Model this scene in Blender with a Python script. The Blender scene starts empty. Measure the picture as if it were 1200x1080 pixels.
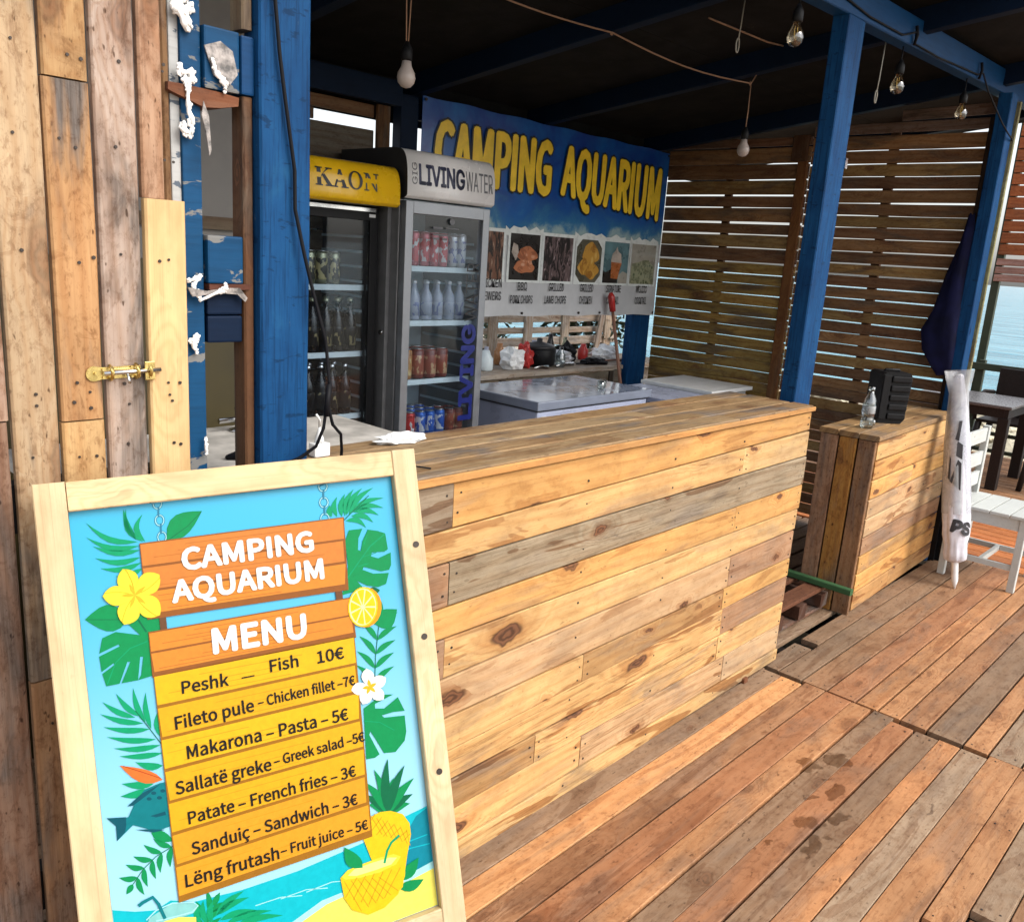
import bpy, bmesh, math, random
from mathutils import Vector, Matrix

# ------------------------------------------------------------------ camera, sky, sun, exposure
S = bpy.context.scene
COL = S.collection
cam_data = bpy.data.cameras.new('camera')
cam_data.sensor_width = 36.0
cam_data.lens = 30.15
cam_data.clip_start = 0.05
cam_data.clip_end = 6000.0
cam = bpy.data.objects.new('camera', cam_data)
COL.objects.link(cam)
cam.matrix_world = Matrix(((0.6894459819, 0.1273965, -0.7130458395, 0.0),
                           (-0.7214592074, 0.2084432224, -0.6603393333, 0.0),
                           (0.0645046512, 0.9697017863, 0.2356217215, 1.65),
                           (0, 0, 0, 1)))
S.camera = cam

SUN_EL, SUN_AZ = math.radians(44), math.radians(-74)      # azimuth measured from +X towards +Y
W = bpy.data.worlds.new('World')
S.world = W
W.use_nodes = True
wn = W.node_tree
wn.nodes.clear()
sky = wn.nodes.new('ShaderNodeTexSky')
sky.sky_type = 'NISHITA'
sky.sun_disc = False
sky.sun_elevation = SUN_EL
sky.sun_rotation = math.pi / 2 - SUN_AZ
sky.dust_density = 3.0
sky.air_density = 1.0
hs = wn.nodes.new('ShaderNodeHueSaturation')
hs.inputs['Saturation'].default_value = 0.3
bgn = wn.nodes.new('ShaderNodeBackground')
bgn.inputs['Strength'].default_value = 0.15
won = wn.nodes.new('ShaderNodeOutputWorld')
wn.links.new(sky.outputs[0], hs.inputs['Color'])
wn.links.new(hs.outputs[0], bgn.inputs['Color'])
wn.links.new(bgn.outputs[0], won.inputs['Surface'])

sun_data = bpy.data.lights.new('sun', 'SUN')
sun_data.energy = 1.0
sun_data.angle = math.radians(38)
sun_data.color = (1.0, 0.93, 0.82)
sun = bpy.data.objects.new('sun', sun_data)
sun.rotation_euler = Vector((math.cos(SUN_EL) * math.cos(SUN_AZ), math.cos(SUN_EL) * math.sin(SUN_AZ), math.sin(SUN_EL))).to_track_quat('Z', 'Y').to_euler()
COL.objects.link(sun)
vs = S.view_settings
vs.view_transform = 'Standard'
vs.look = 'None'
vs.exposure = 1.1
vs.gamma = 1.0
vs.use_curve_mapping = False
S.cycles.max_bounces = 7
S.cycles.transparent_max_bounces = 12
S.cycles.use_denoising = True

rnd = random.Random(11)

# ------------------------------------------------------------------ materials
def lin(h, k=1.0):
    k *= 0.84
    h = h.lstrip('#')
    out = []
    for i in (0, 2, 4):
        c = int(h[i:i + 2], 16) / 255.0
        c = c / 12.92 if c <= 0.04045 else ((c + 0.055) / 1.055) ** 2.4
        out.append(c * k)
    return tuple(out)

class NT:
    def __init__(self, name):
        self.m = bpy.data.materials.new(name)
        self.m.use_nodes = True
        self.t = self.m.node_tree
        self.t.nodes.clear()
        self.out = self.t.nodes.new('ShaderNodeOutputMaterial')
    def n(self, typ, **kw):
        nd = self.t.nodes.new(typ)
        for k, v in kw.items():
            if hasattr(nd, k) and not k[0].isupper():
                setattr(nd, k, v)
        return nd
    def put(self, sock, v):
        if hasattr(v, 'is_linked') or hasattr(v, 'links'):
            self.t.links.new(v, sock)
        elif isinstance(v, (tuple, list)) and len(v) == 3 and sock.type == 'RGBA':
            sock.default_value = (*v, 1)
        else:
            sock.default_value = v
    def math(self, op, a, b=0.0, c=None, clamp=False):
        nd = self.n('ShaderNodeMath', operation=op)
        nd.use_clamp = clamp
        self.put(nd.inputs[0], a)
        self.put(nd.inputs[1], b)
        if c is not None:
            self.put(nd.inputs[2], c)
        return nd.outputs[0]
    def vmath(self, op, a, b):
        nd = self.n('ShaderNodeVectorMath', operation=op)
        self.put(nd.inputs[0], a)
        self.put(nd.inputs[1], b)
        return nd.outputs[0]
    def ramp(self, x, a, b, lo=0.0, hi=1.0, smooth=True):
        nd = self.n('ShaderNodeMapRange')
        nd.interpolation_type = 'SMOOTHSTEP' if smooth else 'LINEAR'
        nd.clamp = True
        self.put(nd.inputs['Value'], x)
        nd.inputs['From Min'].default_value = a
        nd.inputs['From Max'].default_value = b
        nd.inputs['To Min'].default_value = lo
        nd.inputs['To Max'].default_value = hi
        return nd.outputs[0]
    def mix(self, fac, a, b, mode='MIX'):
        nd = self.n('ShaderNodeMix')
        nd.data_type = 'RGBA'
        nd.blend_type = mode
        self.put(nd.inputs[0], fac)
        self.put(nd.inputs[6], a)
        self.put(nd.inputs[7], b)
        return nd.outputs[2]
    def noise(self, vec, scale, detail=3.0, rough=0.55, dist=0.0):
        nd = self.n('ShaderNodeTexNoise')
        self.put(nd.inputs['Vector'], vec)
        nd.inputs['Scale'].default_value = scale
        nd.inputs['Detail'].default_value = detail
        nd.inputs['Roughness'].default_value = rough
        nd.inputs['Distortion'].default_value = dist
        return nd.outputs[0]
    def comb(self, x, y, z):
        nd = self.n('ShaderNodeCombineXYZ')
        for s, v in zip(nd.inputs, (x, y, z)):
            self.put(s, v)
        return nd.outputs[0]
    def sep(self, v):
        nd = self.n('ShaderNodeSeparateXYZ')
        self.put(nd.inputs[0], v)
        return nd.outputs
    def bump(self, h, strength, dist=0.002):
        nd = self.n('ShaderNodeBump')
        nd.inputs['Strength'].default_value = strength
        nd.inputs['Distance'].default_value = dist
        self.put(nd.inputs['Height'], h)
        return nd.outputs[0]
    def bsdf(self, color, rough, normal=None, metal=0.0, spec=0.5, **kw):
        nd = self.n('ShaderNodeBsdfPrincipled')
        self.put(nd.inputs['Base Color'], color)
        self.put(nd.inputs['Roughness'], rough)
        nd.inputs['Metallic'].default_value = metal
        nd.inputs['Specular IOR Level'].default_value = spec
        for k, v in kw.items():
            self.put(nd.inputs[k.replace('_', ' ')], v)
        if normal is not None:
            self.put(nd.inputs['Normal'], normal)
        self.t.links.new(nd.outputs[0], self.out.inputs[0])
        return nd

def seeded(t):
    """Object coordinates shifted by the object's own number; tint and wear from the object."""
    tc = t.n('ShaderNodeTexCoord')
    oi = t.n('ShaderNodeObjectInfo')
    idx = oi.outputs['Object Index']
    off = t.comb(t.math('MULTIPLY', idx, 1.731), t.math('MULTIPLY', idx, 2.377), t.math('MULTIPLY', idx, 0.913))
    return tc.outputs['Object'], off, oi

def wood(name, fleck=0.0, phase=46.0, knot=1.0, stain=1.0, weather=0.35, dirt=0.5, rough=0.62, bumpk=0.5, wet=None, contrast=1.0, knotcol=(0.13, 0.055, 0.025), grey=(0.2, 0.165, 0.14)):
    t = NT(name)
    raw, off, oi = seeded(t)
    x, y, z = t.sep(raw)
    v = t.math('ADD', y, t.math('MULTIPLY', z, 0.55))
    co = t.vmath('ADD', t.comb(x, v, 0.0), off)
    X, Y, Zc = t.sep(co)
    # knots: sparse cells, each lifts the ring field around it
    kv = t.comb(t.math('MULTIPLY', X, 2.6), t.math('MULTIPLY', Y, 7.0), Zc)
    vo = t.n('ShaderNodeTexVoronoi')
    vo.voronoi_dimensions = '2D'
    t.put(vo.inputs['Vector'], t.vmath('ADD', kv, t.comb(0.0, t.math('MULTIPLY', t.noise(co, 16, 2), 0.35), 0.0)))
    vo.inputs['Scale'].default_value = 1.0
    cell = t.sep(vo.outputs['Color'])
    d = t.math('MULTIPLY', vo.outputs['Distance'], t.math('MULTIPLY_ADD', cell[1], 1.5, 0.7))
    sel = t.ramp(cell[0], 0.62, 0.66)
    near = t.math('MULTIPLY', t.ramp(d, 0.6, 0.0), sel)
    core = t.math('MULTIPLY', t.ramp(d, 0.15, 0.10), t.math('MULTIPLY', sel, knot))
    halo = t.math('MULTIPLY', t.ramp(d, 0.34, 0.12), t.math('MULTIPLY', sel, knot))
    warp = t.noise(t.comb(t.math('MULTIPLY', X, 1.1), t.math('MULTIPLY', Y, 5.0), Zc), 1.0, 3, 0.5)
    ph = t.math('ADD', t.math('MULTIPLY', Y, phase * 6.28 * 0.8), t.math('MULTIPLY', warp, 26.0))
    ph = t.math('ADD', ph, t.math('MULTIPLY', near, 22.0))
    ring = t.math('MULTIPLY_ADD', t.math('SINE', ph), 0.5, 0.5)
    ring = t.math('POWER', ring, 2.2)
    fibre = t.noise(t.comb(t.math('MULTIPLY', X, 7.0), t.math('MULTIPLY', Y, 170.0), Zc), 1.0, 4, 0.65)
    line = t.noise(t.comb(t.math('MULTIPLY', X, 3.0), t.math('MULTIPLY', Y, 420.0), Zc), 1.0, 2, 0.7)
    mottled = t.noise(t.comb(t.math('MULTIPLY', X, 9.0), t.math('MULTIPLY', Y, 22.0), Zc), 1.0, 4, 0.6)
    blot = t.noise(t.comb(t.math('MULTIPLY', X, 2.4), t.math('MULTIPLY', Y, 9.0), Zc), 1.0, 4, 0.6, 0.6)
    base = oi.outputs['Color']
    wear = oi.outputs['Alpha']
    c = t.mix(t.math('MULTIPLY', ring, 0.55 * contrast), base, t.mix(1.0, base, (0.72, 0.54, 0.38), 'MULTIPLY'))
    c = t.mix(t.ramp(fibre, 0.35, 0.75, 0.0, 0.34 * contrast), c, t.mix(1.0, c, (0.6, 0.5, 0.42), 'MULTIPLY'))
    c = t.mix(t.ramp(mottled, 0.42, 0.75, 0.0, 0.4), c, t.mix(1.0, c, (0.72, 0.6, 0.5), 'MULTIPLY'))
    c = t.mix(t.ramp(mottled, 0.52, 0.25, 0.0, 0.25), c, t.mix(1.0, c, (1.28, 1.22, 1.12), 'MULTIPLY'))
    c = t.mix(t.ramp(line, 0.52, 0.78, 0.0, 0.45), c, t.mix(1.0, c, (0.58, 0.48, 0.4), 'MULTIPLY'))
    # weathered grey patches
    wfac = t.math('MULTIPLY', t.ramp(blot, 0.48, 0.68), t.math('MULTIPLY', wear, weather * 2.0, clamp=True), clamp=True)
    c = t.mix(wfac, c, t.mix(t.ramp(fibre, 0.35, 0.65), grey, (grey[0] * 0.5, grey[1] * 0.48, grey[2] * 0.46)))
    if fleck:
        fl = t.noise(t.comb(t.math('MULTIPLY', X, 34.0), t.math('MULTIPLY', Y, 75.0), Zc), 1.0, 5, 0.7, 0.3)
        c = t.mix(t.ramp(fl, 0.5, 0.66, 0.0, fleck), c, t.mix(1.0, c, (0.5, 0.39, 0.31), 'MULTIPLY'))
        sc = t.noise(t.comb(t.math('MULTIPLY', X, 26.0), t.math('MULTIPLY', Y, 24.0), Zc), 1.0, 6, 0.75, 1.0)
        c = t.mix(t.ramp(sc, 0.56, 0.66, 0.0, fleck * 0.8), c, t.mix(1.0, c, (0.62, 0.5, 0.42), 'MULTIPLY'))
    streak = t.noise(t.comb(t.math('MULTIPLY', X, 2.6), t.math('MULTIPLY', Y, 75.0), Zc), 1.0, 6, 0.75, 1.4)
    c = t.mix(t.math('MULTIPLY', t.ramp(streak, 0.48, 0.6), t.math('MULTIPLY', t.math('SUBTRACT', wear, 1.0, clamp=True), 1.3), clamp=True), c, t.mix(1.0, c, (0.42, 0.38, 0.33), 'MULTIPLY'))
    # bark edge / heart stains
    st = t.noise(t.vmath('ADD', t.comb(t.math('MULTIPLY', X, 1.3), t.math('MULTIPLY', Y, 10.0), Zc), (31.0, 7.0, 3.0)), 1.0, 3, 0.55, 1.2)
    sf = t.math('MULTIPLY', t.ramp(st, 0.595, 0.612), t.math('MULTIPLY', wear, stain, clamp=True))
    c = t.mix(t.math('MULTIPLY', sf, 0.8), c, t.mix(1.0, c, (0.5, 0.33, 0.22), 'MULTIPLY'))
    c = t.mix(t.math('MULTIPLY', halo, 0.55), c, t.mix(1.0, c, (0.62, 0.4, 0.26), 'MULTIPLY'))
    kring = t.ramp(t.math('SINE', t.math('MULTIPLY', d, 95.0)), -1, 1, 0.55, 1.25)
    kc = t.mix(1.0, knotcol, t.comb(kring, kring, kring), 'MULTIPLY')
    c = t.mix(core, c, kc)
    grime = t.noise(t.vmath('ADD', t.comb(t.math('MULTIPLY', X, 11.0), t.math('MULTIPLY', Y, 15.0), Zc), (5.0, 9.0, 1.0)), 1.0, 6, 0.72, 0.8)
    c = t.mix(t.ramp(grime, 0.5, 0.72, 0.0, dirt * 0.75), c, t.mix(1.0, c, (0.5, 0.4, 0.34), 'MULTIPLY'))
    # dirt specks
    sp = t.noise(t.comb(t.math('MULTIPLY', X, 30.0), t.math('MULTIPLY', Y, 70.0), Zc), 1.0, 2, 0.6)
    c = t.mix(t.ramp(sp, 0.66, 0.74, 0.0, dirt), c, t.mix(1.0, c, (0.3, 0.24, 0.2), 'MULTIPLY'))
    edge = t.ramp(t.noise(co, 3.0, 2), 0.3, 0.7, 0.88, 1.1)
    c = t.mix(1.0, c, t.comb(edge, edge, edge), 'MULTIPLY')
    r = t.math('ADD', rough, t.math('MULTIPLY', fibre, 0.2))
    if wet:
        geo = t.n('ShaderNodeNewGeometry')
        wob = t.n('ShaderNodeTexNoise')
        t.put(wob.inputs['Vector'], geo.outputs['Position'])
        wob.inputs['Scale'].default_value = 16.0
        wob.inputs['Detail'].default_value = 3.0
        px, py, pz = t.sep(t.vmath('ADD', geo.outputs['Position'], t.vmath('MULTIPLY', t.vmath('SUBTRACT', wob.outputs['Color'], (0.5, 0.5, 0.5)), (0.14, 0.11, 0.0))))
        tot = None
        for (wx, wy, rx, ry) in wet:
            a = t.math('POWER', t.math('DIVIDE', t.math('SUBTRACT', px, wx), rx), 2.0)
            b = t.math('POWER', t.math('DIVIDE', t.math('SUBTRACT', py, wy), ry), 2.0)
            m = t.ramp(t.math('ADD', a, b), 0.75, 0.5)
            tot = m if tot is None else t.math('MAXIMUM', tot, m)
        c = t.mix(t.math('MULTIPLY', tot, 0.7), c, t.mix(1.0, c, (0.36, 0.3, 0.26), 'MULTIPLY'))
        r = t.math('SUBTRACT', r, t.math('MULTIPLY', tot, 0.42))
    h = t.math('ADD', t.math('MULTIPLY', t.math('ADD', fibre, t.math('MULTIPLY', line, 0.6)), 0.6), t.math('MULTIPLY', ring, 0.35))
    h = t.math('SUBTRACT', h, t.math('MULTIPLY', core, 0.6))
    t.bsdf(c, r, t.bump(h, bumpk, 0.0025), spec=0.3)
    return t.m

def paint(name, col, dark=0.6, rough=0.45, chips=None, chipcol=(0.5, 0.5, 0.48), chiplev=0.66, grain=0.35, metal=0.0, variation=0.35, dust=0.0):
    """Painted surface: brushed grain, uneven coat, chips showing what lies under it."""
    t = NT(name)
    raw, off, oi = seeded(t)
    co = t.vmath('ADD', raw, off)
    X, Y, Zc = t.sep(co)
    g = t.noise(t.comb(t.math('MULTIPLY', X, 9.0), t.math('MULTIPLY', Y, 110.0), t.math('MULTIPLY', Zc, 110.0)), 1.0, 3, 0.6)
    b = t.noise(co, 7.0, 4, 0.6)
    c = t.mix(t.ramp(b, 0.3, 0.7, 0.0, variation), col, tuple(x * dark for x in col))
    c = t.mix(t.ramp(g, 0.4, 0.75, 0.0, grain), c, tuple(x * 0.55 for x in col))
    if dust:
        c = t.mix(t.ramp(t.noise(co, 3.0, 5, 0.7), 0.5, 0.8, 0.0, dust), c, (0.42, 0.41, 0.38))
    r = rough
    if chips:
        cn = t.noise(t.comb(t.math('MULTIPLY', X, 12.0 * chips), t.math('MULTIPLY', Y, 30.0 * chips), t.math('MULTIPLY', Zc, 30.0 * chips)), 1.0, 4, 0.65, 0.4)
        m = t.ramp(cn, chiplev, chiplev + 0.03)
        c = t.mix(m, c, chipcol)
        r = t.math('ADD', rough, t.math('MULTIPLY', m, 0.3))
    t.bsdf(c, r, t.bump(t.math('ADD', g, t.math('MULTIPLY', b, 0.5)), 0.3, 0.0015), metal=metal, spec=0.15)
    return t.m

def plain(name, col, rough=0.5, metal=0.0, spec=0.5, var=0.12, scale=20.0, bumpk=0.08, **kw):
    t = NT(name)
    tc = t.n('ShaderNodeTexCoord')
    n = t.noise(tc.outputs['Object'], scale, 4, 0.6)
    c = t.mix(t.ramp(n, 0.3, 0.7, 0.0, 1.0), tuple(x * (1 - var) for x in col), tuple(min(1, x * (1 + var)) for x in col))
    r = t.ramp(n, 0.3, 0.7, max(0.02, rough - 0.06), min(1, rough + 0.08))
    t.bsdf(c, r, t.bump(n, bumpk, 0.002) if bumpk else None, metal=metal, spec=spec, **kw)
    return t.m

def glass(name, tint=(0.9, 0.95, 0.95), gloss=0.12, rough=0.03, haze=0.0):
    t = NT(name)
    tr = t.n('ShaderNodeBsdfTransparent')
    t.put(tr.inputs[0], tint)
    gl = t.n('ShaderNodeBsdfGlossy')
    gl.inputs['Roughness'].default_value = rough
    lw = t.n('ShaderNodeLayerWeight')
    lw.inputs['Blend'].default_value = 0.25
    f = t.math('ADD', gloss, t.math('MULTIPLY', lw.outputs['Fresnel'], 0.28), clamp=True)
    mx = t.n('ShaderNodeMixShader')
    t.put(mx.inputs[0], f)
    t.t.links.new(tr.outputs[0], mx.inputs[1])
    t.t.links.new(gl.outputs[0], mx.inputs[2])
    last = mx.outputs[0]
    if haze:
        df = t.n('ShaderNodeBsdfDiffuse')
        tc = t.n('ShaderNodeTexCoord')
        t.put(df.inputs[0], (0.75, 0.78, 0.8))
        m2 = t.n('ShaderNodeMixShader')
        t.put(m2.inputs[0], t.ramp(t.noise(tc.outputs['Object'], 9.0, 4, 0.6, 0.5), 0.35, 0.75, haze * 0.5, haze * 1.6))
        t.t.links.new(last, m2.inputs[1])
        t.t.links.new(df.outputs[0], m2.inputs[2])
        last = m2.outputs[0]
    t.t.links.new(last, t.out.inputs[0])
    return t.m

WET = [(2.68, 0.99, 0.055, 0.04), (2.80, 0.94, 0.065, 0.045), (2.66, 0.915, 0.022, 0.014), (2.60, 0.865, 0.06, 0.028), (2.385, 0.862, 0.055, 0.035),
       (2.46, 0.805, 0.06, 0.03), (2.29, 0.80, 0.07, 0.034), (2.74, 0.625, 0.05, 0.012), (2.35, 0.745, 0.03, 0.012), (2.52, 0.92, 0.03, 0.012), (2.92, 0.86, 0.02, 0.01), (2.2, 0.9, 0.02, 0.012)]
M = {}
M['pine'] = wood('pallet_pine', fleck=0.18, phase=30, knot=1.0, stain=0.8, weather=0.22, dirt=0.4, rough=0.6, contrast=0.6)
M['top'] = wood('weathered_bar_top', fleck=0.4, phase=50, knot=0.5, stain=0.5, weather=0.6, dirt=0.6, rough=0.6, contrast=0.6)
M['deckwood'] = wood('worn_deck_wood', fleck=0.5, phase=26, knot=0.45, stain=0.5, weather=0.2, dirt=0.75, rough=0.62, wet=WET, contrast=0.5, grey=(0.17, 0.13, 0.105))
M['wallwood'] = wood('rough_sawn_wall_wood', fleck=0.6, phase=40, knot=0.5, stain=0.35, weather=0.8, dirt=1.0, rough=0.75, contrast=0.7, grey=(0.15, 0.125, 0.11))
M['slatwood'] = wood('brown_stained_slat_wood', fleck=0.4, phase=34, knot=0.6, stain=0.6, weather=0.5, dirt=0.6, rough=0.6, grey=(0.12, 0.085, 0.06))
M['newpine'] = wood('planed_frame_pine', phase=30, knot=0.15, stain=0.0, weather=0.08, dirt=0.12, rough=0.5, contrast=0.45, bumpk=0.2)
M['whitewood'] = wood('whitewashed_pallet_wood', phase=34, knot=0.5, stain=0.3, weather=0.45, dirt=0.8, rough=0.8, grey=(0.4, 0.37, 0.33))
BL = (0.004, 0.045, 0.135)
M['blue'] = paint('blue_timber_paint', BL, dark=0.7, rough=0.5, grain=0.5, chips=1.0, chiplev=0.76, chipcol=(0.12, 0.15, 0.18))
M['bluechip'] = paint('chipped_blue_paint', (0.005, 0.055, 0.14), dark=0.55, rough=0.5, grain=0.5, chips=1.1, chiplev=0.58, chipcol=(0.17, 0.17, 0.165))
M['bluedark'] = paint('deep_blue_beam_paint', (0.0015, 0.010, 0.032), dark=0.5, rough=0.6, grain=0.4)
M['whitechip'] = paint('flaking_white_primer', (0.42, 0.42, 0.41), dark=0.75, rough=0.7, grain=0.3, chips=1.0, chiplev=0.6, chipcol=(0.1, 0.12, 0.15))
M['tar'] = paint('tarred_roof_sheet', (0.015, 0.0145, 0.014), dark=0.3, rough=0.85, grain=0.6, chips=0.7, chiplev=0.68, chipcol=(0.03, 0.03, 0.027), variation=0.8)
M['foam'] = plain('white_expanding_foam', (0.85, 0.84, 0.82), 0.55, bumpk=0.6, scale=60)
M['plastic_film'] = plain('torn_clear_plastic', (0.22, 0.195, 0.18), 0.2, var=0.7, scale=55, bumpk=0.5)
M['brass'] = plain('brass_bolt', (0.75, 0.58, 0.22), 0.28, 1.0, var=0.15, scale=60)
M['steel'] = plain('polished_steel', (0.6, 0.6, 0.6), 0.2, 1.0)
M['nail'] = plain('dark_nail_head', (0.05, 0.04, 0.035), 0.5, 0.6)
M['white'] = plain('white_plastic', (0.75, 0.76, 0.76), 0.4, var=0.05, bumpk=0.02)
M['whitepaint'] = paint('worn_white_chair_paint', (0.5, 0.52, 0.5), dark=0.8, rough=0.5, grain=0.2, chips=0.7, chiplev=0.68, chipcol=(0.33, 0.33, 0.3))
M['black'] = plain('black_plastic', (0.006, 0.006, 0.007), 0.5, spec=0.2, var=0.3, scale=80)
M['darkgrey'] = plain('dark_grey_metal', (0.03, 0.03, 0.032), 0.45, 0.1, spec=0.3)
M['greymetal'] = plain('grey_fridge_metal', (0.20, 0.20, 0.205), 0.4, 0.4, var=0.08)
M['silver'] = plain('silver_door_frame', (0.26, 0.27, 0.29), 0.35, 0.5, var=0.06)
M['fridge_in'] = plain('fridge_liner', (0.55, 0.66, 0.72), 0.45, var=0.05)
M['shelf'] = plain('white_wire_shelf_front', (0.62, 0.70, 0.73), 0.4, var=0.05)
M['glass'] = glass('fridge_glass', (0.88, 0.92, 0.95), 0.015, 0.02, 0.006)
M['glasshaze'] = glass('misted_fridge_glass', (0.8, 0.84, 0.86), 0.05, 0.04, 0.16)
M['bulbglass'] = glass('clear_bulb_glass', (0.85, 0.78, 0.66), 0.18, 0.02)
M['petglass'] = glass('clear_bottle_plastic', (0.72, 0.78, 0.78), 0.22, 0.08)
M['lid'] = plain('freezer_lid_enamel', (0.22, 0.25, 0.32), 0.12, 0.0, var=0.1, scale=6, bumpk=0.0)
M['enamel'] = plain('freezer_enamel', (0.38, 0.42, 0.56), 0.3, var=0.06, scale=5, bumpk=0.0)
M['milkbulb'] = plain('milky_bulb_glass', (0.42, 0.36, 0.33), 0.3, var=0.04)
M['cord'] = plain('tan_cord', (0.33, 0.2, 0.13), 0.8, bumpk=0.3, scale=200)
M['rope'] = plain('grey_rope', (0.33, 0.32, 0.28), 0.9, bumpk=0.4, scale=200)
M['blackcable'] = plain('black_cable', (0.006, 0.006, 0.008), 0.55, spec=0.15)
M['tarp'] = plain('navy_tarpaulin', (0.006, 0.007, 0.035), 0.6, spec=0.15, var=0.5, scale=6, bumpk=0.3)
M['cloth'] = plain('white_parasol_cloth', (0.62, 0.62, 0.68), 0.75, var=0.08, scale=30, bumpk=0.3)
M['clothprint'] = plain('black_parasol_print', (0.03, 0.03, 0.035), 0.7)
M['film'] = glass('clear_plastic_sleeve', (0.82, 0.82, 0.84), 0.1, 0.3, 0.28)
M['tablebrown'] = plain('dark_brown_wicker_plastic', (0.016, 0.011, 0.010), 0.5, spec=0.25, var=0.4, scale=120, bumpk=0.3)
M['tabletop'] = plain('grey_brown_tabletop', (0.11, 0.10, 0.10), 0.3, var=0.15, scale=50)
M['olive'] = paint('olive_rail_paint', (0.05, 0.06, 0.04), dark=0.6, rough=0.6)
M['green'] = paint('green_painted_batten', (0.05, 0.12, 0.05), dark=0.6, rough=0.6, chips=1, chiplev=0.68, chipcol=(0.3, 0.3, 0.2))
M['greypanel'] = plain('grey_back_panel', (0.13, 0.12, 0.11), 0.6, var=0.2, scale=4)
M['olivepanel'] = plain('olive_back_panel', (0.045, 0.033, 0.006), 0.6, var=0.25, scale=3)
M['slab'] = plain('grey_worktop', (0.42, 0.40, 0.37), 0.6, var=0.3, scale=9)
M['red'] = plain('red_plastic', (0.45, 0.03, 0.025), 0.35)
M['redwood'] = plain('reddish_broomstick', (0.23, 0.11, 0.07), 0.6)
M['cola'] = plain('dark_bottle', (0.006, 0.004, 0.004), 0.25, var=0.1, bumpk=0)
M['yellowcan'] = plain('yellow_green_can', (0.42, 0.40, 0.08), 0.3, 0.5)
M['olivecan'] = plain('gold_topped_can', (0.30, 0.30, 0.2), 0.28, 0.6)
M['redcan'] = plain('red_can', (0.42, 0.03, 0.03), 0.28, 0.4)
M['bluecan'] = plain('blue_can', (0.03, 0.11, 0.42), 0.28, 0.4)
M['pinkcan'] = plain('pink_can', (0.5, 0.13, 0.15), 0.3, 0.3)
M['palecan'] = plain('pale_silver_can', (0.5, 0.5, 0.52), 0.3, 0.4)
M['ambercan'] = plain('amber_jar', (0.36, 0.17, 0.07), 0.25)
M['winecan'] = plain('maroon_jar', (0.19, 0.05, 0.04), 0.25)
M['palebottle'] = plain('pale_milky_bottle', (0.30, 0.32, 0.40), 0.2)
M['capsilver'] = plain('silver_can_top', (0.6, 0.6, 0.62), 0.2, 0.9)
M['trunkbark'] = plain('bark', (0.09, 0.065, 0.05), 0.9, bumpk=0.5)
M['leafdark'] = plain('dark_shrub_leaf', (0.025, 0.04, 0.015), 0.6, var=0.5, scale=8)
M['leafolive'] = plain('olive_shrub_leaf', (0.07, 0.09, 0.035), 0.6, var=0.5, scale=8)

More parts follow.
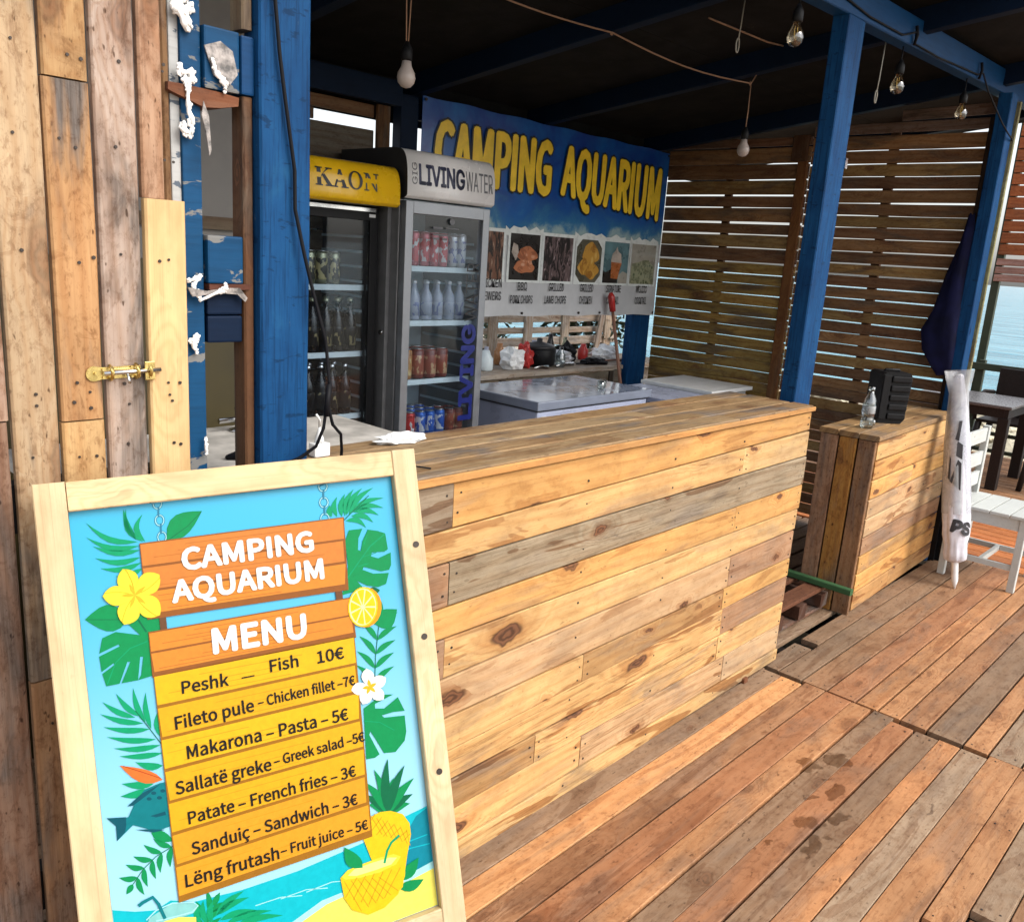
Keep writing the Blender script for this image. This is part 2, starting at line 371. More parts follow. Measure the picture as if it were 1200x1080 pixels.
# ------------------------------------------------------------------ mesh helpers
class MB:
    """Collects shapes and links them as ONE mesh object."""
    def __init__(self):
        self.bm = bmesh.new()
        self.mats = []
        self.mi = 0
    def use(self, key):
        if key not in self.mats:
            self.mats.append(key)
        self.mi = self.mats.index(key)
        return self
    def face(self, vs):
        try:
            f = self.bm.faces.new(vs)
            f.material_index = self.mi
            return f
        except ValueError:
            return None
    def box(self, x0, x1, y0, y1, z0, z1, mat=None, bev=0.0):
        m = mat or Matrix.Identity(4)
        if bev:
            tmp = bmesh.new()
            bmesh.ops.create_cube(tmp, size=1.0)
            for v in tmp.verts:
                v.co = Vector(((x0 + x1) / 2 + v.co.x * (x1 - x0), (y0 + y1) / 2 + v.co.y * (y1 - y0), (z0 + z1) / 2 + v.co.z * (z1 - z0)))
            bmesh.ops.bevel(tmp, geom=tmp.edges[:], offset=bev, segments=2, affect='EDGES', profile=0.6)
            mp = {v: self.bm.verts.new(m @ v.co) for v in tmp.verts}
            for f in tmp.faces:
                self.face([mp[v] for v in f.verts])
            tmp.free()
            return self
        c = [self.bm.verts.new(m @ Vector(p)) for p in ((x0, y0, z0), (x1, y0, z0), (x1, y1, z0), (x0, y1, z0), (x0, y0, z1), (x1, y0, z1), (x1, y1, z1), (x0, y1, z1))]
        for f in ((0, 3, 2, 1), (4, 5, 6, 7), (0, 1, 5, 4), (1, 2, 6, 5), (2, 3, 7, 6), (3, 0, 4, 7)):
            self.face([c[i] for i in f])
        return self
    def tube(self, pts, r, n=8, closed=False):
        pts = [Vector(p) for p in pts]
        rings = []
        N = len(pts)
        up = Vector((0.31, 0.2, 0.93)).normalized()
        for i, p in enumerate(pts):
            a = pts[(i - 1) % N] if (closed or i > 0) else p
            b = pts[(i + 1) % N] if (closed or i < N - 1) else p
            d = (b - a).normalized()
            s = d.cross(up)
            if s.length < 0.05:
                s = d.cross(Vector((1, 0, 0)))
            s.normalize()
            q = s.cross(d)
            rr = r[i] if isinstance(r, (list, tuple)) else r
            rings.append([self.bm.verts.new(p + (s * math.cos(2 * math.pi * k / n) + q * math.sin(2 * math.pi * k / n)) * rr) for k in range(n)])
        for i in range(N if closed else N - 1):
            A, B = rings[i], rings[(i + 1) % N]
            for k in range(n):
                f = self.face([A[k], A[(k + 1) % n], B[(k + 1) % n], B[k]])
                if f:
                    f.smooth = True
        if not closed:
            self.face(rings[0][::-1])
            self.face(rings[-1])
        return self
    def lathe(self, cx, cy, prof, n=16, mat=None, wob=None):
        m = mat or Matrix.Identity(4)
        rings = []
        for j, (r, z) in enumerate(prof):
            ring = []
            for k in range(n):
                a = 2 * math.pi * k / n
                rr = r * (wob(a, z) if wob else 1)
                ring.append(self.bm.verts.new(m @ Vector((cx + rr * math.cos(a), cy + rr * math.sin(a), z))))
            rings.append(ring)
        for A, B in zip(rings, rings[1:]):
            for k in range(n):
                f = self.face([A[k], A[(k + 1) % n], B[(k + 1) % n], B[k]])
                if f:
                    f.smooth = True
        self.face(rings[0][::-1])
        self.face(rings[-1])
        return self
    def prism(self, pts, d, mat=None):
        """outline pts (x,z) in the XZ plane, pushed d along +Y"""
        m = mat or Matrix.Identity(4)
        A = [self.bm.verts.new(m @ Vector((x, 0, z))) for x, z in pts]
        B = [self.bm.verts.new(m @ Vector((x, d, z))) for x, z in pts]
        self.face(A)
        self.face(B[::-1])
        for i in range(len(pts)):
            j = (i + 1) % len(pts)
            self.face([A[j], A[i], B[i], B[j]])
        return self
    def disc(self, c, nrm, r, h=0.002, n=8):
        c, nrm = Vector(c), Vector(nrm).normalized()
        self.tube([c - nrm * h, c + nrm * h], r, n)
        return self
    def build(self, name, mat=None, parent=None, smooth=None):
        bmesh.ops.recalc_face_normals(self.bm, faces=self.bm.faces[:])
        me = bpy.data.meshes.new(name)
        self.bm.to_mesh(me)
        self.bm.free()
        for k in (self.mats or [mat]):
            me.materials.append(M[k])
        o = bpy.data.objects.new(name, me)
        COL.objects.link(o)
        o.pass_index = rnd.randrange(1, 900)
        attach(o, parent)
        return o

def world_loc(o):
    p = Vector(o.location)
    q = o.parent
    while q:
        p += Vector(q.location) if q.type == 'EMPTY' else Vector((0, 0, 0))
        q = q.parent
    return p

def attach(o, parent):
    if parent is None:
        return
    o.parent = parent
    # every parent stands unrotated when its parts are attached; the parts keep their world place
    b = Matrix.Identity(4)
    q = parent
    chain = []
    while q:
        chain.append(q)
        q = q.parent
    w = Matrix.Identity(4)
    for q in reversed(chain):
        w = w @ (q.matrix_parent_inverse if q.parent else Matrix.Identity(4)) @ q.matrix_basis
    o.matrix_parent_inverse = w.inverted()

def tag(o, label, cat, group=None, kind=None):
    o['label'] = label
    o['category'] = cat
    if group:
        o['group'] = group
    if kind:
        o['kind'] = kind
    return o

def thing(name, label, cat, loc, group=None):
    o = bpy.data.objects.new(name, None)
    o.empty_display_size = 0.1
    o.location = loc
    COL.objects.link(o)
    return tag(o, label, cat, group)

def struct(name, loc=(0, 0, 0)):
    o = bpy.data.objects.new(name, None)
    o.location = loc
    COL.objects.link(o)
    o['kind'] = 'structure'
    return o

def plank(parent, a, b, w, t, wdir, col, mat='pine', name='plank', wear=1.0, jit=0.002, w1=None, ch=0.0035, n=2, label=None, off=0.0):
    """One board from a to b (centre line), width w (w1 at the far end), thickness t; own mesh in board coordinates."""
    a, b, wd = Vector(a), Vector(b), Vector(wdir)
    X = (b - a)
    L = X.length
    X.normalize()
    Y = (wd - X * wd.dot(X)).normalized()
    Z = X.cross(Y)
    me = bpy.data.meshes.new(name)
    vs, fs = [], []
    w1 = w1 or w
    c = min(ch, t * 0.3, w * 0.3)
    for i in range(n + 1):
        f = i / n
        ww = (w + (w1 - w) * f) / 2
        j0 = rnd.uniform(-jit, jit) - jit
        j1 = rnd.uniform(-jit, jit) - jit
        x = -L / 2 + L * f
        up, dn, h = ww + j0, -ww - j1, t / 2
        vs += [(x, dn, -h + c), (x, dn, h - c), (x, dn + c, h), (x, up - c, h), (x, up, h - c), (x, up, -h + c), (x, up - c, -h), (x, dn + c, -h)]
    for i in range(n):
        for k in range(8):
            p, q = i * 8 + k, i * 8 + (k + 1) % 8
            fs.append((p, q, q + 8, p + 8))
    fs.append(tuple(range(8)))
    fs.append(tuple(n * 8 + k for k in range(7, -1, -1)))
    me.from_pydata(vs, [], [tuple(reversed(f)) for f in fs])
    me.materials.append(M[mat])
    o = bpy.data.objects.new(name, me)
    COL.objects.link(o)
    rot = Matrix((X, Y, Z)).transposed().to_4x4()
    o.matrix_world = Matrix.Translation((a + b) / 2 + Z * off) @ rot
    o.color = (*col, wear)
    o.pass_index = rnd.randrange(1, 900)
    if label:
        o['label'] = label
    attach(o, parent)
    return o

def tint(col, k=0.12):
    f = 1 + rnd.uniform(-k, k)
    g = rnd.uniform(-0.04, 0.04)
    return (col[0] * f * (1 + g), col[1] * f, col[2] * f * (1 - g))

def copy_tree(o, parent=None):
    c = o.copy()
    COL.objects.link(c)
    if parent:
        c.parent = parent
    for ch in list(o.children):
        copy_tree(ch, c)
    return c

def nails(parent, pts, nrm, r=0.0032, name='nails'):
    m = MB()
    for p in pts:
        m.disc(p, nrm, r * rnd.uniform(0.8, 1.25), 0.0012, 6)
    o = m.build(name, 'nail', parent)
    o['kind'] = 'stuff'
    return o

def text_mesh(parent, body, place, width, height, mat, name='lettering', bold=0.0, font=None, shear=None, extrude=0.0, fit='cap'):
    """Flat lettering: place = 4x4 matrix whose X runs along the line and Y up; scaled to width and cap height."""
    cu = bpy.data.curves.new(name, 'FONT')
    cu.body = body
    cu.resolution_u = 3
    if font:
        cu.font = font
    cu.extrude = 0.0
    ob = bpy.data.objects.new(name, cu)
    COL.objects.link(ob)
    dg = bpy.context.evaluated_depsgraph_get()
    me = bpy.data.meshes.new_from_object(ob.evaluated_get(dg))
    COL.objects.unlink(ob)
    bpy.data.objects.remove(ob)
    xs = [v.co.x for v in me.vertices]
    x0, x1 = min(xs), max(xs)
    cap = cap_height(font)
    sx, sy = width / (x1 - x0), height / cap
    # heavier strokes: the glyph shapes are laid down several times, each shifted by the stroke growth
    base = [((v.co.x - x0) * sx, v.co.y * sy) for v in me.vertices]
    polys = [tuple(pl.vertices) for pl in me.polygons]
    bw = bold * height
    offs = [(0, 0)] if bold <= 0 else [(0, 0)] + [(bw * math.cos(k * math.pi / 4), bw * math.sin(k * math.pi / 4)) for k in range(8)]
    kx = (width - 2 * bw) / width
    vs, fs = [], []
    for i, (ox, oy) in enumerate(offs):
        n0 = len(vs)
        for (bx, by) in base:
            p = Vector((bx * kx + bw + ox, by * (1 - 2 * bold) + bw + oy, i * DZ))
            if shear:
                z = p.z
                p = shear(p)
                p.z = z
            vs.append(place @ p)
        fs += [tuple(n0 + q for q in f) for f in polys]
    me = bpy.data.meshes.new(name)
    me.from_pydata(vs, [], fs)
    me.materials.append(M[mat])
    o = bpy.data.objects.new(name, me)
    COL.objects.link(o)
    attach(o, parent)
    return o

import os
def bundled_font(name):
    try:
        fp = os.path.join(bpy.utils.resource_path('LOCAL'), 'datafiles', 'fonts', name)
        if os.path.exists(fp):
            return bpy.data.fonts.load(fp)
    except Exception:
        pass
    return None
FONT = bundled_font('Inter.woff2')          # Blender's own bundled typefaces; the built-in one is the fallback
HUMAN = bundled_font('Noto Sans CJK Regular.woff2')
CAPS = {}
def cap_height(font):
    if font not in CAPS:
        cu = bpy.data.curves.new('cap', 'FONT')
        cu.body = 'H'
        if font:
            cu.font = font
        ob = bpy.data.objects.new('cap', cu)
        COL.objects.link(ob)
        me = bpy.data.meshes.new_from_object(ob.evaluated_get(bpy.context.evaluated_depsgraph_get()))
        CAPS[font] = max(v.co.y for v in me.vertices)
        bpy.data.objects.remove(ob)
        bpy.data.meshes.remove(me)
    return CAPS[font]
DZ = 0.00002

def basis(o, x, y):
    x, y = Vector(x).normalized(), Vector(y).normalized()
    z = x.cross(y)
    m = Matrix((x, y, z)).transposed().to_4x4()
    m.translation = Vector(o)
    return m

ART = [  # colour, layer, outline in mm across and down the poster
('aqua',0,'10,6973 356,7122 695,7212 950,7125 1325,7284 2187,7353 3233,7345 4697,7203 5383,6979 5865,6910 5990,6888 5990,8950 10,8950'),
('teal',1,'4721,7366 5498,7281 5732,7021 5990,6926 5990,8026 5700,8149 5401,8097'),
('foam',2,'2386,7727 2864,7731 3262,7835 3262,7819 2863,7715 2383,7711'),
('foam',2,'2862,7763 3355,7751 3764,7857 3765,7840 3353,7735 2858,7746'),
('foam',2,'3351,7799 3861,7772 4282,7879 4282,7863 3859,7755 3347,7782'),
('foam',3,'2305,8459 3050,8245 3623,8050 4002,8030 4517,8137 5434,8133 5990,8037 5990,8950 2252,8950'),
('aqua',3,'4677,7547 5156,7654 5560,7641 5966,7674 5963,7652 5555,7619 5153,7632 4678,7527'),
('aqua',3,'4994,7323 5474,7496 5939,7474 5933,7453 5473,7475 4997,7304'),
('sand',4,'2487,8527 3156,8332 3714,8148 4061,8117 4542,8231 5456,8262 5990,8184 5990,8950 2441,8950'),
('chain',5,'1505,25 1492,67 1469,91 1443,97 1419,85 1401,56 1398,17 1400,10 1502,10 1504,34 1541,30 1539,10 1361,10 1360,12 1366,69 1394,115 1439,137 1487,127 1524,88 1540,38'),
('chain',5,'1514,334 1501,375 1478,399 1452,405 1428,392 1411,363 1407,324 1418,287 1441,263 1467,257 1492,269 1509,298 1513,342 1551,338 1545,286 1516,239 1471,217 1423,227 1387,265 1370,319 1375,376 1403,422 1448,445 1496,435 1533,397 1550,347'),
('chain',5,'1523,642 1511,683 1488,707 1461,712 1437,700 1420,671 1416,631 1428,594 1450,571 1477,565 1501,577 1518,607 1522,651 1560,647 1554,594 1526,547 1481,525 1432,535 1396,572 1379,626 1384,683 1412,730 1457,752 1506,743 1543,705 1559,656'),
('chain',5,'4612,51 4597,94 4570,119 4538,125 4508,112 4488,82 4483,42 4494,10 4602,10 4606,15 4610,61 4655,56 4649,10 4448,10 4438,37 4445,97 4479,146 4533,169 4590,159 4635,118 4654,65'),
('chain',5,'4596,372 4581,415 4554,440 4523,445 4493,432 4472,402 4468,361 4481,323 4508,298 4540,292 4569,305 4590,336 4595,382 4640,377 4633,321 4599,272 4545,248 4488,259 4444,299 4423,356 4430,417 4464,466 4518,489 4575,479 4620,439 4639,387'),
('chain',5,'4581,692 4566,736 4539,760 4508,765 4478,752 4457,721 4453,681 4466,643 4493,618 4525,613 4554,626 4575,657 4580,702 4625,698 4618,642 4583,593 4530,569 4472,579 4428,618 4408,675 4415,736 4449,785 4503,809 4560,800 4604,760 4624,708'),
('foam',6,'1516,29 1502,74 1475,102 1442,109 1411,94 1391,60 1386,15 1388,10 1513,10 1515,33 1530,31 1527,10 1373,10 1372,14 1377,65 1402,106 1440,125 1482,116 1514,82 1529,34'),
('foam',6,'1525,338 1511,382 1484,410 1451,417 1420,402 1400,367 1395,323 1409,280 1436,252 1469,245 1499,260 1520,294 1525,341 1539,339 1534,289 1509,248 1470,229 1429,238 1396,272 1381,321 1386,372 1411,413 1449,432 1491,424 1523,390 1539,343'),
('foam',6,'1534,646 1520,690 1493,718 1460,725 1430,709 1409,674 1404,630 1418,588 1445,560 1478,553 1509,568 1529,603 1534,649 1548,648 1543,598 1518,557 1479,537 1438,546 1406,579 1390,628 1395,679 1420,721 1459,740 1500,732 1533,699 1548,651'),
('foam',6,'4625,55 4608,102 4576,131 4536,139 4499,123 4475,87 4469,40 4480,10 4619,10 4624,59 4642,57 4636,10 4462,10 4452,38 4458,92 4488,136 4534,156 4584,146 4623,111 4641,61'),
('foam',6,'4609,376 4593,423 4561,452 4521,459 4484,443 4459,406 4454,360 4470,316 4502,286 4541,279 4578,295 4603,331 4609,380 4626,378 4620,326 4590,282 4543,262 4494,271 4455,306 4437,358 4443,412 4473,455 4519,476 4569,467 4608,432 4626,382'),
('foam',6,'4594,697 4578,743 4546,772 4506,779 4469,762 4444,726 4439,679 4455,635 4487,606 4526,599 4563,616 4588,652 4594,701 4611,699 4605,647 4574,603 4528,582 4479,591 4440,626 4422,677 4428,731 4458,775 4504,796 4554,787 4593,753 4611,703'),
('chain',7,'1449,81 1430,269 1461,273 1481,85'),
('chain',7,'1458,389 1439,576 1471,581 1490,393'),
('chain',7,'4531,108 4509,305 4547,310 4569,112'),
('chain',7,'4516,428 4494,625 4532,630 4554,433'),
('leaf',8,'1428,7916 1497,7903 1557,7874 1613,7837 1666,7797 1720,7756 1775,7716 1694,7714 1619,7720 1553,7739 1498,7776 1455,7834'),
('leaf',8,'1428,7916 1453,7833 1455,7751 1437,7672 1402,7594 1354,7518 1299,7443 1314,7522 1329,7602 1344,7681 1362,7760 1387,7839'),
('leaf',8,'1486,7732 1554,7720 1612,7691 1666,7655 1718,7616 1770,7576 1823,7537 1744,7534 1671,7539 1606,7557 1553,7594 1512,7651'),
('leaf',8,'1486,7732 1512,7651 1515,7572 1498,7495 1463,7420 1416,7347 1361,7275 1376,7351 1390,7428 1404,7505 1422,7582 1446,7658'),
('leaf',8,'1566,7563 1636,7575 1702,7568 1764,7554 1827,7536 1889,7518 1951,7500 1874,7472 1799,7451 1730,7446 1667,7462 1612,7499'),
('leaf',8,'1566,7563 1614,7502 1639,7434 1643,7363 1628,7287 1599,7208 1563,7127 1557,7198 1550,7270 1544,7341 1541,7413 1545,7486'),
('leaf',8,'1643,7461 1697,7456 1734,7434 1759,7402 1775,7360 1785,7313 1793,7263 1750,7280 1711,7298 1677,7323 1652,7356 1639,7400'),
('leafdark',9,'1416,7975 1527,7626 1649,7466 1638,7456 1516,7617 1404,7968'),
('green',10,'1686,7650 1792,7649 1892,7629 1990,7602 2088,7575 2187,7549 2288,7526 2168,7496 2053,7478 1945,7479 1848,7507 1761,7563'),
('green',10,'1655,7669 1758,7639 1850,7592 1940,7538 2030,7483 2121,7429 2214,7378 2093,7380 1977,7392 1873,7423 1784,7478 1711,7559'),
('green',10,'1733,7757 1850,7787 1967,7799 2083,7804 2200,7808 2318,7814 2437,7823 2311,7760 2187,7709 2067,7678 1951,7675 1840,7700'),
('green',10,'1839,7855 1978,7883 2115,7892 2252,7894 2391,7896 2530,7899 2672,7905 2522,7845 2375,7796 2233,7768 2096,7767 1964,7795'),
('green',10,'2005,7945 2148,7985 2290,8006 2433,8020 2578,8034 2723,8050 2870,8068 2718,7996 2569,7934 2422,7894 2279,7881 2140,7897'),
('green',10,'1505,7735 1520,7668 1519,7598 1511,7526 1503,7454 1496,7383 1492,7312 1449,7374 1415,7437 1399,7504 1407,7576 1442,7652'),
('green',10,'1588,7765 1617,7707 1629,7641 1636,7573 1641,7504 1649,7436 1658,7369 1601,7416 1554,7467 1524,7525 1519,7594 1539,7673'),
('green',10,'1395,7696 1414,7637 1417,7573 1414,7508 1409,7442 1407,7377 1407,7312 1359,7364 1322,7419 1302,7478 1306,7543 1336,7616'),
('green',11,'1062,667 912,620 762,576 620,516 490,436 370,334 257,220 353,373 458,507 579,608 721,667 882,685'),
('green',11,'1071,743 922,720 773,702 629,672 492,621 360,552 232,470 349,593 472,699 604,770 748,801 904,790'),
('green',11,'1080,819 950,798 819,786 690,768 565,738 443,694 323,643 435,737 551,817 673,869 802,887 938,870'),
('green',11,'1074,948 949,942 824,945 700,941 579,924 459,894 341,856 455,938 572,1005 692,1043 816,1047 943,1014'),
('green',11,'1074,1049 961,1050 848,1063 736,1072 625,1073 514,1064 404,1048 515,1107 627,1154 739,1176 851,1166 963,1123'),
('green',11,'1032,626 1018,527 991,433 960,339 930,246 903,152 878,57 864,164 859,269 869,368 900,461 954,547'),
('green',11,'1146,679 1080,586 1012,494 959,397 928,290 917,175 919,55 880,192 859,320 871,434 924,531 1018,612'),
('green',11,'1180,684 1151,599 1119,515 1104,430 1112,347 1142,264 1186,181 1101,263 1036,345 1008,428 1024,512 1084,597'),
('green',11,'1081,1154 1003,1153 928,1168 855,1186 781,1204 707,1219 634,1230 715,1262 795,1284 872,1289 946,1270 1016,1226'),
('leaf',11,'1544,698 1712,723 1842,684 1951,606 2044,501 2128,380 2209,252 2040,236 1883,236 1748,269 1642,351 1571,488'),
('leaf',11,'755,2023 658,1824 551,1724 438,1698 320,1731 198,1805 76,1897 179,2000 284,2093 392,2160 505,2184 625,2149'),
('green',11,'5014,687 5106,602 5191,507 5280,416 5377,333 5482,258 5595,189 5450,223 5316,268 5203,334 5116,426 5053,544'),
('green',11,'5050,660 5170,616 5287,563 5406,513 5530,473 5659,445 5791,424 5642,400 5500,391 5368,408 5250,459 5144,544'),
('green',11,'5103,634 5212,628 5321,611 5431,599 5542,598 5654,609 5767,628 5653,562 5540,511 5428,489 5318,502 5210,551'),
('green',11,'5120,636 5206,661 5295,674 5385,687 5474,707 5561,734 5648,768 5573,689 5495,623 5412,580 5322,568 5224,587'),
('green',11,'5061,709 5134,744 5213,766 5291,789 5368,818 5441,855 5512,897 5460,812 5402,739 5335,688 5256,666 5164,673'),
('green',11,'4936,790 5006,818 5082,837 5155,860 5224,894 5288,938 5348,989 5309,896 5263,817 5204,763 5130,740 5040,750'),
('green',11,'4965,681 5033,599 5090,508 5149,418 5212,331 5283,249 5359,169 5244,221 5140,279 5057,352 5000,443 4970,553'),
('green',11,'4930,693 4974,608 5006,518 5038,428 5076,341 5122,257 5173,175 5078,237 4995,305 4935,382 4904,473 4903,576'),
('green',11,'4864,700 4895,629 4912,553 4925,476 4940,400 4959,324 4981,249 4913,312 4855,378 4817,448 4805,525 4820,609'),
('green',11,'4766,688 4778,622 4776,554 4774,486 4780,419 4793,353 4812,288 4746,348 4693,409 4664,473 4667,540 4701,612'),
('green',11,'4654,674 4674,634 4676,594 4671,554 4663,514 4655,474 4648,434 4608,474 4577,514 4561,554 4567,594 4597,634'),
('leaf',11,'5166,4130 5253,4109 5329,4072 5402,4028 5473,3981 5545,3934 5618,3887 5517,3892 5423,3903 5338,3929 5266,3974 5208,4040'),
('leaf',11,'5166,4130 5152,4026 5117,3938 5064,3863 4994,3800 4911,3746 4823,3697 4875,3772 4926,3848 4978,3923 5032,3998 5092,4069'),
('leaf',11,'5207,3849 5293,3828 5368,3791 5440,3747 5510,3700 5580,3654 5651,3608 5552,3612 5459,3623 5375,3649 5305,3694 5248,3759'),
('leaf',11,'5207,3849 5195,3747 5161,3660 5109,3586 5039,3525 4958,3474 4870,3427 4922,3500 4972,3574 5022,3648 5075,3721 5134,3790'),
('leaf',11,'5253,3568 5340,3554 5417,3523 5491,3485 5563,3444 5636,3403 5710,3363 5612,3360 5518,3364 5434,3383 5360,3423 5300,3483'),
('leaf',11,'5253,3568 5250,3468 5224,3381 5177,3306 5113,3243 5036,3187 4953,3136 4997,3211 5041,3286 5085,3362 5132,3436 5185,3506'),
('leaf',11,'5317,3292 5402,3277 5478,3246 5551,3208 5622,3168 5693,3127 5766,3087 5669,3084 5577,3088 5493,3107 5422,3146 5362,3207'),
('leaf',11,'5317,3292 5315,3193 5289,3107 5244,3034 5181,2972 5105,2919 5022,2870 5066,2943 5109,3017 5152,3090 5198,3163 5250,3232'),
('leaf',11,'5381,3014 5465,3000 5540,2969 5611,2931 5681,2890 5751,2850 5822,2810 5726,2807 5635,2811 5553,2830 5483,2869 5425,2929'),
('leaf',11,'5381,3014 5380,2916 5356,2833 5311,2761 5249,2701 5173,2650 5091,2603 5134,2674 5176,2746 5219,2818 5264,2889 5315,2956'),
('leaf',11,'5426,2819 5478,2780 5506,2735 5518,2684 5517,2631 5509,2574 5496,2517 5461,2561 5429,2606 5405,2653 5394,2703 5399,2758'),
('leaf',11,'1065,6194 1026,6137 979,6094 929,6057 878,6023 826,5989 775,5955 806,6024 841,6086 882,6138 932,6174 993,6194'),
('leaf',11,'1065,6194 1009,6234 975,6283 961,6340 965,6403 983,6472 1007,6544 1023,6488 1039,6432 1055,6376 1068,6319 1075,6259'),
('leaf',11,'892,6248 854,6192 809,6150 760,6114 710,6081 660,6048 611,6015 641,6082 674,6144 714,6195 762,6230 821,6249'),
('leaf',11,'892,6248 836,6287 803,6334 790,6389 794,6451 812,6519 836,6589 851,6535 867,6481 883,6426 896,6371 902,6312'),
('leaf',11,'731,6321 685,6275 636,6245 584,6222 532,6202 480,6183 429,6163 469,6222 512,6275 558,6315 610,6338 667,6341'),
('leaf',11,'731,6321 687,6373 667,6429 667,6487 684,6547 714,6610 751,6673 754,6615 757,6557 760,6500 760,6441 753,6382'),
('leaf',11,'584,6420 541,6375 492,6346 443,6323 392,6304 342,6285 292,6265 331,6324 372,6377 417,6416 467,6438 522,6440'),
('leaf',11,'584,6420 542,6471 522,6525 521,6582 538,6641 568,6702 605,6764 607,6707 611,6651 614,6594 614,6538 607,6480'),
('leaf',11,'461,6546 413,6511 364,6492 314,6480 264,6472 215,6464 165,6456 211,6507 258,6550 306,6580 356,6591 407,6581'),
('leaf',11,'461,6546 429,6606 420,6664 429,6721 455,6776 493,6830 539,6884 531,6827 525,6770 518,6713 508,6657 492,6601'),
('leaf',11,'378,6639 332,6634 302,6645 281,6668 268,6699 259,6737 254,6777 289,6771 322,6763 351,6748 371,6725 382,6690'),
('leaf',11,'754,5844 786,5942 834,6008 893,6051 961,6077 1035,6092 1111,6101 1068,6024 1022,5952 970,5892 910,5850 839,5831'),
('green',11,'778,3764 730,3674 671,3593 610,3515 549,3436 491,3356 435,3275 461,3381 494,3482 539,3573 600,3651 680,3715'),
('green',11,'859,3907 847,3793 822,3682 794,3571 766,3460 741,3349 718,3237 702,3355 694,3470 702,3584 731,3694 783,3802'),
('green',11,'941,4030 949,3920 943,3809 933,3697 924,3586 918,3475 914,3364 877,3472 850,3581 839,3691 849,3802 883,3915'),
('green',11,'703,3766 625,3689 540,3624 455,3563 370,3501 286,3438 205,3372 266,3472 332,3565 407,3645 493,3705 591,3747'),
('green',11,'822,3898 711,3830 597,3777 483,3728 370,3678 259,3626 149,3572 247,3666 348,3752 454,3822 569,3870 691,3896'),
('green',11,'923,4026 798,3976 673,3941 548,3910 424,3879 301,3845 180,3809 295,3887 413,3957 534,4010 659,4040 789,4046'),
('green',11,'998,4230 867,4177 735,4138 603,4103 473,4069 344,4031 216,3992 338,4073 461,4147 589,4203 720,4237 856,4247'),
('green',11,'1062,4350 934,4314 806,4293 679,4276 553,4259 428,4239 304,4216 426,4282 550,4339 675,4379 803,4395 932,4386'),
('green',11,'1078,4499 960,4457 843,4433 726,4416 610,4403 494,4391 380,4377 493,4434 608,4484 723,4519 840,4535 958,4530'),
('green',11,'1077,4209 1091,4132 1091,4053 1088,3973 1085,3893 1084,3814 1087,3735 1044,3808 1009,3882 992,3958 996,4038 1024,4121'),
('green',11,'1063,4723 994,4670 921,4638 846,4613 772,4591 698,4568 624,4544 686,4621 750,4689 818,4738 893,4762 974,4758'),
('green',11,'881,5003 797,4948 712,4916 626,4896 540,4882 454,4871 369,4860 449,4926 530,4984 613,5025 699,5045 788,5039'),
('green',11,'796,5082 714,5049 634,5039 557,5041 480,5049 404,5060 329,5072 411,5117 492,5154 572,5174 649,5171 724,5143'),
('leafdark',12,'4911,777 5129,611 5481,345 5469,332 5118,598 4900,763'),
('leafdark',12,'5162,4216 5249,3625 5434,2822 5418,2817 5233,3621 5146,4212'),
('leafdark',12,'1115,6170 787,6273 554,6432 373,6633 382,6644 563,6444 794,6286 1120,6184'),
('leafdark',12,'709,3650 900,4004 1109,4408 1121,4402 912,3998 720,3643'),
('leafdark',13,'1582,708 1924,508 2196,274 2188,264 1917,498 1576,698'),
('leafdark',13,'657,1999 108,1897 107,1908 656,2010'),
('leafdark',14,'5249,2286 5291,2347 5332,2373 5373,2375 5413,2359 5453,2330 5493,2295 5451,2257 5410,2225 5368,2206 5328,2205 5288,2228'),
('leaf',15,'936,1909 1327,2129 1335,2393 1097,2347 1090,3089 813,3121 872,3042 939,2723 889,2713 813,3121 545,3117 721,2770 674,2760 512,3117 297,3116 254,2889 463,2771 450,2739 248,2852 236,2578 577,2465 564,2426 241,2525 316,2268 537,2202 927,2332 748,2095'),
('leaf',15,'4980,988 5263,994 5159,1174 5121,1410 5179,1435 5234,1249 5378,1026 5593,1087 5740,1156 5760,1487 5680,1525 5408,1501 5382,1578 5528,1643 5814,1561 5791,1820 5738,1910 5565,1916 5208,1769 5168,1820 5391,1937 5724,1974 5637,2189 5460,2224 5230,2154 5027,2023 5157,2206 4652,2264 4765,2140 4880,1711 4873,1198'),
('leaf',15,'5275,2938 5437,3065 5561,3108 5655,3084 5723,3004 5773,2884 5815,2744 5697,2719 5582,2700 5477,2698 5385,2726 5313,2796'),
('leaf',15,'4874,4588 5287,4404 5531,4450 5122,4553 5111,4644 5303,4689 5622,4528 5737,4839 5489,4804 5239,4815 5282,4872 5726,4932 5722,5263 5666,5438 5443,5617 5199,5577 5042,5233 4963,5074 4932,5136 5101,5575 4998,5617 4815,5601'),
('green',16,'1031,2456 734,2527 477,2733 310,3080 323,3089 489,2744 741,2542 1036,2473'),
('leafdark',16,'909,2060 1021,2304 1046,2291 934,2048'),
('green',16,'4827,1965 5397,1376 5727,1179 5715,1161 5382,1360 4811,1950'),
('green',16,'5199,1573 5510,1522 5507,1510 5196,1561'),
('green',16,'5077,1748 5316,1720 5314,1708 5075,1736'),
('green',16,'5265,1320 5354,1138 5343,1133 5254,1314'),
('green',16,'4853,4846 5172,4946 5466,5182 5475,5171 5178,4933 4856,4831'),
('bird',17,'1037,4972 947,4847 842,4759 728,4691 610,4635 491,4585 371,4537 453,4670 541,4792 639,4891 753,4959 884,4989'),
('birddeep',18,'1006,4927 684,4716 420,4551 415,4564 678,4729 1000,4940'),
('fish',19,'1185,5046 994,5014 722,5061 554,5238 419,5462 236,5448 78,5381 207,5560 199,5820 358,5707 478,5622 619,5706 833,5844 1125,5818'),
('fishdark',20,'383,5452 78,5381 207,5560 199,5820 340,5702 370,5589'),
('fishdark',20,'768,5546 1018,5537 1031,5603 858,5597'),
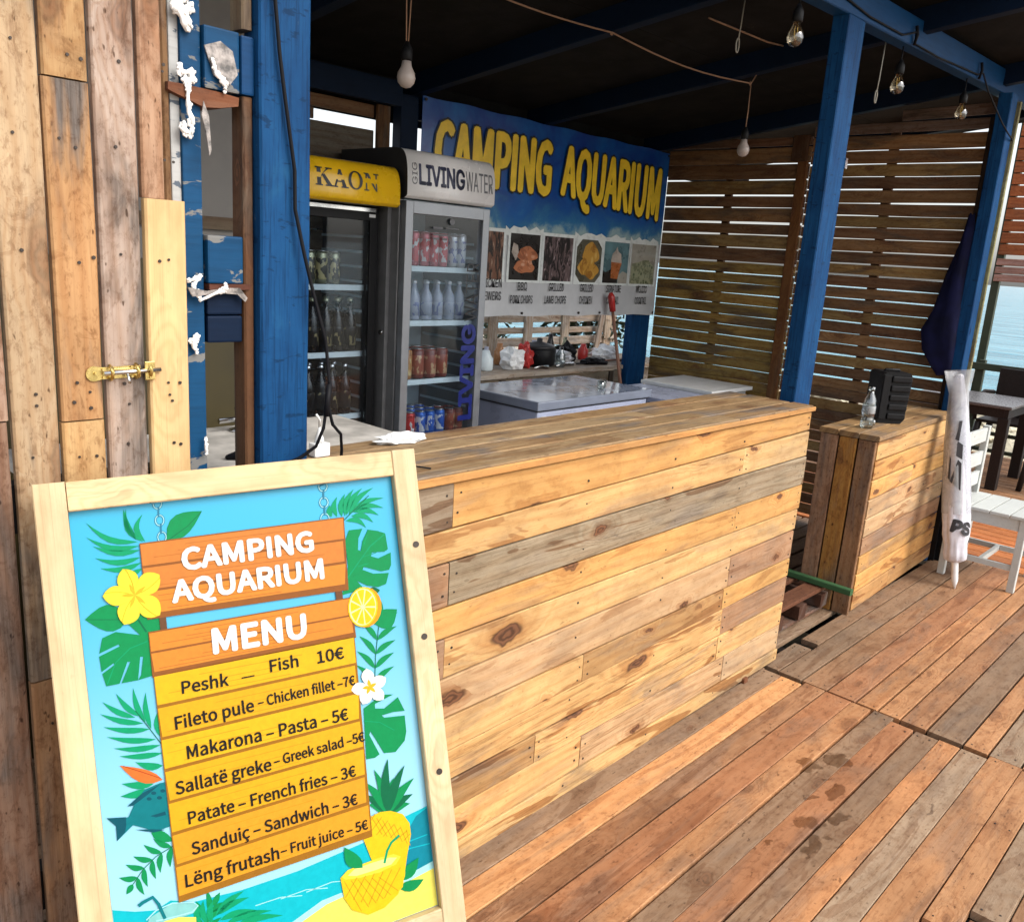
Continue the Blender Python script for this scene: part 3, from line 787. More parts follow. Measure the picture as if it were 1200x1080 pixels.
('fishdark',20,'992,5034 680,5111 420,5272 512,5287 749,5171'),
('fishdark',20,'506,5712 794,5849 985,5858 800,5793'),
('glass',20,'564,7311 945,7182 1323,7298 1401,7370 1305,7471 969,7485 863,7975 445,7819'),
('fishdark',21,'906,5175 903,5184 896,5190 886,5194 874,5195 861,5193 849,5188 837,5180 829,5171 824,5161 823,5151 826,5143 832,5136 842,5132 854,5131 867,5133 880,5138 891,5146 900,5155 905,5165'),
('fishdark',21,'821,5254 818,5262 812,5269 802,5273 790,5274 777,5271 764,5266 753,5259 745,5250 740,5240 739,5230 742,5221 748,5215 758,5211 770,5210 783,5212 796,5217 807,5225 815,5234 820,5244'),
('fishdark',21,'1059,5177 1056,5186 1050,5193 1040,5197 1028,5197 1014,5195 1002,5190 990,5183 982,5173 977,5163 976,5154 979,5145 985,5138 995,5134 1008,5133 1021,5135 1033,5141 1045,5148 1053,5157 1058,5167'),
('fishdark',21,'991,5282 988,5290 981,5297 971,5301 959,5302 946,5300 933,5294 922,5287 914,5278 909,5268 907,5258 910,5249 917,5243 927,5239 939,5238 952,5240 965,5245 976,5253 985,5262 990,5272'),
('foam',22,'528,7335 700,7223 974,7188 1323,7294 1385,7363 1276,7436 918,7412 676,7384 678,7406 921,7434 1282,7458 1405,7373 1327,7274 972,7166 691,7202 516,7316'),
('sand',22,'808,7445 1055,7456 1339,7557 1292,8135 548,7858'),
('leaf',23,'5130,6801 5117,6683 5080,6599 5021,6542 4944,6511 4853,6500 4755,6497 4809,6557 4864,6618 4919,6678 4978,6733 5045,6778'),
('leaf',24,'5130,6801 5225,6828 5311,6824 5392,6806 5471,6780 5550,6753 5629,6727 5522,6673 5421,6633 5328,6618 5248,6638 5181,6697'),
('leafdark',25,'5130,6801 5121,6662 5080,6549 5011,6458 4917,6387 4805,6331 4684,6283 4748,6376 4812,6470 4876,6563 4946,6653 5026,6736'),
('leafdark',26,'5130,6801 5247,6797 5347,6764 5441,6718 5530,6665 5620,6610 5710,6555 5575,6534 5448,6526 5336,6542 5245,6590 5175,6674'),
('leafdark',27,'5130,6801 5221,6692 5267,6576 5272,6453 5242,6324 5185,6191 5115,6056 5103,6178 5091,6300 5080,6422 5076,6545 5087,6670'),
('leaf',27,'5130,6801 5203,6706 5246,6597 5274,6481 5296,6361 5317,6241 5338,6122 5238,6207 5151,6297 5089,6398 5063,6514 5074,6647'),
('leaf',28,'5130,6801 5144,6643 5117,6499 5056,6368 4965,6249 4851,6139 4727,6034 4781,6165 4835,6297 4891,6429 4953,6559 5027,6684'),
('leaf',29,'5130,6801 5265,6741 5378,6655 5480,6557 5577,6453 5674,6347 5772,6241 5612,6282 5464,6334 5336,6406 5236,6505 5166,6635'),
('leaf',30,'5130,6801 5192,6640 5208,6479 5185,6318 5128,6158 5044,5999 4948,5840 4965,6000 4981,6160 4998,6320 5022,6480 5060,6640'),
('leafdark',31,'5130,6801 5244,6680 5330,6541 5403,6392 5470,6238 5535,6083 5602,5928 5460,6037 5332,6152 5228,6282 5157,6431 5123,6603'),
('leafdark',32,'5130,6801 5191,6631 5221,6450 5236,6266 5244,6079 5251,5892 5258,5705 5169,5870 5094,6038 5045,6213 5032,6397 5058,6592'),
('fish',33,'437,7064 513,7029 661,6991 721,7119 799,7407 852,7401 772,7107 672,6935 490,6969 409,7007'),
('leaf',34,'5216,8177 5365,8213 5476,8203 5558,8155 5615,8076 5653,7973 5683,7859 5580,7883 5481,7910 5388,7945 5308,7994 5246,8066'),
('leaf',34,'5197,8334 5311,8430 5412,8475 5504,8480 5587,8450 5665,8395 5740,8328 5640,8298 5543,8272 5447,8253 5356,8251 5271,8272'),
('pine',35,'4794,6742 4968,6710 5186,6747 5444,6888 5568,7114 5571,7351 5444,7735 5272,8336 4954,8507 4677,7537 4543,7035'),
('pinedark',36,'4577,7004 4876,6725 4864,6712 4566,6991'),
('pinedark',36,'4764,6728 4957,7166 4971,7163 4779,6724'),
('pinedark',36,'4714,7073 5000,6829 4988,6816 4702,7061'),
('pinedark',36,'4881,6809 5057,7234 5072,7231 4896,6806'),
('pinedark',36,'4851,7144 5126,6933 5114,6920 4840,7130'),
('pinedark',36,'4999,6890 5158,7302 5173,7299 5014,6888'),
('pinedark',36,'4989,7214 5252,7039 5241,7025 4978,7201'),
('pinedark',36,'5117,6972 5259,7371 5274,7369 5132,6970'),
('pinedark',36,'5128,7286 5379,7145 5369,7131 5118,7271'),
('pinedark',36,'5236,7055 5361,7440 5376,7438 5252,7053'),
('pinedark',36,'5268,7358 5507,7252 5498,7238 5259,7343'),
('pinedark',36,'5356,7138 5463,7509 5479,7508 5372,7136'),
('pinedark',36,'5411,7429 5558,7335 5547,7321 5400,7415'),
('pinedark',36,'5477,7220 5517,7562 5533,7564 5493,7222'),
('pine',37,'4028,7736 4188,7652 4569,7640 4949,7716 5269,7726 5394,7813 5347,8127 5160,8438 4844,8608 4503,8626 4193,8426 4060,8153'),
('juice',38,'4049,7720 4190,7630 4477,7610 4865,7597 5157,7620 5306,7715 5181,7838 4831,7886 4400,7859 4124,7799'),
('pinedark',39,'4090,7828 4366,8513 4380,8510 4104,7825'),
('pinedark',39,'4349,7829 4079,8133 4091,8145 4362,7841'),
('pinedark',39,'4228,7856 4522,8486 4536,8482 4242,7852'),
('pinedark',39,'4528,7848 4227,8230 4240,8241 4541,7859'),
('pinedark',39,'4367,7885 4680,8459 4693,8454 4380,7880'),
('pinedark',39,'4709,7866 4377,8328 4390,8339 4723,7877'),
('pinedark',39,'4508,7914 4839,8431 4852,8425 4520,7907'),
('pinedark',39,'4892,7885 4528,8426 4542,8437 4906,7896'),
('pinedark',39,'4649,7943 5000,8403 5012,8396 4661,7935'),
('pinedark',39,'5077,7904 4693,8418 4707,8430 5090,7915'),
('pinedark',39,'4792,7972 5163,8375 5173,8366 4802,7963'),
('pinedark',39,'5264,7922 4860,8411 4873,8422 5277,7934'),
('juicelight',40,'4178,7740 4329,7653 4665,7648 5054,7657 5221,7711 5086,7807 4742,7811 4360,7800'),
('green',41,'4968,7751 5053,7525 5152,7400 5335,7309 5307,7267 5119,7361 5011,7497 4924,7727'),
('leaf',41,'4492,7683 4499,7568 4464,7473 4405,7390 4333,7314 4253,7242 4172,7171 4156,7290 4152,7402 4175,7502 4234,7584 4336,7646'),
('post',42,'1272,1953 1268,2418 1383,2428 1387,1961'),
('post',42,'4553,2120 4559,2378 4698,2384 4692,2125'),
('signedge',43,'1077,699 4899,707 4829,2174 1072,2080'),
('sign1',44,'1089,723 4878,730 4855,1140 1090,1111'),
('sign1',44,'1090,1156 4826,1184 4812,1594 1112,1547'),
('sign2',44,'1091,1589 4827,1645 4770,2047 1092,1977'),
('signgrain',45,'1851,817 2799,828 3803,839 3803,827 2798,816 1851,806'),
('signgrain',45,'1709,918 2463,929 3252,941 3252,930 2462,918 1709,907'),
('signgrain',45,'1293,986 2276,999 3321,1014 3321,1002 2276,988 1293,975'),
('signgrain',45,'1991,1068 2742,1082 3528,1095 3528,1084 2742,1070 1991,1057'),
('signgrain',45,'2096,1257 2920,1273 3785,1290 3785,1278 2919,1262 2096,1246'),
('signgrain',45,'1953,1358 3144,1379 4425,1402 4425,1390 3144,1367 1952,1347'),
('signgrain',45,'1533,1423 2396,1441 3307,1461 3307,1449 2396,1430 1533,1412'),
('signgrain',45,'1192,1496 2312,1519 3513,1544 3513,1532 2312,1508 1192,1486'),
('signgrain',45,'1293,1683 1948,1702 2630,1721 2630,1710 1948,1691 1293,1672'),
('signgrain',45,'1159,1782 2160,1807 3225,1835 3225,1823 2159,1796 1159,1771'),
('signgrain',45,'1773,1863 2516,1885 3294,1908 3293,1896 2516,1874 1772,1852'),
('signgrain',45,'1429,1935 2431,1962 3498,1992 3497,1980 2431,1951 1428,1924'),
('signedge',46,'1064,2303 4865,2327 4878,3150 1052,3126'),
('yedge',46,'1070,3091 4846,3118 4759,7136 1080,7203'),
('sign2',47,'1076,2328 4845,2350 4847,2675 1074,2659'),
('sign2',47,'1074,2698 4822,2708 4833,3035 1093,3034'),
('y1',47,'1081,3117 4826,3140 4814,3643 1084,3632'),
('y2',47,'1084,3693 4786,3696 4783,4200 1107,4214'),
('y1',47,'1087,4269 4799,4263 4752,4756 1089,4784'),
('y2',47,'1089,4845 4759,4817 4773,5324 1113,5366'),
('y2',47,'1092,5421 4772,5383 4743,5879 1094,5936'),
('y3',47,'1094,5997 4733,5935 4712,6432 1118,6519'),
('y3',47,'1097,6573 4745,6501 4733,7001 1099,7088'),
('signgrain',48,'1835,2411 2779,2422 3780,2434 3779,2423 2779,2411 1834,2399'),
('signgrain',48,'1694,2496 2446,2506 3234,2517 3234,2505 2446,2495 1693,2485'),
('signgrain',48,'1279,2553 2261,2564 3306,2576 3305,2564 2261,2553 1278,2542'),
('signgrain',48,'1977,2622 2729,2632 3516,2642 3515,2631 2728,2621 1976,2611'),
('signgrain',48,'2084,2780 2911,2790 3782,2800 3781,2788 2910,2778 2083,2769'),
('signgrain',48,'1940,2865 3140,2876 4431,2887 4430,2875 3139,2864 1940,2854'),
('signgrain',48,'1518,2923 2389,2932 3307,2942 3306,2930 2388,2921 1517,2913'),
('signgrain',48,'1174,2989 2304,2998 3517,3008 3516,2996 2304,2987 1174,2978'),
('ygrain',48,'1836,3240 2773,3255 3766,3271 3765,3259 2773,3244 1835,3229'),
('ygrain',48,'1697,3372 2442,3386 3223,3400 3222,3389 2442,3375 1696,3361'),
('ygrain',48,'1285,3463 2259,3477 3293,3492 3292,3480 2258,3466 1284,3452'),
('ygrain',48,'1977,3569 2721,3581 3499,3594 3498,3582 2720,3570 1976,3557'),
('ygrain',48,'2083,3813 2899,3825 3758,3837 3757,3825 2898,3813 2081,3802'),
('ygrain',48,'1941,3946 3123,3957 4394,3969 4393,3957 3122,3946 1940,3935'),
('ygrain',48,'1525,4038 2383,4049 3287,4059 3286,4048 2381,4037 1524,4028'),
('ygrain',48,'1187,4141 2299,4151 3492,4160 3491,4149 2298,4139 1186,4131'),
('ygrain',48,'1288,4387 1939,4396 2618,4404 2616,4393 1938,4385 1287,4376'),
('ygrain',48,'1155,4521 2151,4528 3211,4535 3210,4523 2150,4517 1154,4511'),
('ygrain',48,'1766,4612 2506,4619 3280,4626 3279,4614 2505,4607 1765,4601'),
('ygrain',48,'1424,4716 2423,4721 3485,4726 3484,4715 2421,4710 1423,4705'),
('ygrain',48,'1527,4961 2597,4963 3741,4966 3739,4955 2596,4952 1525,4950'),
('ygrain',48,'1391,5095 2273,5099 3205,5102 3203,5090 2272,5087 1390,5084'),
('ygrain',48,'2009,5183 3184,5183 4445,5183 4443,5171 3182,5171 2008,5172'),
('ygrain',48,'1663,5288 2546,5290 3478,5292 3476,5280 2544,5279 1662,5277'),
('ygrain',48,'1766,5532 2721,5531 3732,5531 3731,5519 2719,5520 1765,5521'),
('ygrain',48,'1630,5667 2396,5668 3199,5668 3197,5657 2394,5656 1628,5656'),
('ygrain',48,'1226,5765 2216,5762 3268,5759 3266,5747 2214,5751 1225,5754'),
('ygrain',48,'1904,5858 2669,5858 3471,5857 3469,5846 2667,5846 1903,5847'),
('ygrain',48,'2008,6101 2844,6098 3724,6095 3722,6083 2842,6087 2006,6090'),
('ygrain',48,'1869,6237 2518,6236 3193,6235 3191,6223 2516,6224 1868,6225'),
('ygrain',48,'1462,6336 2337,6330 3261,6325 3259,6313 2335,6319 1460,6325'),
('ygrain',48,'1130,6445 1736,6444 2365,6443 2363,6431 1734,6433 1128,6434'),
('ygrain',48,'1230,6689 1902,6685 2604,6681 2602,6670 1900,6674 1228,6678'),
('ygrain',48,'1099,6825 2110,6813 3187,6801 3185,6789 2108,6802 1097,6814'),
('ygrain',48,'1699,6905 2459,6898 3255,6890 3253,6879 2456,6886 1697,6894'),
('ygrain',48,'1363,7015 2377,7001 3456,6987 3454,6975 2375,6990 1361,7004'),
('petaledge',49,'918,1637 936,1583 955,1529 973,1475 987,1422 997,1371 1000,1321 993,1275 976,1233 947,1194 904,1160 846,1132 758,1113 696,1182 666,1240 650,1293 648,1341 657,1386 677,1427 706,1465 742,1502 783,1536 827,1570 872,1604'),
('flower',50,'918,1637 935,1585 952,1532 968,1480 981,1428 989,1378 991,1331 985,1286 968,1244 940,1206 899,1173 845,1144 761,1125 704,1191 676,1247 662,1298 660,1346 670,1389 689,1430 717,1467 751,1503 790,1537 831,1571 874,1604'),
('white',51,'5044,4220 5079,4170 5113,4120 5141,4069 5159,4018 5161,3966 5142,3913 5099,3859 5017,3804 4942,3852 4907,3902 4895,3953 4904,4005 4928,4058 4963,4112 5003,4166'),
('petaledge',52,'885,1623 943,1629 1000,1635 1057,1640 1113,1641 1166,1638 1214,1627 1258,1608 1295,1578 1325,1535 1347,1479 1359,1408 1354,1306 1269,1257 1203,1240 1146,1237 1098,1248 1057,1271 1022,1305 993,1347 967,1397 945,1450 925,1507 905,1565'),
('flower',53,'885,1623 941,1628 997,1632 1052,1635 1105,1636 1156,1631 1203,1620 1246,1601 1282,1572 1312,1531 1334,1477 1348,1409 1344,1312 1263,1268 1199,1253 1145,1251 1097,1263 1057,1286 1023,1318 994,1359 969,1406 946,1458 925,1512 905,1568'),
('white',54,'5010,4195 5074,4216 5138,4235 5200,4250 5258,4255 5310,4245 5353,4215 5387,4163 5405,4074 5323,4015 5257,3993 5201,3995 5154,4015 5114,4050 5077,4095 5043,4144'),
('petaledge',55,'889,1585 897,1649 906,1712 915,1775 927,1835 943,1891 964,1941 991,1984 1028,2019 1073,2044 1130,2058 1198,2059 1291,2035 1316,1935 1317,1861 1306,1799 1285,1748 1254,1707 1214,1676 1168,1651 1117,1633 1062,1618 1005,1607 947,1596'),
('flower',56,'889,1585 898,1646 907,1708 918,1768 930,1826 946,1880 967,1929 995,1971 1030,2005 1074,2030 1129,2044 1194,2047 1283,2026 1305,1931 1305,1859 1293,1799 1272,1750 1241,1710 1203,1679 1158,1655 1108,1636 1055,1621 1000,1608 944,1597'),
('white',56,'5018,4157 5025,4221 5033,4284 5045,4344 5065,4399 5097,4445 5144,4480 5209,4501 5305,4501 5328,4414 5322,4349 5297,4297 5257,4257 5206,4226 5146,4200 5083,4178'),
('petaledge',57,'921,1581 869,1605 818,1630 768,1655 721,1682 679,1711 644,1745 618,1784 602,1829 597,1880 606,1940 630,2009 683,2096 776,2099 840,2082 888,2057 924,2023 948,1983 961,1935 965,1883 962,1826 955,1766 944,1705 933,1643'),
('flower',58,'921,1581 872,1606 823,1630 775,1656 730,1683 690,1712 656,1745 630,1783 614,1827 610,1878 617,1936 638,2002 688,2086 776,2086 837,2069 883,2044 917,2010 940,1970 953,1924 958,1873 957,1818 950,1760 941,1701 931,1641'),
('white',58,'5059,4157 5000,4178 4942,4200 4890,4224 4846,4255 4816,4294 4805,4345 4814,4409 4857,4496 4951,4498 5011,4478 5049,4445 5070,4399 5077,4345 5075,4284 5067,4221'),
('petaledge',59,'937,1611 893,1571 849,1531 805,1492 761,1457 717,1427 673,1405 628,1391 583,1389 536,1400 489,1425 441,1466 391,1539 431,1623 472,1676 515,1713 559,1736 604,1746 650,1745 697,1734 744,1716 792,1693 840,1667 888,1639'),
('white',60,'5078,4187 5022,4147 4966,4108 4911,4075 4857,4052 4804,4044 4752,4056 4702,4091 4655,4164 4712,4243 4767,4284 4821,4301 4873,4299 4925,4282 4976,4254 5027,4221'),
('flower',61,'937,1611 893,1574 850,1536 808,1500 765,1467 721,1438 678,1417 634,1404 589,1402 544,1412 498,1435 451,1473 402,1540 441,1619 482,1669 524,1703 567,1725 611,1735 656,1734 702,1724 748,1708 795,1687 842,1663 889,1637'),
('flowerdeep',62,'909,1608 916,1566 912,1527 901,1490 885,1456 864,1423 842,1390 842,1430 844,1469 850,1507 861,1543 880,1577'),
('flowerdeep',62,'909,1608 951,1604 988,1589 1021,1567 1050,1540 1077,1509 1103,1476 1064,1487 1026,1500 990,1516 958,1539 930,1568'),
('flowerdeep',62,'909,1608 923,1653 945,1690 973,1721 1005,1748 1040,1772 1076,1795 1056,1755 1035,1716 1011,1681 983,1650 950,1625'),
('flowerdeep',62,'909,1608 875,1634 851,1666 834,1701 823,1740 815,1782 809,1824 836,1794 861,1763 883,1730 899,1694 909,1654'),
('flowerdeep',62,'909,1608 872,1582 834,1568 795,1563 757,1564 718,1570 679,1577 716,1595 753,1610 791,1622 830,1627 869,1623'),
('flowerdeep',62,'5042,4185 5065,4160 5073,4135 5072,4109 5062,4082 5048,4056 5032,4029 5019,4054 5008,4080 5002,4105 5004,4131 5016,4158'),
('flowerdeep',62,'5042,4185 5076,4200 5105,4202 5130,4195 5151,4180 5171,4161 5190,4140 5159,4134 5129,4129 5102,4130 5077,4138 5057,4155'),
('flowerdeep',62,'5042,4185 5042,4220 5052,4247 5070,4269 5093,4286 5120,4301 5149,4314 5142,4284 5134,4256 5121,4230 5103,4209 5078,4193'),
('flowerdeep',62,'5042,4185 5008,4193 4987,4208 4974,4229 4968,4255 4966,4283 4966,4313 4992,4300 5015,4286 5035,4268 5047,4247 5051,4220'),
('flowerdeep',62,'5042,4185 5014,4160 4987,4149 4960,4147 4934,4153 4908,4164 4883,4176 4910,4192 4937,4206 4965,4214 4991,4216 5017,4207'),
('flowerdeep',63,'914,1506 892,1354 846,1206 809,1126 798,1132 835,1211 880,1357 902,1508'),
('flowerdeep',63,'1011,1589 1155,1527 1289,1434 1359,1370 1350,1359 1281,1423 1149,1514 1006,1576'),
('flowerdeep',63,'951,1714 1043,1858 1159,1986 1234,2050 1242,2040 1167,1976 1053,1850 961,1707'),
('flowerdeep',63,'833,1678 745,1807 678,1954 651,2044 663,2049 690,1960 755,1815 843,1686'),
('flowerdeep',63,'815,1553 665,1504 510,1485 422,1488 423,1501 510,1499 663,1518 812,1566'),
('orangerim',64,'5471,2670 5429,2788 5359,2886 5268,2953 5165,2984 5061,2975 4965,2928 4887,2848 4834,2743 4812,2622 4821,2498 4862,2381 4930,2284 5020,2216 5122,2183 5226,2189 5323,2234 5403,2314 5458,2421 5481,2543'),
('orange',65,'5391,2645 5350,2763 5283,2861 5196,2930 5098,2962 5000,2955 4910,2910 4837,2831 4788,2727 4768,2607 4778,2483 4818,2366 4884,2269 4969,2200 5066,2166 5165,2170 5256,2214 5331,2292 5381,2397 5402,2519'),
('cream',66,'5357,2637 5320,2746 5258,2837 5180,2901 5091,2932 5002,2926 4921,2885 4855,2812 4812,2716 4794,2605 4804,2490 4841,2382 4900,2291 4978,2226 5066,2194 5155,2198 5237,2238 5304,2310 5349,2407 5368,2520'),
('orange',67,'5114,2581 5341,2628 5330,2679 5313,2727 5292,2771 5266,2811'),
('orange',67,'5096,2596 5245,2835 5212,2865 5177,2888 5140,2904 5101,2913'),
('orange',67,'5072,2596 5074,2914 5035,2909 4998,2897 4962,2877 4929,2851'),
('orange',67,'5052,2581 4908,2828 4881,2792 4859,2750 4842,2705 4830,2656'),
('orange',67,'5047,2557 4824,2620 4822,2569 4825,2518 4833,2467 4847,2419'),
('orange',67,'5057,2537 4861,2386 4883,2344 4910,2306 4941,2274 4975,2248'),
('orange',67,'5080,2529 5000,2234 5038,2220 5077,2213 5115,2215 5154,2224'),
('orange',67,'5103,2537 5180,2234 5215,2256 5247,2284 5276,2319 5300,2359'),
('orange',67,'5117,2558 5315,2390 5331,2438 5341,2488 5346,2539 5345,2592'),
]
TEXTS = [
('CAMPING', (0.1749, 0.1307), 0.0008, 0.2477, 0.0422, 'white', 40, 0.06),
('AQUARIUM', (0.1514, 0.1865), 0.0035, 0.2856, 0.0418, 'white', 40, 0.06),
('MENU', (0.2121, 0.2929), 0.0174, 0.1784, 0.0488, 'white', 40, 0.06),
('Peshk', (0.1512, 0.3523), 0.035, 0.0829, 0.023, 'ink', 40, 0.028),
('–', (0.2582, 0.3557), 0.0169, 0.0237, 0.0238, 'ink', 40, 0.01),
('Fish', (0.3118, 0.3471), 0.0181, 0.0552, 0.0234, 'ink', 40, 0.028),
('10€', (0.4041, 0.3501), 0.0073, 0.0547, 0.024, 'ink', 40, 0.028),
('Fileto pule', (0.1338, 0.4137), -0.0042, 0.1413, 0.0236, 'ink', 40, 0.028),
('– Chicken fillet –7€', (0.2826, 0.4083), -0.0052, 0.1928, 0.0199, 'ink', 40, 0.028),
('Makarona – Pasta – 5€', (0.1484, 0.4712), 0.0046, 0.3053, 0.0244, 'ink', 40, 0.028),
('Sallatë greke', (0.1226, 0.5295), 0.0058, 0.1724, 0.0235, 'ink', 40, 0.028),
('– Greek salad –5€', (0.3004, 0.5254), -0.016, 0.1815, 0.02, 'ink', 40, 0.028),
('Patate – French fries – 3€', (0.1385, 0.5877), -0.0047, 0.3181, 0.0227, 'ink', 40, 0.028),
('Sanduiç – Sandwich – 3€', (0.1387, 0.6438), -0.006, 0.3151, 0.0227, 'ink', 40, 0.028),
('Lëng frutash', (0.122, 0.6973), 0.01, 0.1692, 0.0233, 'ink', 40, 0.028),
('– Fruit juice – 5€', (0.2948, 0.6953), 0.004, 0.1742, 0.0198, 'ink', 40, 0.028),
]

# ------------------------------------------------------------------ ground, beach, sea
def sheet(name, rows, mat):
    me = bpy.data.meshes.new(name)
    vs, fs = [], []
    for i, (x, z) in enumerate(rows):
        vs += [(x, -3000, z), (x, 3000, z)]
        if i:
            fs.append((2 * i - 2, 2 * i - 1, 2 * i + 1, 2 * i))
    me.from_pydata(vs, [], [f[::-1] for f in fs])
    me.materials.append(mat)
    o = bpy.data.objects.new(name, me)
    COL.objects.link(o)
    o['kind'] = 'structure'
    return o

t = NT('pale_beach_sand')
geo = t.n('ShaderNodeNewGeometry')
n1 = t.noise(geo.outputs['Position'], 1.3, 5, 0.6)
n2 = t.noise(geo.outputs['Position'], 40, 3, 0.6)
cs = t.mix(t.ramp(n1, 0.35, 0.65), (0.30, 0.26, 0.2), (0.42, 0.38, 0.3))
cs = t.mix(t.ramp(n2, 0.45, 0.7, 0, 0.4), cs, (0.14, 0.12, 0.09))
t.bsdf(cs, 0.9, t.bump(n2, 0.5, 0.02), spec=0.2)
sheet('ground', [(-3000, -0.5), (10.5, -0.5), (14, -0.85), (21, -1.1), (30, -2.2), (3000, -3)], t.m)
t = NT('sea_water')
geo = t.n('ShaderNodeNewGeometry')
px, py, pz = t.sep(geo.outputs['Position'])
wv = t.n('ShaderNodeTexNoise')
t.put(wv.inputs['Vector'], t.comb(t.math('MULTIPLY', px, 0.55), t.math('MULTIPLY', py, 0.16), 0.0))
wv.inputs['Scale'].default_value = 1.0
wv.inputs['Detail'].default_value = 7.0
wv.inputs['Roughness'].default_value = 0.62
wc = t.mix(t.ramp(wv.outputs[0], 0.38, 0.62), (0.05, 0.24, 0.33), (0.17, 0.43, 0.53))
t.bsdf(wc, 0.14, t.bump(wv.outputs[0], 0.9, 0.5), spec=0.5)
sheet('sea', [(19, -1.08), (3000, -1.08)], t.m)
m = MB()
for k in range(330):
    x, y = rnd.uniform(10.5, 21), rnd.uniform(-1, 9)
    z = -0.5 - (x - 10.5) * 0.055
    r = rnd.uniform(0.08, 0.32)
    bm2 = bmesh.new()
    bmesh.ops.create_icosphere(bm2, subdivisions=1, radius=r)
    mp = {v: m.bm.verts.new(Vector((x + v.co.x * rnd.uniform(0.8, 1.3), y + v.co.y * rnd.uniform(0.8, 1.3), z + v.co.z * rnd.uniform(0.4, 0.75)))) for v in bm2.verts}
    for f in bm2.faces:
        m.face([mp[v] for v in f.verts])
    bm2.free()
M['rock'] = plain('pale_shore_rock', (0.42, 0.38, 0.28), 0.85, var=0.35, scale=3, bumpk=0.5)
o = m.build('shore_rocks', 'rock')
tag(o, 'pale boulders scattered on the beach below the terrace rail', 'rocks', kind='stuff')

# ------------------------------------------------------------------ deck
deck = struct('deck_floor')
ORA, BRO, RED, GRY, LGR = lin('#cc9668', .86), lin('#b58a66', .84), lin('#bc8862', .84), lin('#a6896e', .82), lin('#b59a7e', .84)
A = [(1.46, 1.375, GRY), (1.375, 1.28, lin('#dfa974', .95)), (1.28, 1.19, BRO), (1.19, 1.08, RED), (1.08, 1.0, ORA), (1.0, 0.92, GRY), (0.92, 0.83, RED), (0.83, 0.745, GRY), (0.745, 0.67, ORA),
     (0.67, 0.58, LGR), (0.58, 0.47, ORA)]
nl = []
def dboard(x0, x1, y0, y1, c, z=0.0, wear=1.0):
    plank(deck, (x0, (y0 + y1) / 2, z - 0.0125), (x1, (y0 + y1) / 2 + rnd.uniform(-0.003, 0.003), z - 0.0125 + rnd.uniform(-0.0015, 0.0015)), abs(y1 - y0) - rnd.uniform(0.0005, 0.004), 0.025, (0, 1, 0), tint(c, 0.07), 'deckwood', wear=wear, jit=0.001, ch=0.002)
    for xx in (x0 + 0.03, x1 - 0.03, (x0 + x1) / 2 + 0.1):
        for yy in (y0 + (y1 - y0) * 0.25, y0 + (y1 - y0) * 0.75):
            nl.append((xx + rnd.uniform(-.01, .01), yy, z))
for (a, b, c) in A:
    e = 3.245 + rnd.uniform(-0.02, 0.02)
    if c == lin('#dfa974', .95):
        e = 3.23
    dboard(-1.4, e, b, a, c, rnd.uniform(-0.002, 0.003))
for (a, b, c, xs) in [(0.47, 0.385, ORA, 2.23), (0.385, 0.30, LGR, 2.36), (0.30, 0.20, ORA, 2.62)]:
    dboard(xs, 3.24, b, a, c, 0.004)
    dboard(-1.4, xs - 0.012, b, a, BRO, -0.018)
y = 0.20
k = 0
while y > -1.6:
    w = rnd.uniform(0.085, 0.11)
    dboard(-1.4, 3.24, y - w, y, rnd.choice([ORA, BRO, GRY, RED]))
    y -= w
y = 1.46
while y < 3.75:
    w = rnd.uniform(0.09, 0.11)
    dboard(-1.4 if y > 1.6 else -1.4, 3.25, y, y + w, tint(GRY), -0.004)
    y += w
B = [(1.50, 1.405, GRY), (1.405, 1.30, GRY), (1.30, 1.19, BRO), (1.19, 1.073, RED), (1.073, 0.984, ORA), (0.984, 0.897, ORA), (0.897, 0.80, BRO), (0.80, 0.671, GRY), (0.671, 0.586, ORA), (0.586, 0.48, LGR), (0.48, 0.385, ORA), (0.385, 0.28, BRO)]
for (a, b, c) in B:
    if a == 1.50:
        dboard(3.27, 3.59, b, a - 0.01, c)
        dboard(3.66, 5.61, b, a - 0.012, c)
        continue
    dboard(3.265, 5.61, b, a - 0.003, tint(c, 0.05))
y = 0.28
while y > -1.6:
    w = rnd.uniform(0.085, 0.11)
    dboard(3.26, 5.61, y - w, y, rnd.choice([ORA, BRO, GRY, RED]))
    y -= w
y = 1.52
while y < 3.75:
    w = rnd.uniform(0.09, 0.12)
    dboard(3.27, 5.61, y + 0.012, y + w, tint(GRY), -0.004)
    y += w
x = 5.625
ORB = lin('#e08a4c', .8)
while x < 9.4:
    w = rnd.uniform(0.10, 0.125)
    c = ORB if x < 7.2 else BRO
    plank(deck, (x + w / 2, -2.2, -0.0125), (x + w / 2, 4.4, -0.0125), w - 0.008, 0.025, (1, 0, 0), tint(c, 0.1), 'deckwood', wear=0.6)
    x += w
nails(deck, [p for p in nl if p[0] > 1 and -0.6 < p[1] < 2 and p[0] < 5.7], (0, 0, 1), 0.003, 'deck_nails')
m = MB()
for x in [i * 0.6 - 1.3 for i in range(19)]:
    m.box(x, x + 0.06, -2.2, 4.4, -0.16, -0.028)
m.box(3.225, 3.285, -2, 3.7, -0.18, -0.0275)
o = m.build('joist', 'black', deck)
o['kind'] = 'stuff'

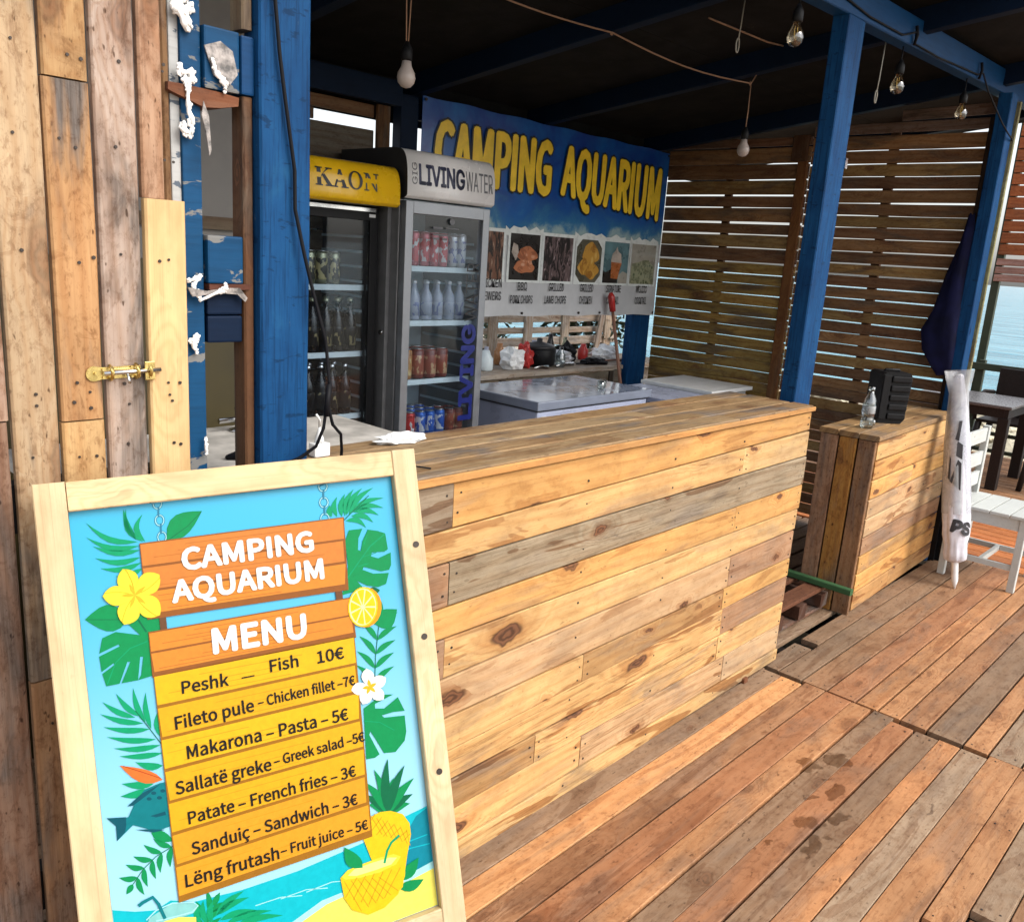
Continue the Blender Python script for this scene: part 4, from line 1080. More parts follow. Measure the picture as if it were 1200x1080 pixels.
# ------------------------------------------------------------------ plank wall on the left (closed shutter / door) with slide bolt
wall = thing('plank_wall', 'wall of upright reclaimed planks with a brass bolt, left of the blue posts', 'wall', (0.4, 1.63, 0))
def wplank(x0, x1, z0, z1, c, y=1.63, wear=1.0, t=0.02, mat='wallwood', dx=0.0, label=None):
    plank(wall, ((x0 + x1) / 2 - dx, y, z0), ((x0 + x1) / 2 + dx, y, z1), x1 - x0 - 0.003, t, (1, 0, 0), c, mat, wear=wear, jit=0.0015, off=-0.0, label=label)
TANW, GPK, ORW, YEL, DBR = lin('#c8ae8c', .92), lin('#bca89a', .92), lin('#c4986a', .92), lin('#e6c48e', .9), lin('#94714e', .75)
wplank(0.38, 0.468, 1.312, 2.75, lin('#c4a48e', .8))
wplank(0.38, 0.466, 0.0, 1.309, lin('#a58570', .75))
wplank(0.468, 0.549, 0.812, 2.75, TANW, dx=0.001)
wplank(0.468, 0.549, 0.0, 0.809, lin('#b8906a', .8), wear=0.4)
wplank(0.549, 0.630, 1.885, 2.75, lin('#d0a877', .84))
wplank(0.549, 0.630, 1.302, 1.882, ORW, wear=0.9)
wplank(0.549, 0.630, 0.0, 1.299, lin('#d3ad7a', .86), wear=0.5)
wplank(0.630, 0.709, 0.0, 2.75, GPK)
wplank(0.709, 0.757, 1.704, 2.75, lin('#c7a184', .8), wear=0.6)
wplank(0.757, 0.776, 1.60, 2.75, DBR, y=1.642, wear=0.5)
wplank(0.709, 0.792, 0.0, 1.703, YEL, y=1.622, wear=0.1, mat='newpine')
x = 0.38
while x > -1.2:
    w = rnd.uniform(0.078, 0.09)
    wplank(x - w, x, 0, 2.75, tint(rnd.choice([TANW, GPK, ORW]), 0.1))
    x -= w
pl = []
for x in (0.50, 0.585, 0.61, 0.67, 0.745, 0.76):
    for z in (0.72, 1.24, 1.33, 1.36, 1.59, 1.78, 1.93):
        pl.append((x + rnd.uniform(-.012, .012), 1.6185 if x < 0.7 else 1.6105, z + rnd.uniform(-.012, .012)))
nails(wall, pl, (0, -1, 0), 0.0028, 'wall_nails')
m = MB()
for z in (0.3, 1.1, 2.3):
    m.box(-1.2, 0.78, 1.641, 1.68, z, z + 0.09)
m.build('rail', 'black', wall)
bolt = MB()
Mt = Matrix.Translation((0.612, 1.616, 1.386)) @ Matrix.Rotation(math.radians(-1), 4, 'Y')
pr = [(math.cos(a) * 0.014 - 0.002, math.sin(a) * 0.014) for a in [math.radians(90 + 180 * i / 10) for i in range(11)]] + [(0.012, -0.011), (0.083, -0.011), (0.083, 0.011), (0.012, 0.011)]
bolt.prism(pr, 0.002, Mt)
bp = bolt.build('slide_bolt', 'brass', wall)
b2 = MB()
b2.tube([Mt @ Vector((0.012, -0.008, 0.001)), Mt @ Vector((0.118, -0.008, 0.001))], 0.0045, 10)
b2.tube([Mt @ Vector((0.055, -0.008, 0.0)), Mt @ Vector((0.055, -0.014, -0.013)), Mt @ Vector((0.055, -0.015, -0.02))], 0.0028, 8)
b2.build('rod', 'steel', bp)
for xx in (0.026, 0.074, 0.098):
    b3 = MB()
    b3.tube([Mt @ Vector((xx, 0.0, -0.013)), Mt @ Vector((xx, -0.010, -0.009)), Mt @ Vector((xx, -0.014, 0.001)), Mt @ Vector((xx, -0.010, 0.010)), Mt @ Vector((xx, 0.0, 0.014))], 0.0034, 6)
    b3.build('staple', 'brass', bp)
b4 = MB()
b4.box(0.088, 0.107, -0.0095, -0.006, -0.017, 0.018, Mt, 0.001)
for q in ((0.0, 0.0), (0.0975, 0.013), (0.0975, -0.012), (0.014, 0.0075), (0.014, -0.0075), (0.066, 0.0085), (0.066, -0.0085)):
    b4.use('brass').disc(Mt @ Vector((q[0], -0.003 if q[0] < .09 else -0.011, q[1])), (0, -1, 0), 0.0026, 0.001, 8)
b4.build('keeper_plate', None, bp)

# ------------------------------------------------------------------ upright blue pallet between wall and post
pal = thing('upright_pallet', 'battered blue pallet stood on end between plank wall and wide blue post, blobbed with foam', 'pallet', (0.85, 1.66, 0))
def pbox(name, mat, *b, **kw):
    m = MB()
    m.box(*b, **kw)
    return m.build(name, mat, pal)
pbox('stringer', 'whitechip', 0.777, 0.796, 1.638, 1.70, 0.0, 2.75, bev=0.003)
pbox('stringer', 'bluechip', 0.796, 0.836, 1.632, 1.70, 1.895, 2.75, bev=0.003)
pbox('stringer', 'bluechip', 0.796, 0.834, 1.632, 1.70, 0.0, 1.893, bev=0.003)
pbox('block', 'bluechip', 0.838, 0.910, 1.622, 1.72, 1.912, 2.022, bev=0.004)
pbox('block', 'blue', 0.911, 0.939, 1.617, 1.72, 1.912, 2.018, bev=0.004)
pbox('block', 'bluechip', 0.838, 0.914, 1.622, 1.72, 1.552, 1.645, bev=0.004)
pbox('block', 'bluedark', 0.838, 0.914, 1.628, 1.72, 1.49, 1.538, bev=0.004)
pbox('block', 'bluedark', 0.838, 0.914, 1.628, 1.72, 1.434, 1.488, bev=0.004)
pbox('block', 'bluechip', 0.838, 0.92, 1.64, 1.74, 0.75, 0.85, bev=0.004)
pbox('block', 'bluechip', 0.838, 0.92, 1.64, 1.74, 2.30, 2.42, bev=0.004)
o = plank(pal, (0.926, 1.645, 0.9), (0.927, 1.645, 1.91), 0.05, 0.022, (0, 1, 0), lin('#6b4a30'), 'slatwood', name='side_board')
plank(pal, (0.926, 1.645, 2.03), (0.926, 1.645, 2.5), 0.05, 0.022, (0, 1, 0), lin('#8d7a60'), 'slatwood', name='side_board')
m = MB()
prf = [(0.766, 0.012), (0.80, 0.002), (0.835, -0.008), (0.87, -0.004), (0.905, 0.004), (0.907, 0.020), (0.86, 0.024), (0.80, 0.026), (0.766, 0.026)]
m.prism([(x, z + 1.885) for x, z in prf], 0.11, Matrix.Translation((0, 1.62, 0)))
o = m.build('broken_board', 'slatwood', pal)
o.color = (*lin('#7d4a2c'), 0.6)
m = MB()
m.prism([(0.838, 1.540), (0.925, 1.541), (0.93, 1.552), (0.838, 1.551)], 0.09, Matrix.Translation((0, 1.618, 0)))
o = m.build('broken_board', 'slatwood', pal)
o.color = (*lin('#5d3526'), 0.4)
# foam strings and blobs
def foam(pts, r, par=pal, name='foam_blob', mat='foam'):
    m = MB()
    pp = [Vector(p[:3]) for p in pts]
    rr = [(p[3] if len(p) > 3 else r) for p in pts]
    for s in range(3):
        path, rad = [], []
        ph = rnd.uniform(0, 6)
        for k in range(len(pp) - 1):
            if (pp[k + 1] - pp[k]).length > .045:
                continue
            for f in (0, .33, .66):
                c = pp[k].lerp(pp[k + 1], f)
                a = ph + k * 1.9 + f * 3
                path.append(c + Vector((math.cos(a) * rr[k] * .45, -abs(math.sin(a * 1.3)) * .002, math.sin(a) * rr[k] * .45)))
                rad.append(rr[k] * (.42 + .22 * math.sin(a * 2.1)))
        if len(path) > 2:
            m.tube(path, rad, 7)
    for c, q_ in zip(pp, rr):
        tmp = bmesh.new()
        bmesh.ops.create_icosphere(tmp, subdivisions=3, radius=1.0)
        s = rnd.uniform(0, 9)
        mp = {}
        for v in tmp.verts:
            k = (1 + 0.3 * math.sin(4 * v.co.x + s) * math.sin(5 * v.co.z + s * 2) + 0.18 * math.sin(8 * v.co.y + s + 3 * v.co.z)) * q_ * .75
            mp[v] = m.bm.verts.new(Vector((c.x + v.co.x * k * 1.1, c.y + v.co.y * k * .5, c.z + v.co.z * k * 1.25)))
        for f in tmp.faces:
            ff = m.face([mp[v] for v in f.verts])
            if ff:
                ff.smooth = True
        tmp.free()
    o = m.build(name, mat, par)
    o['kind'] = 'stuff'
    return o
foam([(0.79 + 0.012 * math.cos(a) + i * 0.002, 1.622, 2.06 - 0.008 * i + 0.01 * math.sin(a * 2)) for i, a in enumerate([0, 1.2, 2.3, 3.3, 4.4, 5.4])] + [(0.80, 1.625, 2.035), (0.815, 1.628, 2.045), (0.80, 1.625, 2.02, .007)], 0.010)
foam([(0.79, 1.622, 1.94, .007), (0.79, 1.622, 1.93, .007), (0.812, 1.622, 1.932, .009), (0.818, 1.624, 1.922, .007), (0.80, 1.62, 1.917, .009), (0.803, 1.617, 1.90, .006, 2), (0.804, 1.617, 1.875, .007, 2.6), (0.806, 1.617, 1.845, .0075, 2.6), (0.806, 1.619, 1.822, .006, 1.5), (0.793, 1.62, 1.838, .009), (0.797, 1.62, 1.826, .007)], 0.008)
foam([(0.850, 1.614, 1.962, .004), (0.853, 1.614, 1.95, .005), (0.860, 1.614, 1.938, .006), (0.870, 1.614, 1.930, .0075), (0.876, 1.614, 1.922, .005), (0.874, 1.614, 1.91, .004)], 0.006)
foam([(0.797, 1.62, 1.557, .005), (0.81, 1.62, 1.561, .006), (0.82, 1.62, 1.566, .005), (0.806, 1.618, 1.548, .006), (0.812, 1.618, 1.535, .006, 1.6), (0.818, 1.618, 1.52, .004, 2.4), (0.858, 1.610, 1.538, .006), (0.865, 1.610, 1.541, .007), (0.868, 1.610, 1.552, .004)], 0.006)
foam([(0.80, 1.624, 1.44, .006), (0.812, 1.624, 1.446, .008), (0.806, 1.624, 1.435, .007), (0.812, 1.624, 1.416, .004)], 0.007)
foam([(0.825, 1.62, 1.240, .004), (0.826, 1.62, 1.226, .005), (0.826, 1.62, 1.210, .004)], 0.005)
m = MB()
m.prism([(0.836, 1.985), (0.868, 1.998), (0.893, 1.985), (0.903, 1.945), (0.887, 1.925), (0.855, 1.935)], 0.003, Matrix.Translation((0, 1.617, 0)))
m.build('torn_plastic', 'plastic_film', pal)
m = MB()
m.prism([(0.79, 1.545), (0.83, 1.538), (0.866, 1.544), (0.90, 1.545), (0.917, 1.525), (0.912, 1.517), (0.895, 1.532), (0.86, 1.534), (0.825, 1.530), (0.80, 1.527)], 0.004, Matrix.Translation((0, 1.612, 0)))
m.build('torn_plastic', 'plastic_film', pal)
m = MB()
m.prism([(0.824, 1.885), (0.834, 1.86), (0.838, 1.80), (0.834, 1.79), (0.828, 1.83), (0.820, 1.86)], 0.003, Matrix.Translation((0, 1.60, 0)))
m.build('torn_plastic', 'plastic_film', pal)

# ------------------------------------------------------------------ posts and header beam
def post(label, x0, x1, y0, y1, z1, mat='blue'):
    o = thing('wooden_post', label, 'post', ((x0 + x1) / 2, (y0 + y1) / 2, 0))
    m = MB()
    n = 8
    rows = []
    for i in range(n + 1):
        z = z1 * i / n
        jx, jy = rnd.uniform(-.0015, .0015), rnd.uniform(-.0015, .0015)
        c = 0.004
        rows.append([m.bm.verts.new((a + jx, b + jy, z)) for a, b in ((x0 + c, y0), (x1 - c, y0), (x1, y0 + c), (x1, y1 - c), (x1 - c, y1), (x0 + c, y1), (x0, y1 - c), (x0, y0 + c))])
    for p, q in zip(rows, rows[1:]):
        for k in range(8):
            m.face([p[k], p[(k + 1) % 8], q[(k + 1) % 8], q[k]])
    m.face(rows[0][::-1]); m.face(rows[-1])
    # long axis of the paint grain is local X: build upright, then label
    ob = m.build('timber', mat, o)
    return o
def hz(x):
    return 2.595 + (x - 3.365) * 0.0285
M['bluepost'] = None
def paint_vertical():
    t = NT('blue_post_paint')
    raw, off, oi = seeded(t)
    co = t.vmath('ADD', raw, off)
    X, Y, Zc = t.sep(co)
    g = t.noise(t.comb(t.math('MULTIPLY', X, 120.0), t.math('MULTIPLY', Y, 120.0), t.math('MULTIPLY', Zc, 5.0)), 1.0, 4, 0.65)
    b = t.noise(t.comb(t.math('MULTIPLY', X, 9.0), t.math('MULTIPLY', Y, 9.0), t.math('MULTIPLY', Zc, 5.0)), 1.0, 5, 0.65, 0.5)
    k = t.noise(t.comb(t.math('MULTIPLY', X, 22.0), t.math('MULTIPLY', Y, 22.0), t.math('MULTIPLY', Zc, 60.0)), 1.0, 3, 0.6)
    c = t.mix(t.ramp(b, 0.3, 0.7), (0.003, 0.036, 0.115), (0.006, 0.058, 0.165))
    c = t.mix(t.ramp(g, 0.45, 0.7, 0.0, 0.75), c, (0.0015, 0.018, 0.06))
    c = t.mix(t.ramp(b, 0.62, 0.8, 0.0, 0.45), c, (0.016, 0.095, 0.2))
    c = t.mix(t.ramp(k, 0.6, 0.68, 0.0, 0.7), c, (0.002, 0.018, 0.055))
    ch = t.noise(t.comb(t.math('MULTIPLY', X, 60.0), t.math('MULTIPLY', Y, 60.0), t.math('MULTIPLY', Zc, 14.0)), 1.0, 5, 0.7, 0.5)
    c = t.mix(t.ramp(ch, 0.7, 0.74, 0.0, 0.6), c, (0.10, 0.13, 0.15))
    sp = t.noise(co, 120.0, 2, 0.5)
    c = t.mix(t.ramp(sp, 0.76, 0.79, 0.0, 0.5), c, (0.12, 0.22, 0.32))
    t.bsdf(c, 0.6, t.bump(t.math('ADD', g, t.math('MULTIPLY', b, 0.6)), 0.6, 0.003), spec=0.12)
    return t.m
M['bluepost'] = paint_vertical()
pL = post('wide flat blue post between the upright pallet and the yellow drinks fridge', 0.940, 1.056, 1.60, 1.66, 2.66, 'bluepost')
pN = post('blue square post at the right end of the big bar counter', 3.365, 3.512, 1.55, 1.618, hz(3.43) - 0.002, 'bluepost')
m = MB(); m.box(3.505, 3.524, 1.545, 1.551, 2.06, 2.10); m.build('metal_clip', 'steel', pN)
pF = post('blue corner post beside the hanging navy tarpaulin and folded parasol', 5.36, 5.465, 1.50, 1.57, hz(5.4) - 0.002, 'bluepost')
plank(pF, (5.478, 1.53, 0.0), (5.478, 1.53, 2.62), 0.10, 0.022, (0, 1, 0), lin('#97986f'), 'wallwood', name='edge_board', wear=0.3)
hd = thing('header_beam', 'long blue beam carried by the posts along the front of the roof', 'beam', (3.5, 1.58, 2.6))
m = MB()
x0, x1 = 0.6, 6.9
n = 12
rows = []
for i in range(n + 1):
    x = x0 + (x1 - x0) * i / n
    z = hz(x)
    c = 0.004
    j = rnd.uniform(-.001, .001)
    rows.append([m.bm.verts.new((x, yy, zz)) for yy, zz in ((1.552 + j, z + c), (1.552 + j, z + 0.112), (1.556, z + 0.116), (1.616, z + 0.116), (1.62, z + 0.112), (1.62, z + c), (1.616, z + j), (1.556, z + j))])
for p, q in zip(rows, rows[1:]):
    for k in range(8):
        m.face([p[k], p[(k + 1) % 8], q[(k + 1) % 8], q[k]])
m.face(rows[0][::-1]); m.face(rows[-1])
m.build('timber', 'blue', hd)

# ------------------------------------------------------------------ roof: joists and tarred sheets
roof = thing('lean_to_roof', 'sloping dark roof of tarred sheets on blue joists over the bar', 'roof', (3.4, 2.5, 2.6))
def rz(y):
    return 2.682 - 0.125 * (y - 1.6)
for xc in (1.0, 2.04, 3.08, 4.10, 5.335, 6.3):
    m = MB()
    y0, y1 = 1.12, 3.86
    vs = []
    for (y, yy) in ((y0, 0), (y1, 1)):
        z = rz(y)
        vs.append([m.bm.verts.new((xc + a, y, z + b)) for a, b in ((0, 0.003), (0.003, 0), (0.057, 0), (0.06, 0.003), (0.06, 0.10), (0, 0.10))])
    for k in range(6):
        m.face([vs[0][k], vs[0][(k + 1) % 6], vs[1][(k + 1) % 6], vs[1][k]])
    m.face(vs[0][::-1]); m.face(vs[1])
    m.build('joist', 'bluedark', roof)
xs = [0.3, 1.03, 2.07, 3.11, 4.13, 5.365, 6.33, 7.0]
for a, b in zip(xs, xs[1:]):
    for (ya, yb) in ((1.10, 2.55), (2.554, 3.95)):
        m = MB()
        v = [m.bm.verts.new(p) for p in ((a + .002, ya, rz(ya) + .102), (b - .002, ya, rz(ya) + .102), (b - .002, yb, rz(yb) + .102), (a + .002, yb, rz(yb) + .102),
                                         (a + .002, ya, rz(ya) + .118), (b - .002, ya, rz(ya) + .118), (b - .002, yb, rz(yb) + .118), (a + .002, yb, rz(yb) + .118))]
        for f in ((0, 3, 2, 1), (4, 5, 6, 7), (0, 1, 5, 4), (1, 2, 6, 5), (2, 3, 7, 6), (3, 0, 4, 7)):
            m.face([v[i] for i in f])
        m.build('roof_sheet', 'tar', roof)

m = MB(); m.box(0.4, 6.9, 3.862, 3.885, 2.28, 2.52)
m.build('back_fascia', 'tar', roof)
m = MB(); m.box(3.0, 5.46, 3.742, 3.79, 2.382, 2.412)
m.build('back_batten', 'bluedark', roof)
# ------------------------------------------------------------------ back wall, left part
bw = thing('back_wall', 'plywood back wall with a bright slot above the yellow fridge', 'wall', (2.0, 3.76, 0))
def bwp(x0, x1, z0, z1, c, y=3.775, name='board'):
    plank(bw, (x0, y, (z0 + z1) / 2), (x1, y, (z0 + z1) / 2), z1 - z0, 0.018, (0, 0, 1), c, 'whitewood' if c[0] > .5 else 'slatwood', name=name, wear=0.8)
OLD = lin('#a37a55', .6)
bwp(1.15, 2.86, 2.27, 2.335, OLD)
bwp(1.15, 2.50, 2.212, 2.268, OLD)
bwp(1.15, 2.86, 1.70, 2.21, lin('#8a8072', .6))
bwp(1.15, 2.95, 1.0, 1.698, lin('#8a8072', .5))
bwp(1.15, 2.95, 0.0, 0.998, lin('#6a5a4a', .5))
plank(bw, (2.905, 3.75, 1.70), (2.905, 3.75, 2.335), 0.085, 0.022, (1, 0, 0), lin('#8a6238', .6), 'slatwood', name='upright')
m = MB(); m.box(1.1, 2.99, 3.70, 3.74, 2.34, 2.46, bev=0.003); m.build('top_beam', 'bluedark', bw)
o = thing('wooden_post', 'dark blue post at the left edge of the banner, behind the white-topped fridge', 'post', (3.06, 3.75, 0))
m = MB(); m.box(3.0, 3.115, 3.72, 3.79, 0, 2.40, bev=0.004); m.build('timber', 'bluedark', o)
o = thing('wooden_post', 'blue post under the right end of the banner, in the back corner', 'post', (5.36, 3.75, 0))
m = MB(); m.box(5.23, 5.455, 3.74, 3.80, 0, 2.36, bev=0.004); m.build('timber', 'bluepost', o)
m = MB(); m.box(3.117, 5.228, 3.745, 3.785, 2.30, 2.38); m.box(3.117, 5.228, 3.745, 3.785, 1.30, 1.36)
o = m.build('banner_rail', 'bluedark'); tag(o, 'dark rails behind the banner, holding it to the back posts', 'rail')
# side / store room behind the upright pallet
sr = thing('store_partition', 'dark grey and olive partition seen through the holes of the blue pallet', 'partition', (1.2, 2.7, 0))
m = MB(); m.box(0.4, 1.735, 2.70, 2.72, 1.56, 2.50); m.build('upper_panel', 'greypanel', sr)
m = MB(); m.box(0.4, 1.735, 2.695, 2.715, 0.0, 1.558); m.build('lower_panel', 'olivepanel', sr)
m = MB(); m.box(0.4, 1.735, 2.685, 2.699, 1.66, 1.70); o = m.build('trim', 'slatwood', sr); o.color = (*lin('#7a6a55', .6), .5)
wtop = MB(); wtop.box(0.62, 1.62, 1.88, 2.30, 1.075, 1.10, bev=0.003); wtop.box(0.66, 1.58, 1.92, 2.26, 0.0, 1.074)
o = wtop.build('work_table', 'slab'); tag(o, 'pale worktop behind the upright blue pallet, under the beer tap', 'worktop')
tp = thing('beer_tap', 'small chrome beer tap on the worktop behind the blue pallet', 'tap', (1.235, 2.22, 1.10))
m = MB(); m.lathe(1.235, 2.22, [(.03, 1.101), (.03, 1.106), (.012, 1.112), (.012, 1.16), (.016, 1.165), (.008, 1.19), (.004, 1.195)], 14); m.build('column', 'steel', tp)
m = MB(); m.tube([(1.17, 2.22, 1.135), (1.30, 2.21, 1.14)], 0.008, 8); m.tube([(1.27, 2.21, 1.14), (1.275, 2.17, 1.135), (1.276, 2.15, 1.11)], 0.007, 8); m.build('spout', 'steel', tp)
m = MB(); m.tube([(1.235, 2.21, 1.19), (1.225, 2.18, 1.235)], [0.006, 0.010], 8); m.build('lever', 'steel', tp)
o = MB(); o.tube([(1.20, 2.1, 1.108), (1.15, 2.0, 1.108), (1.04, 1.93, 1.108), (1.08, 1.90, 1.11), (1.25, 1.93, 1.108), (1.3, 2.1, 1.108)], 0.007, 8)
tag(o.build('hose', 'blackcable'), 'black hose coiled on the pale worktop behind the pallet', 'hose')

# ------------------------------------------------------------------ big counter
ctr = thing('bar_counter', 'long bar counter clad in yellow pallet boards, with a weathered grey-brown top', 'counter', (2.2, 1.64, 0))
YL, YO, YP, PK, PB, GW, GD, YB = (lin('#e6bb7e', .84), lin('#e2b06c', .84), lin('#e6c086', .84), lin('#d8b58a', .82), lin('#bf9876', .8), lin('#b39f82', .85), lin('#a5927a', .8), lin('#cda069', .76))
S0 = [(1.1035, 1.1035), (.985, 1.026), (.899, .920), (.782, .800), (.696, .695), (.583, .604), (.468, .481), (.364, .400), (.272, .285), (.177, .179), (.066, .066), (-.012, .012)]
ROWS = [[(1.372, GD, 1.2), (3.335, YO, .7)], [(2.81, YL, .9), (3.335, YP, .6)], [(1.369, PB, 1.0), (3.34, GW, 1.45)], [(2.803, YO, .7), (3.34, YO, .4)], [(1.366, PB, .9), (3.335, YL, .9)],
        [(2.806, PK, .6), (3.325, PB, .9)], [(1.95, YL, .9), (2.784, YB, .9), (3.325, YO, .5)], [(2.8, YL, 1.5), (3.325, PB, .9)], [(1.75, YB, 1.3), (2.79, YL, 1.5), (3.32, YL, .7)],
        [(1.98, YL, 1.0), (2.86, PK, 1.4), (3.325, PK, .7)], [(3.33, YL, 1.3)]]
XL, XR = 1.07, 3.335
np_ = []
for r, segs in enumerate(ROWS):
    zt, zb = S0[r], S0[r + 1]
    x = XL
    def zz(pair, x):
        f = (x - 1.3) / (3.33 - 1.3)
        return pair[0] + (pair[1] - pair[0]) * f
    yoff = rnd.uniform(-0.002, 0.002)
    for (xe, c, wr) in segs:
        a, b = x + 0.0012, xe - 0.0012
        wa, wb = zz(zt, a) - zz(zb, a) - .002, zz(zt, b) - zz(zb, b) - .002
        plank(ctr, (a, 1.464 + yoff, (zz(zt, a) + zz(zb, a)) / 2), (b, 1.464 + yoff + rnd.uniform(-.0015, .0015), (zz(zt, b) + zz(zb, b)) / 2), wa, 0.020, (0, 0, 1), tint(c, 0.05), 'pine', wear=wr, w1=wb, jit=0.0012, ch=0.002)
        for xx in (a + 0.02, b - 0.02):
            for q in (.25, .72):
                np_.append((xx + rnd.uniform(-.006, .006), 1.4535 + yoff, zz(zb, xx) + (zz(zt, xx) - zz(zb, xx)) * q + rnd.uniform(-.01, .01)))
        if b - a > 1:
            for xx in (1.9, 2.35, 2.8):
                if a < xx < b:
                    np_.append((xx, 1.4535 + yoff, zz(zb, xx) + (zz(zt, xx) - zz(zb, xx)) * rnd.choice([.3, .6])))
        x = xe
nails(ctr, np_, (0, -1, 0), 0.0032, 'front_nails')
TG = lin('#b59a74', .8)
yy = 1.452
for i, (w, cc, xs_) in enumerate(((0.098, TG, (2.75,)), (0.096, tint(TG), (1.9,)), (0.097, tint(TG), (2.5,)), (0.09, tint(TG), (2.2,)))):
    ends = [1.068, *xs_, 3.34 - 0.012 * (i % 2)]
    for a, b in zip(ends, ends[1:]):
        plank(ctr, (a + .001, yy + w / 2, 1.1165), (b - .001, yy + w / 2, 1.1165), w - 0.002, 0.026, (0, 1, 0), tint(lin('#bb9a6e', .66) if b > 3 else cc, .06), 'top', wear=1.0, ch=0.003)
    yy += w
plank(ctr, (1.07, 1.4470, 1.1165), (3.338, 1.4470, 1.1175), 0.025, 0.008, (0, 0, 1), lin('#dda563', .8), 'pine', name='edge_strip', wear=0.3)
for i, z in enumerate([0.02 + 0.118 * k for k in range(9)]):
    plank(ctr, (3.327, 1.476, z + .055), (3.327, 1.835, z + .055), 0.114, 0.018, (0, 0, 1), tint(YB, .1), 'pine', name='end_plank')
m = MB()
for x in (1.12, 1.8, 2.5, 3.24):
    m.box(x, x + 0.06, 1.476, 1.516, 0.03, 1.102); m.box(x, x + 0.06, 1.79, 1.83, 0.03, 1.102)
    m.box(x, x + 0.06, 1.517, 1.789, 1.03, 1.09)
m.box(1.08, 3.31, 1.55, 1.78, 0.35, 0.37)
o = m.build('inner_frame', 'pine', ctr); o.color = (*YB, .5)
plank(ctr, (3.05, 1.44, .012), (3.05, 1.82, .012), 0.035, 0.024, (1, 0, 0), lin('#7a4e35'), 'pine', name='foot', wear=.3)
plank(ctr, (1.6, 1.47, .012), (1.6, 1.82, .012), 0.035, 0.024, (1, 0, 0), lin('#7a4e35'), 'pine', name='foot', wear=.3)

# ------------------------------------------------------------------ second, smaller counter
c2 = thing('bar_counter', 'smaller side counter of pallet boards carrying the speaker and water bottle', 'counter', (4.13, 1.45, 0))
F0 = Vector((4.13, 1.455, 0)); F1 = Vector((5.40, 1.497, 0)); ux = (F1 - F0).normalized(); uy = Vector((-ux.y, ux.x, 0))
H2 = 0.916
seam = [0.016 + i * (H2 - .03 - 0.016) / 9 for i in range(10)]
cols2 = [YB, YO, tint(YO), PB, PK, tint(PK), tint(YO), YO, YL]
for i in range(9):
    za, zb = seam[i], seam[i + 1]
    cut = [0, 1.27] if i % 3 else [0, rnd.uniform(.5, .9), 1.27]
    for a, b in zip(cut, cut[1:]):
        plank(c2, F0 + ux * (a + .001) + uy * .01 + Vector((0, 0, (za + zb) / 2)), F0 + ux * (b - .001) + uy * .01 + Vector((0, 0, (za + zb) / 2)), zb - za - .003, .02, (0, 0, 1), tint(cols2[i], .1), 'pine', wear=1.1, jit=.0015)
D2 = 0.275
for k in range(3):
    a, b = .002 + k * D2 / 3, .002 + (k + 1) * D2 / 3
    plank(c2, F0 + uy * ((a + b) / 2) + ux * -.010 + Vector((0, 0, .0)), F0 + uy * ((a + b) / 2) + ux * -.010 + Vector((0, 0, H2 - .03)), b - a - .003, .018, uy, [lin('#a8805c', .9), lin('#bb8844', .9), lin('#b08a6c', .9)][k], 'wallwood', wear=.4)
for k in range(3):
    a, b = -.012 + k * .10, -.012 + (k + 1) * .10
    plank(c2, F0 + uy * ((a + b) / 2) - ux * .022 + Vector((0, 0, H2 - .013)), F1 + uy * ((a + b) / 2) + ux * .0 + Vector((0, 0, H2 - .013)), b - a - .002, .026, uy, tint(lin('#c39c6a', .7), .06), 'top', wear=.6)
m = MB()
Mx = Matrix.Translation(F0) @ Matrix((ux, uy, Vector((0, 0, 1)))).transposed().to_4x4()
m.box(0.02, 1.25, .022, D2 - .004, .02, H2 - .03, Mx)
m.build('carcass', 'black', c2)
m = MB(); m.box(5.40, 5.425, 1.47, 1.75, 0.0, 0.80); m.build('end_panel', 'black', c2)
m = MB(); m.box(5.427, 5.50, 1.44, 1.49, 0.0, 0.55); m.build('end_block', 'black', c2)
pp = []
for i in range(9):
    for s in (.05, .42, .86, 1.2):
        pp.append(F0 + ux * (s + rnd.uniform(-.01, .01)) - uy * .0005 + Vector((0, 0, (seam[i] + seam[i + 1]) / 2 + rnd.uniform(-.02, .02))))
nails(c2, pp, -uy, .003)
# things between the counters
o = plank(None, (4.035, 1.43, .152), (4.04, 1.80, .152), .04, .03, (1, 0, 0), (0.05, .12, .05), 'green', name='green_batten')
tag(o, 'green painted batten lying across the gap between the two counters', 'batten')
fp_ = thing('floor_pallet', 'low pallet on the deck in the gap behind the two counters', 'pallet', (3.8, 1.95, 0))
for k in range(5):
    plank(fp_, (3.53 + .01 * k, 1.62 + k * .15, .122), (4.07, 1.62 + k * .15, .122), .095, .02, (0, 1, 0), tint(lin('#8d5d42', .7)), 'wallwood')
for x in (3.56, 3.8, 4.04):
    plank(fp_, (x, 1.56, .07), (x, 2.28, .07), .08, .07, (1, 0, 0), tint(lin('#6d4a38', .6)), 'wallwood', name='block')
for k in (0, 2, 4):
    plank(fp_, (3.52, 1.62 + k * .15, .022), (4.07, 1.62 + k * .15, .022), .095, .018, (0, 1, 0), tint(lin('#8d5d42', .7)), 'wallwood')

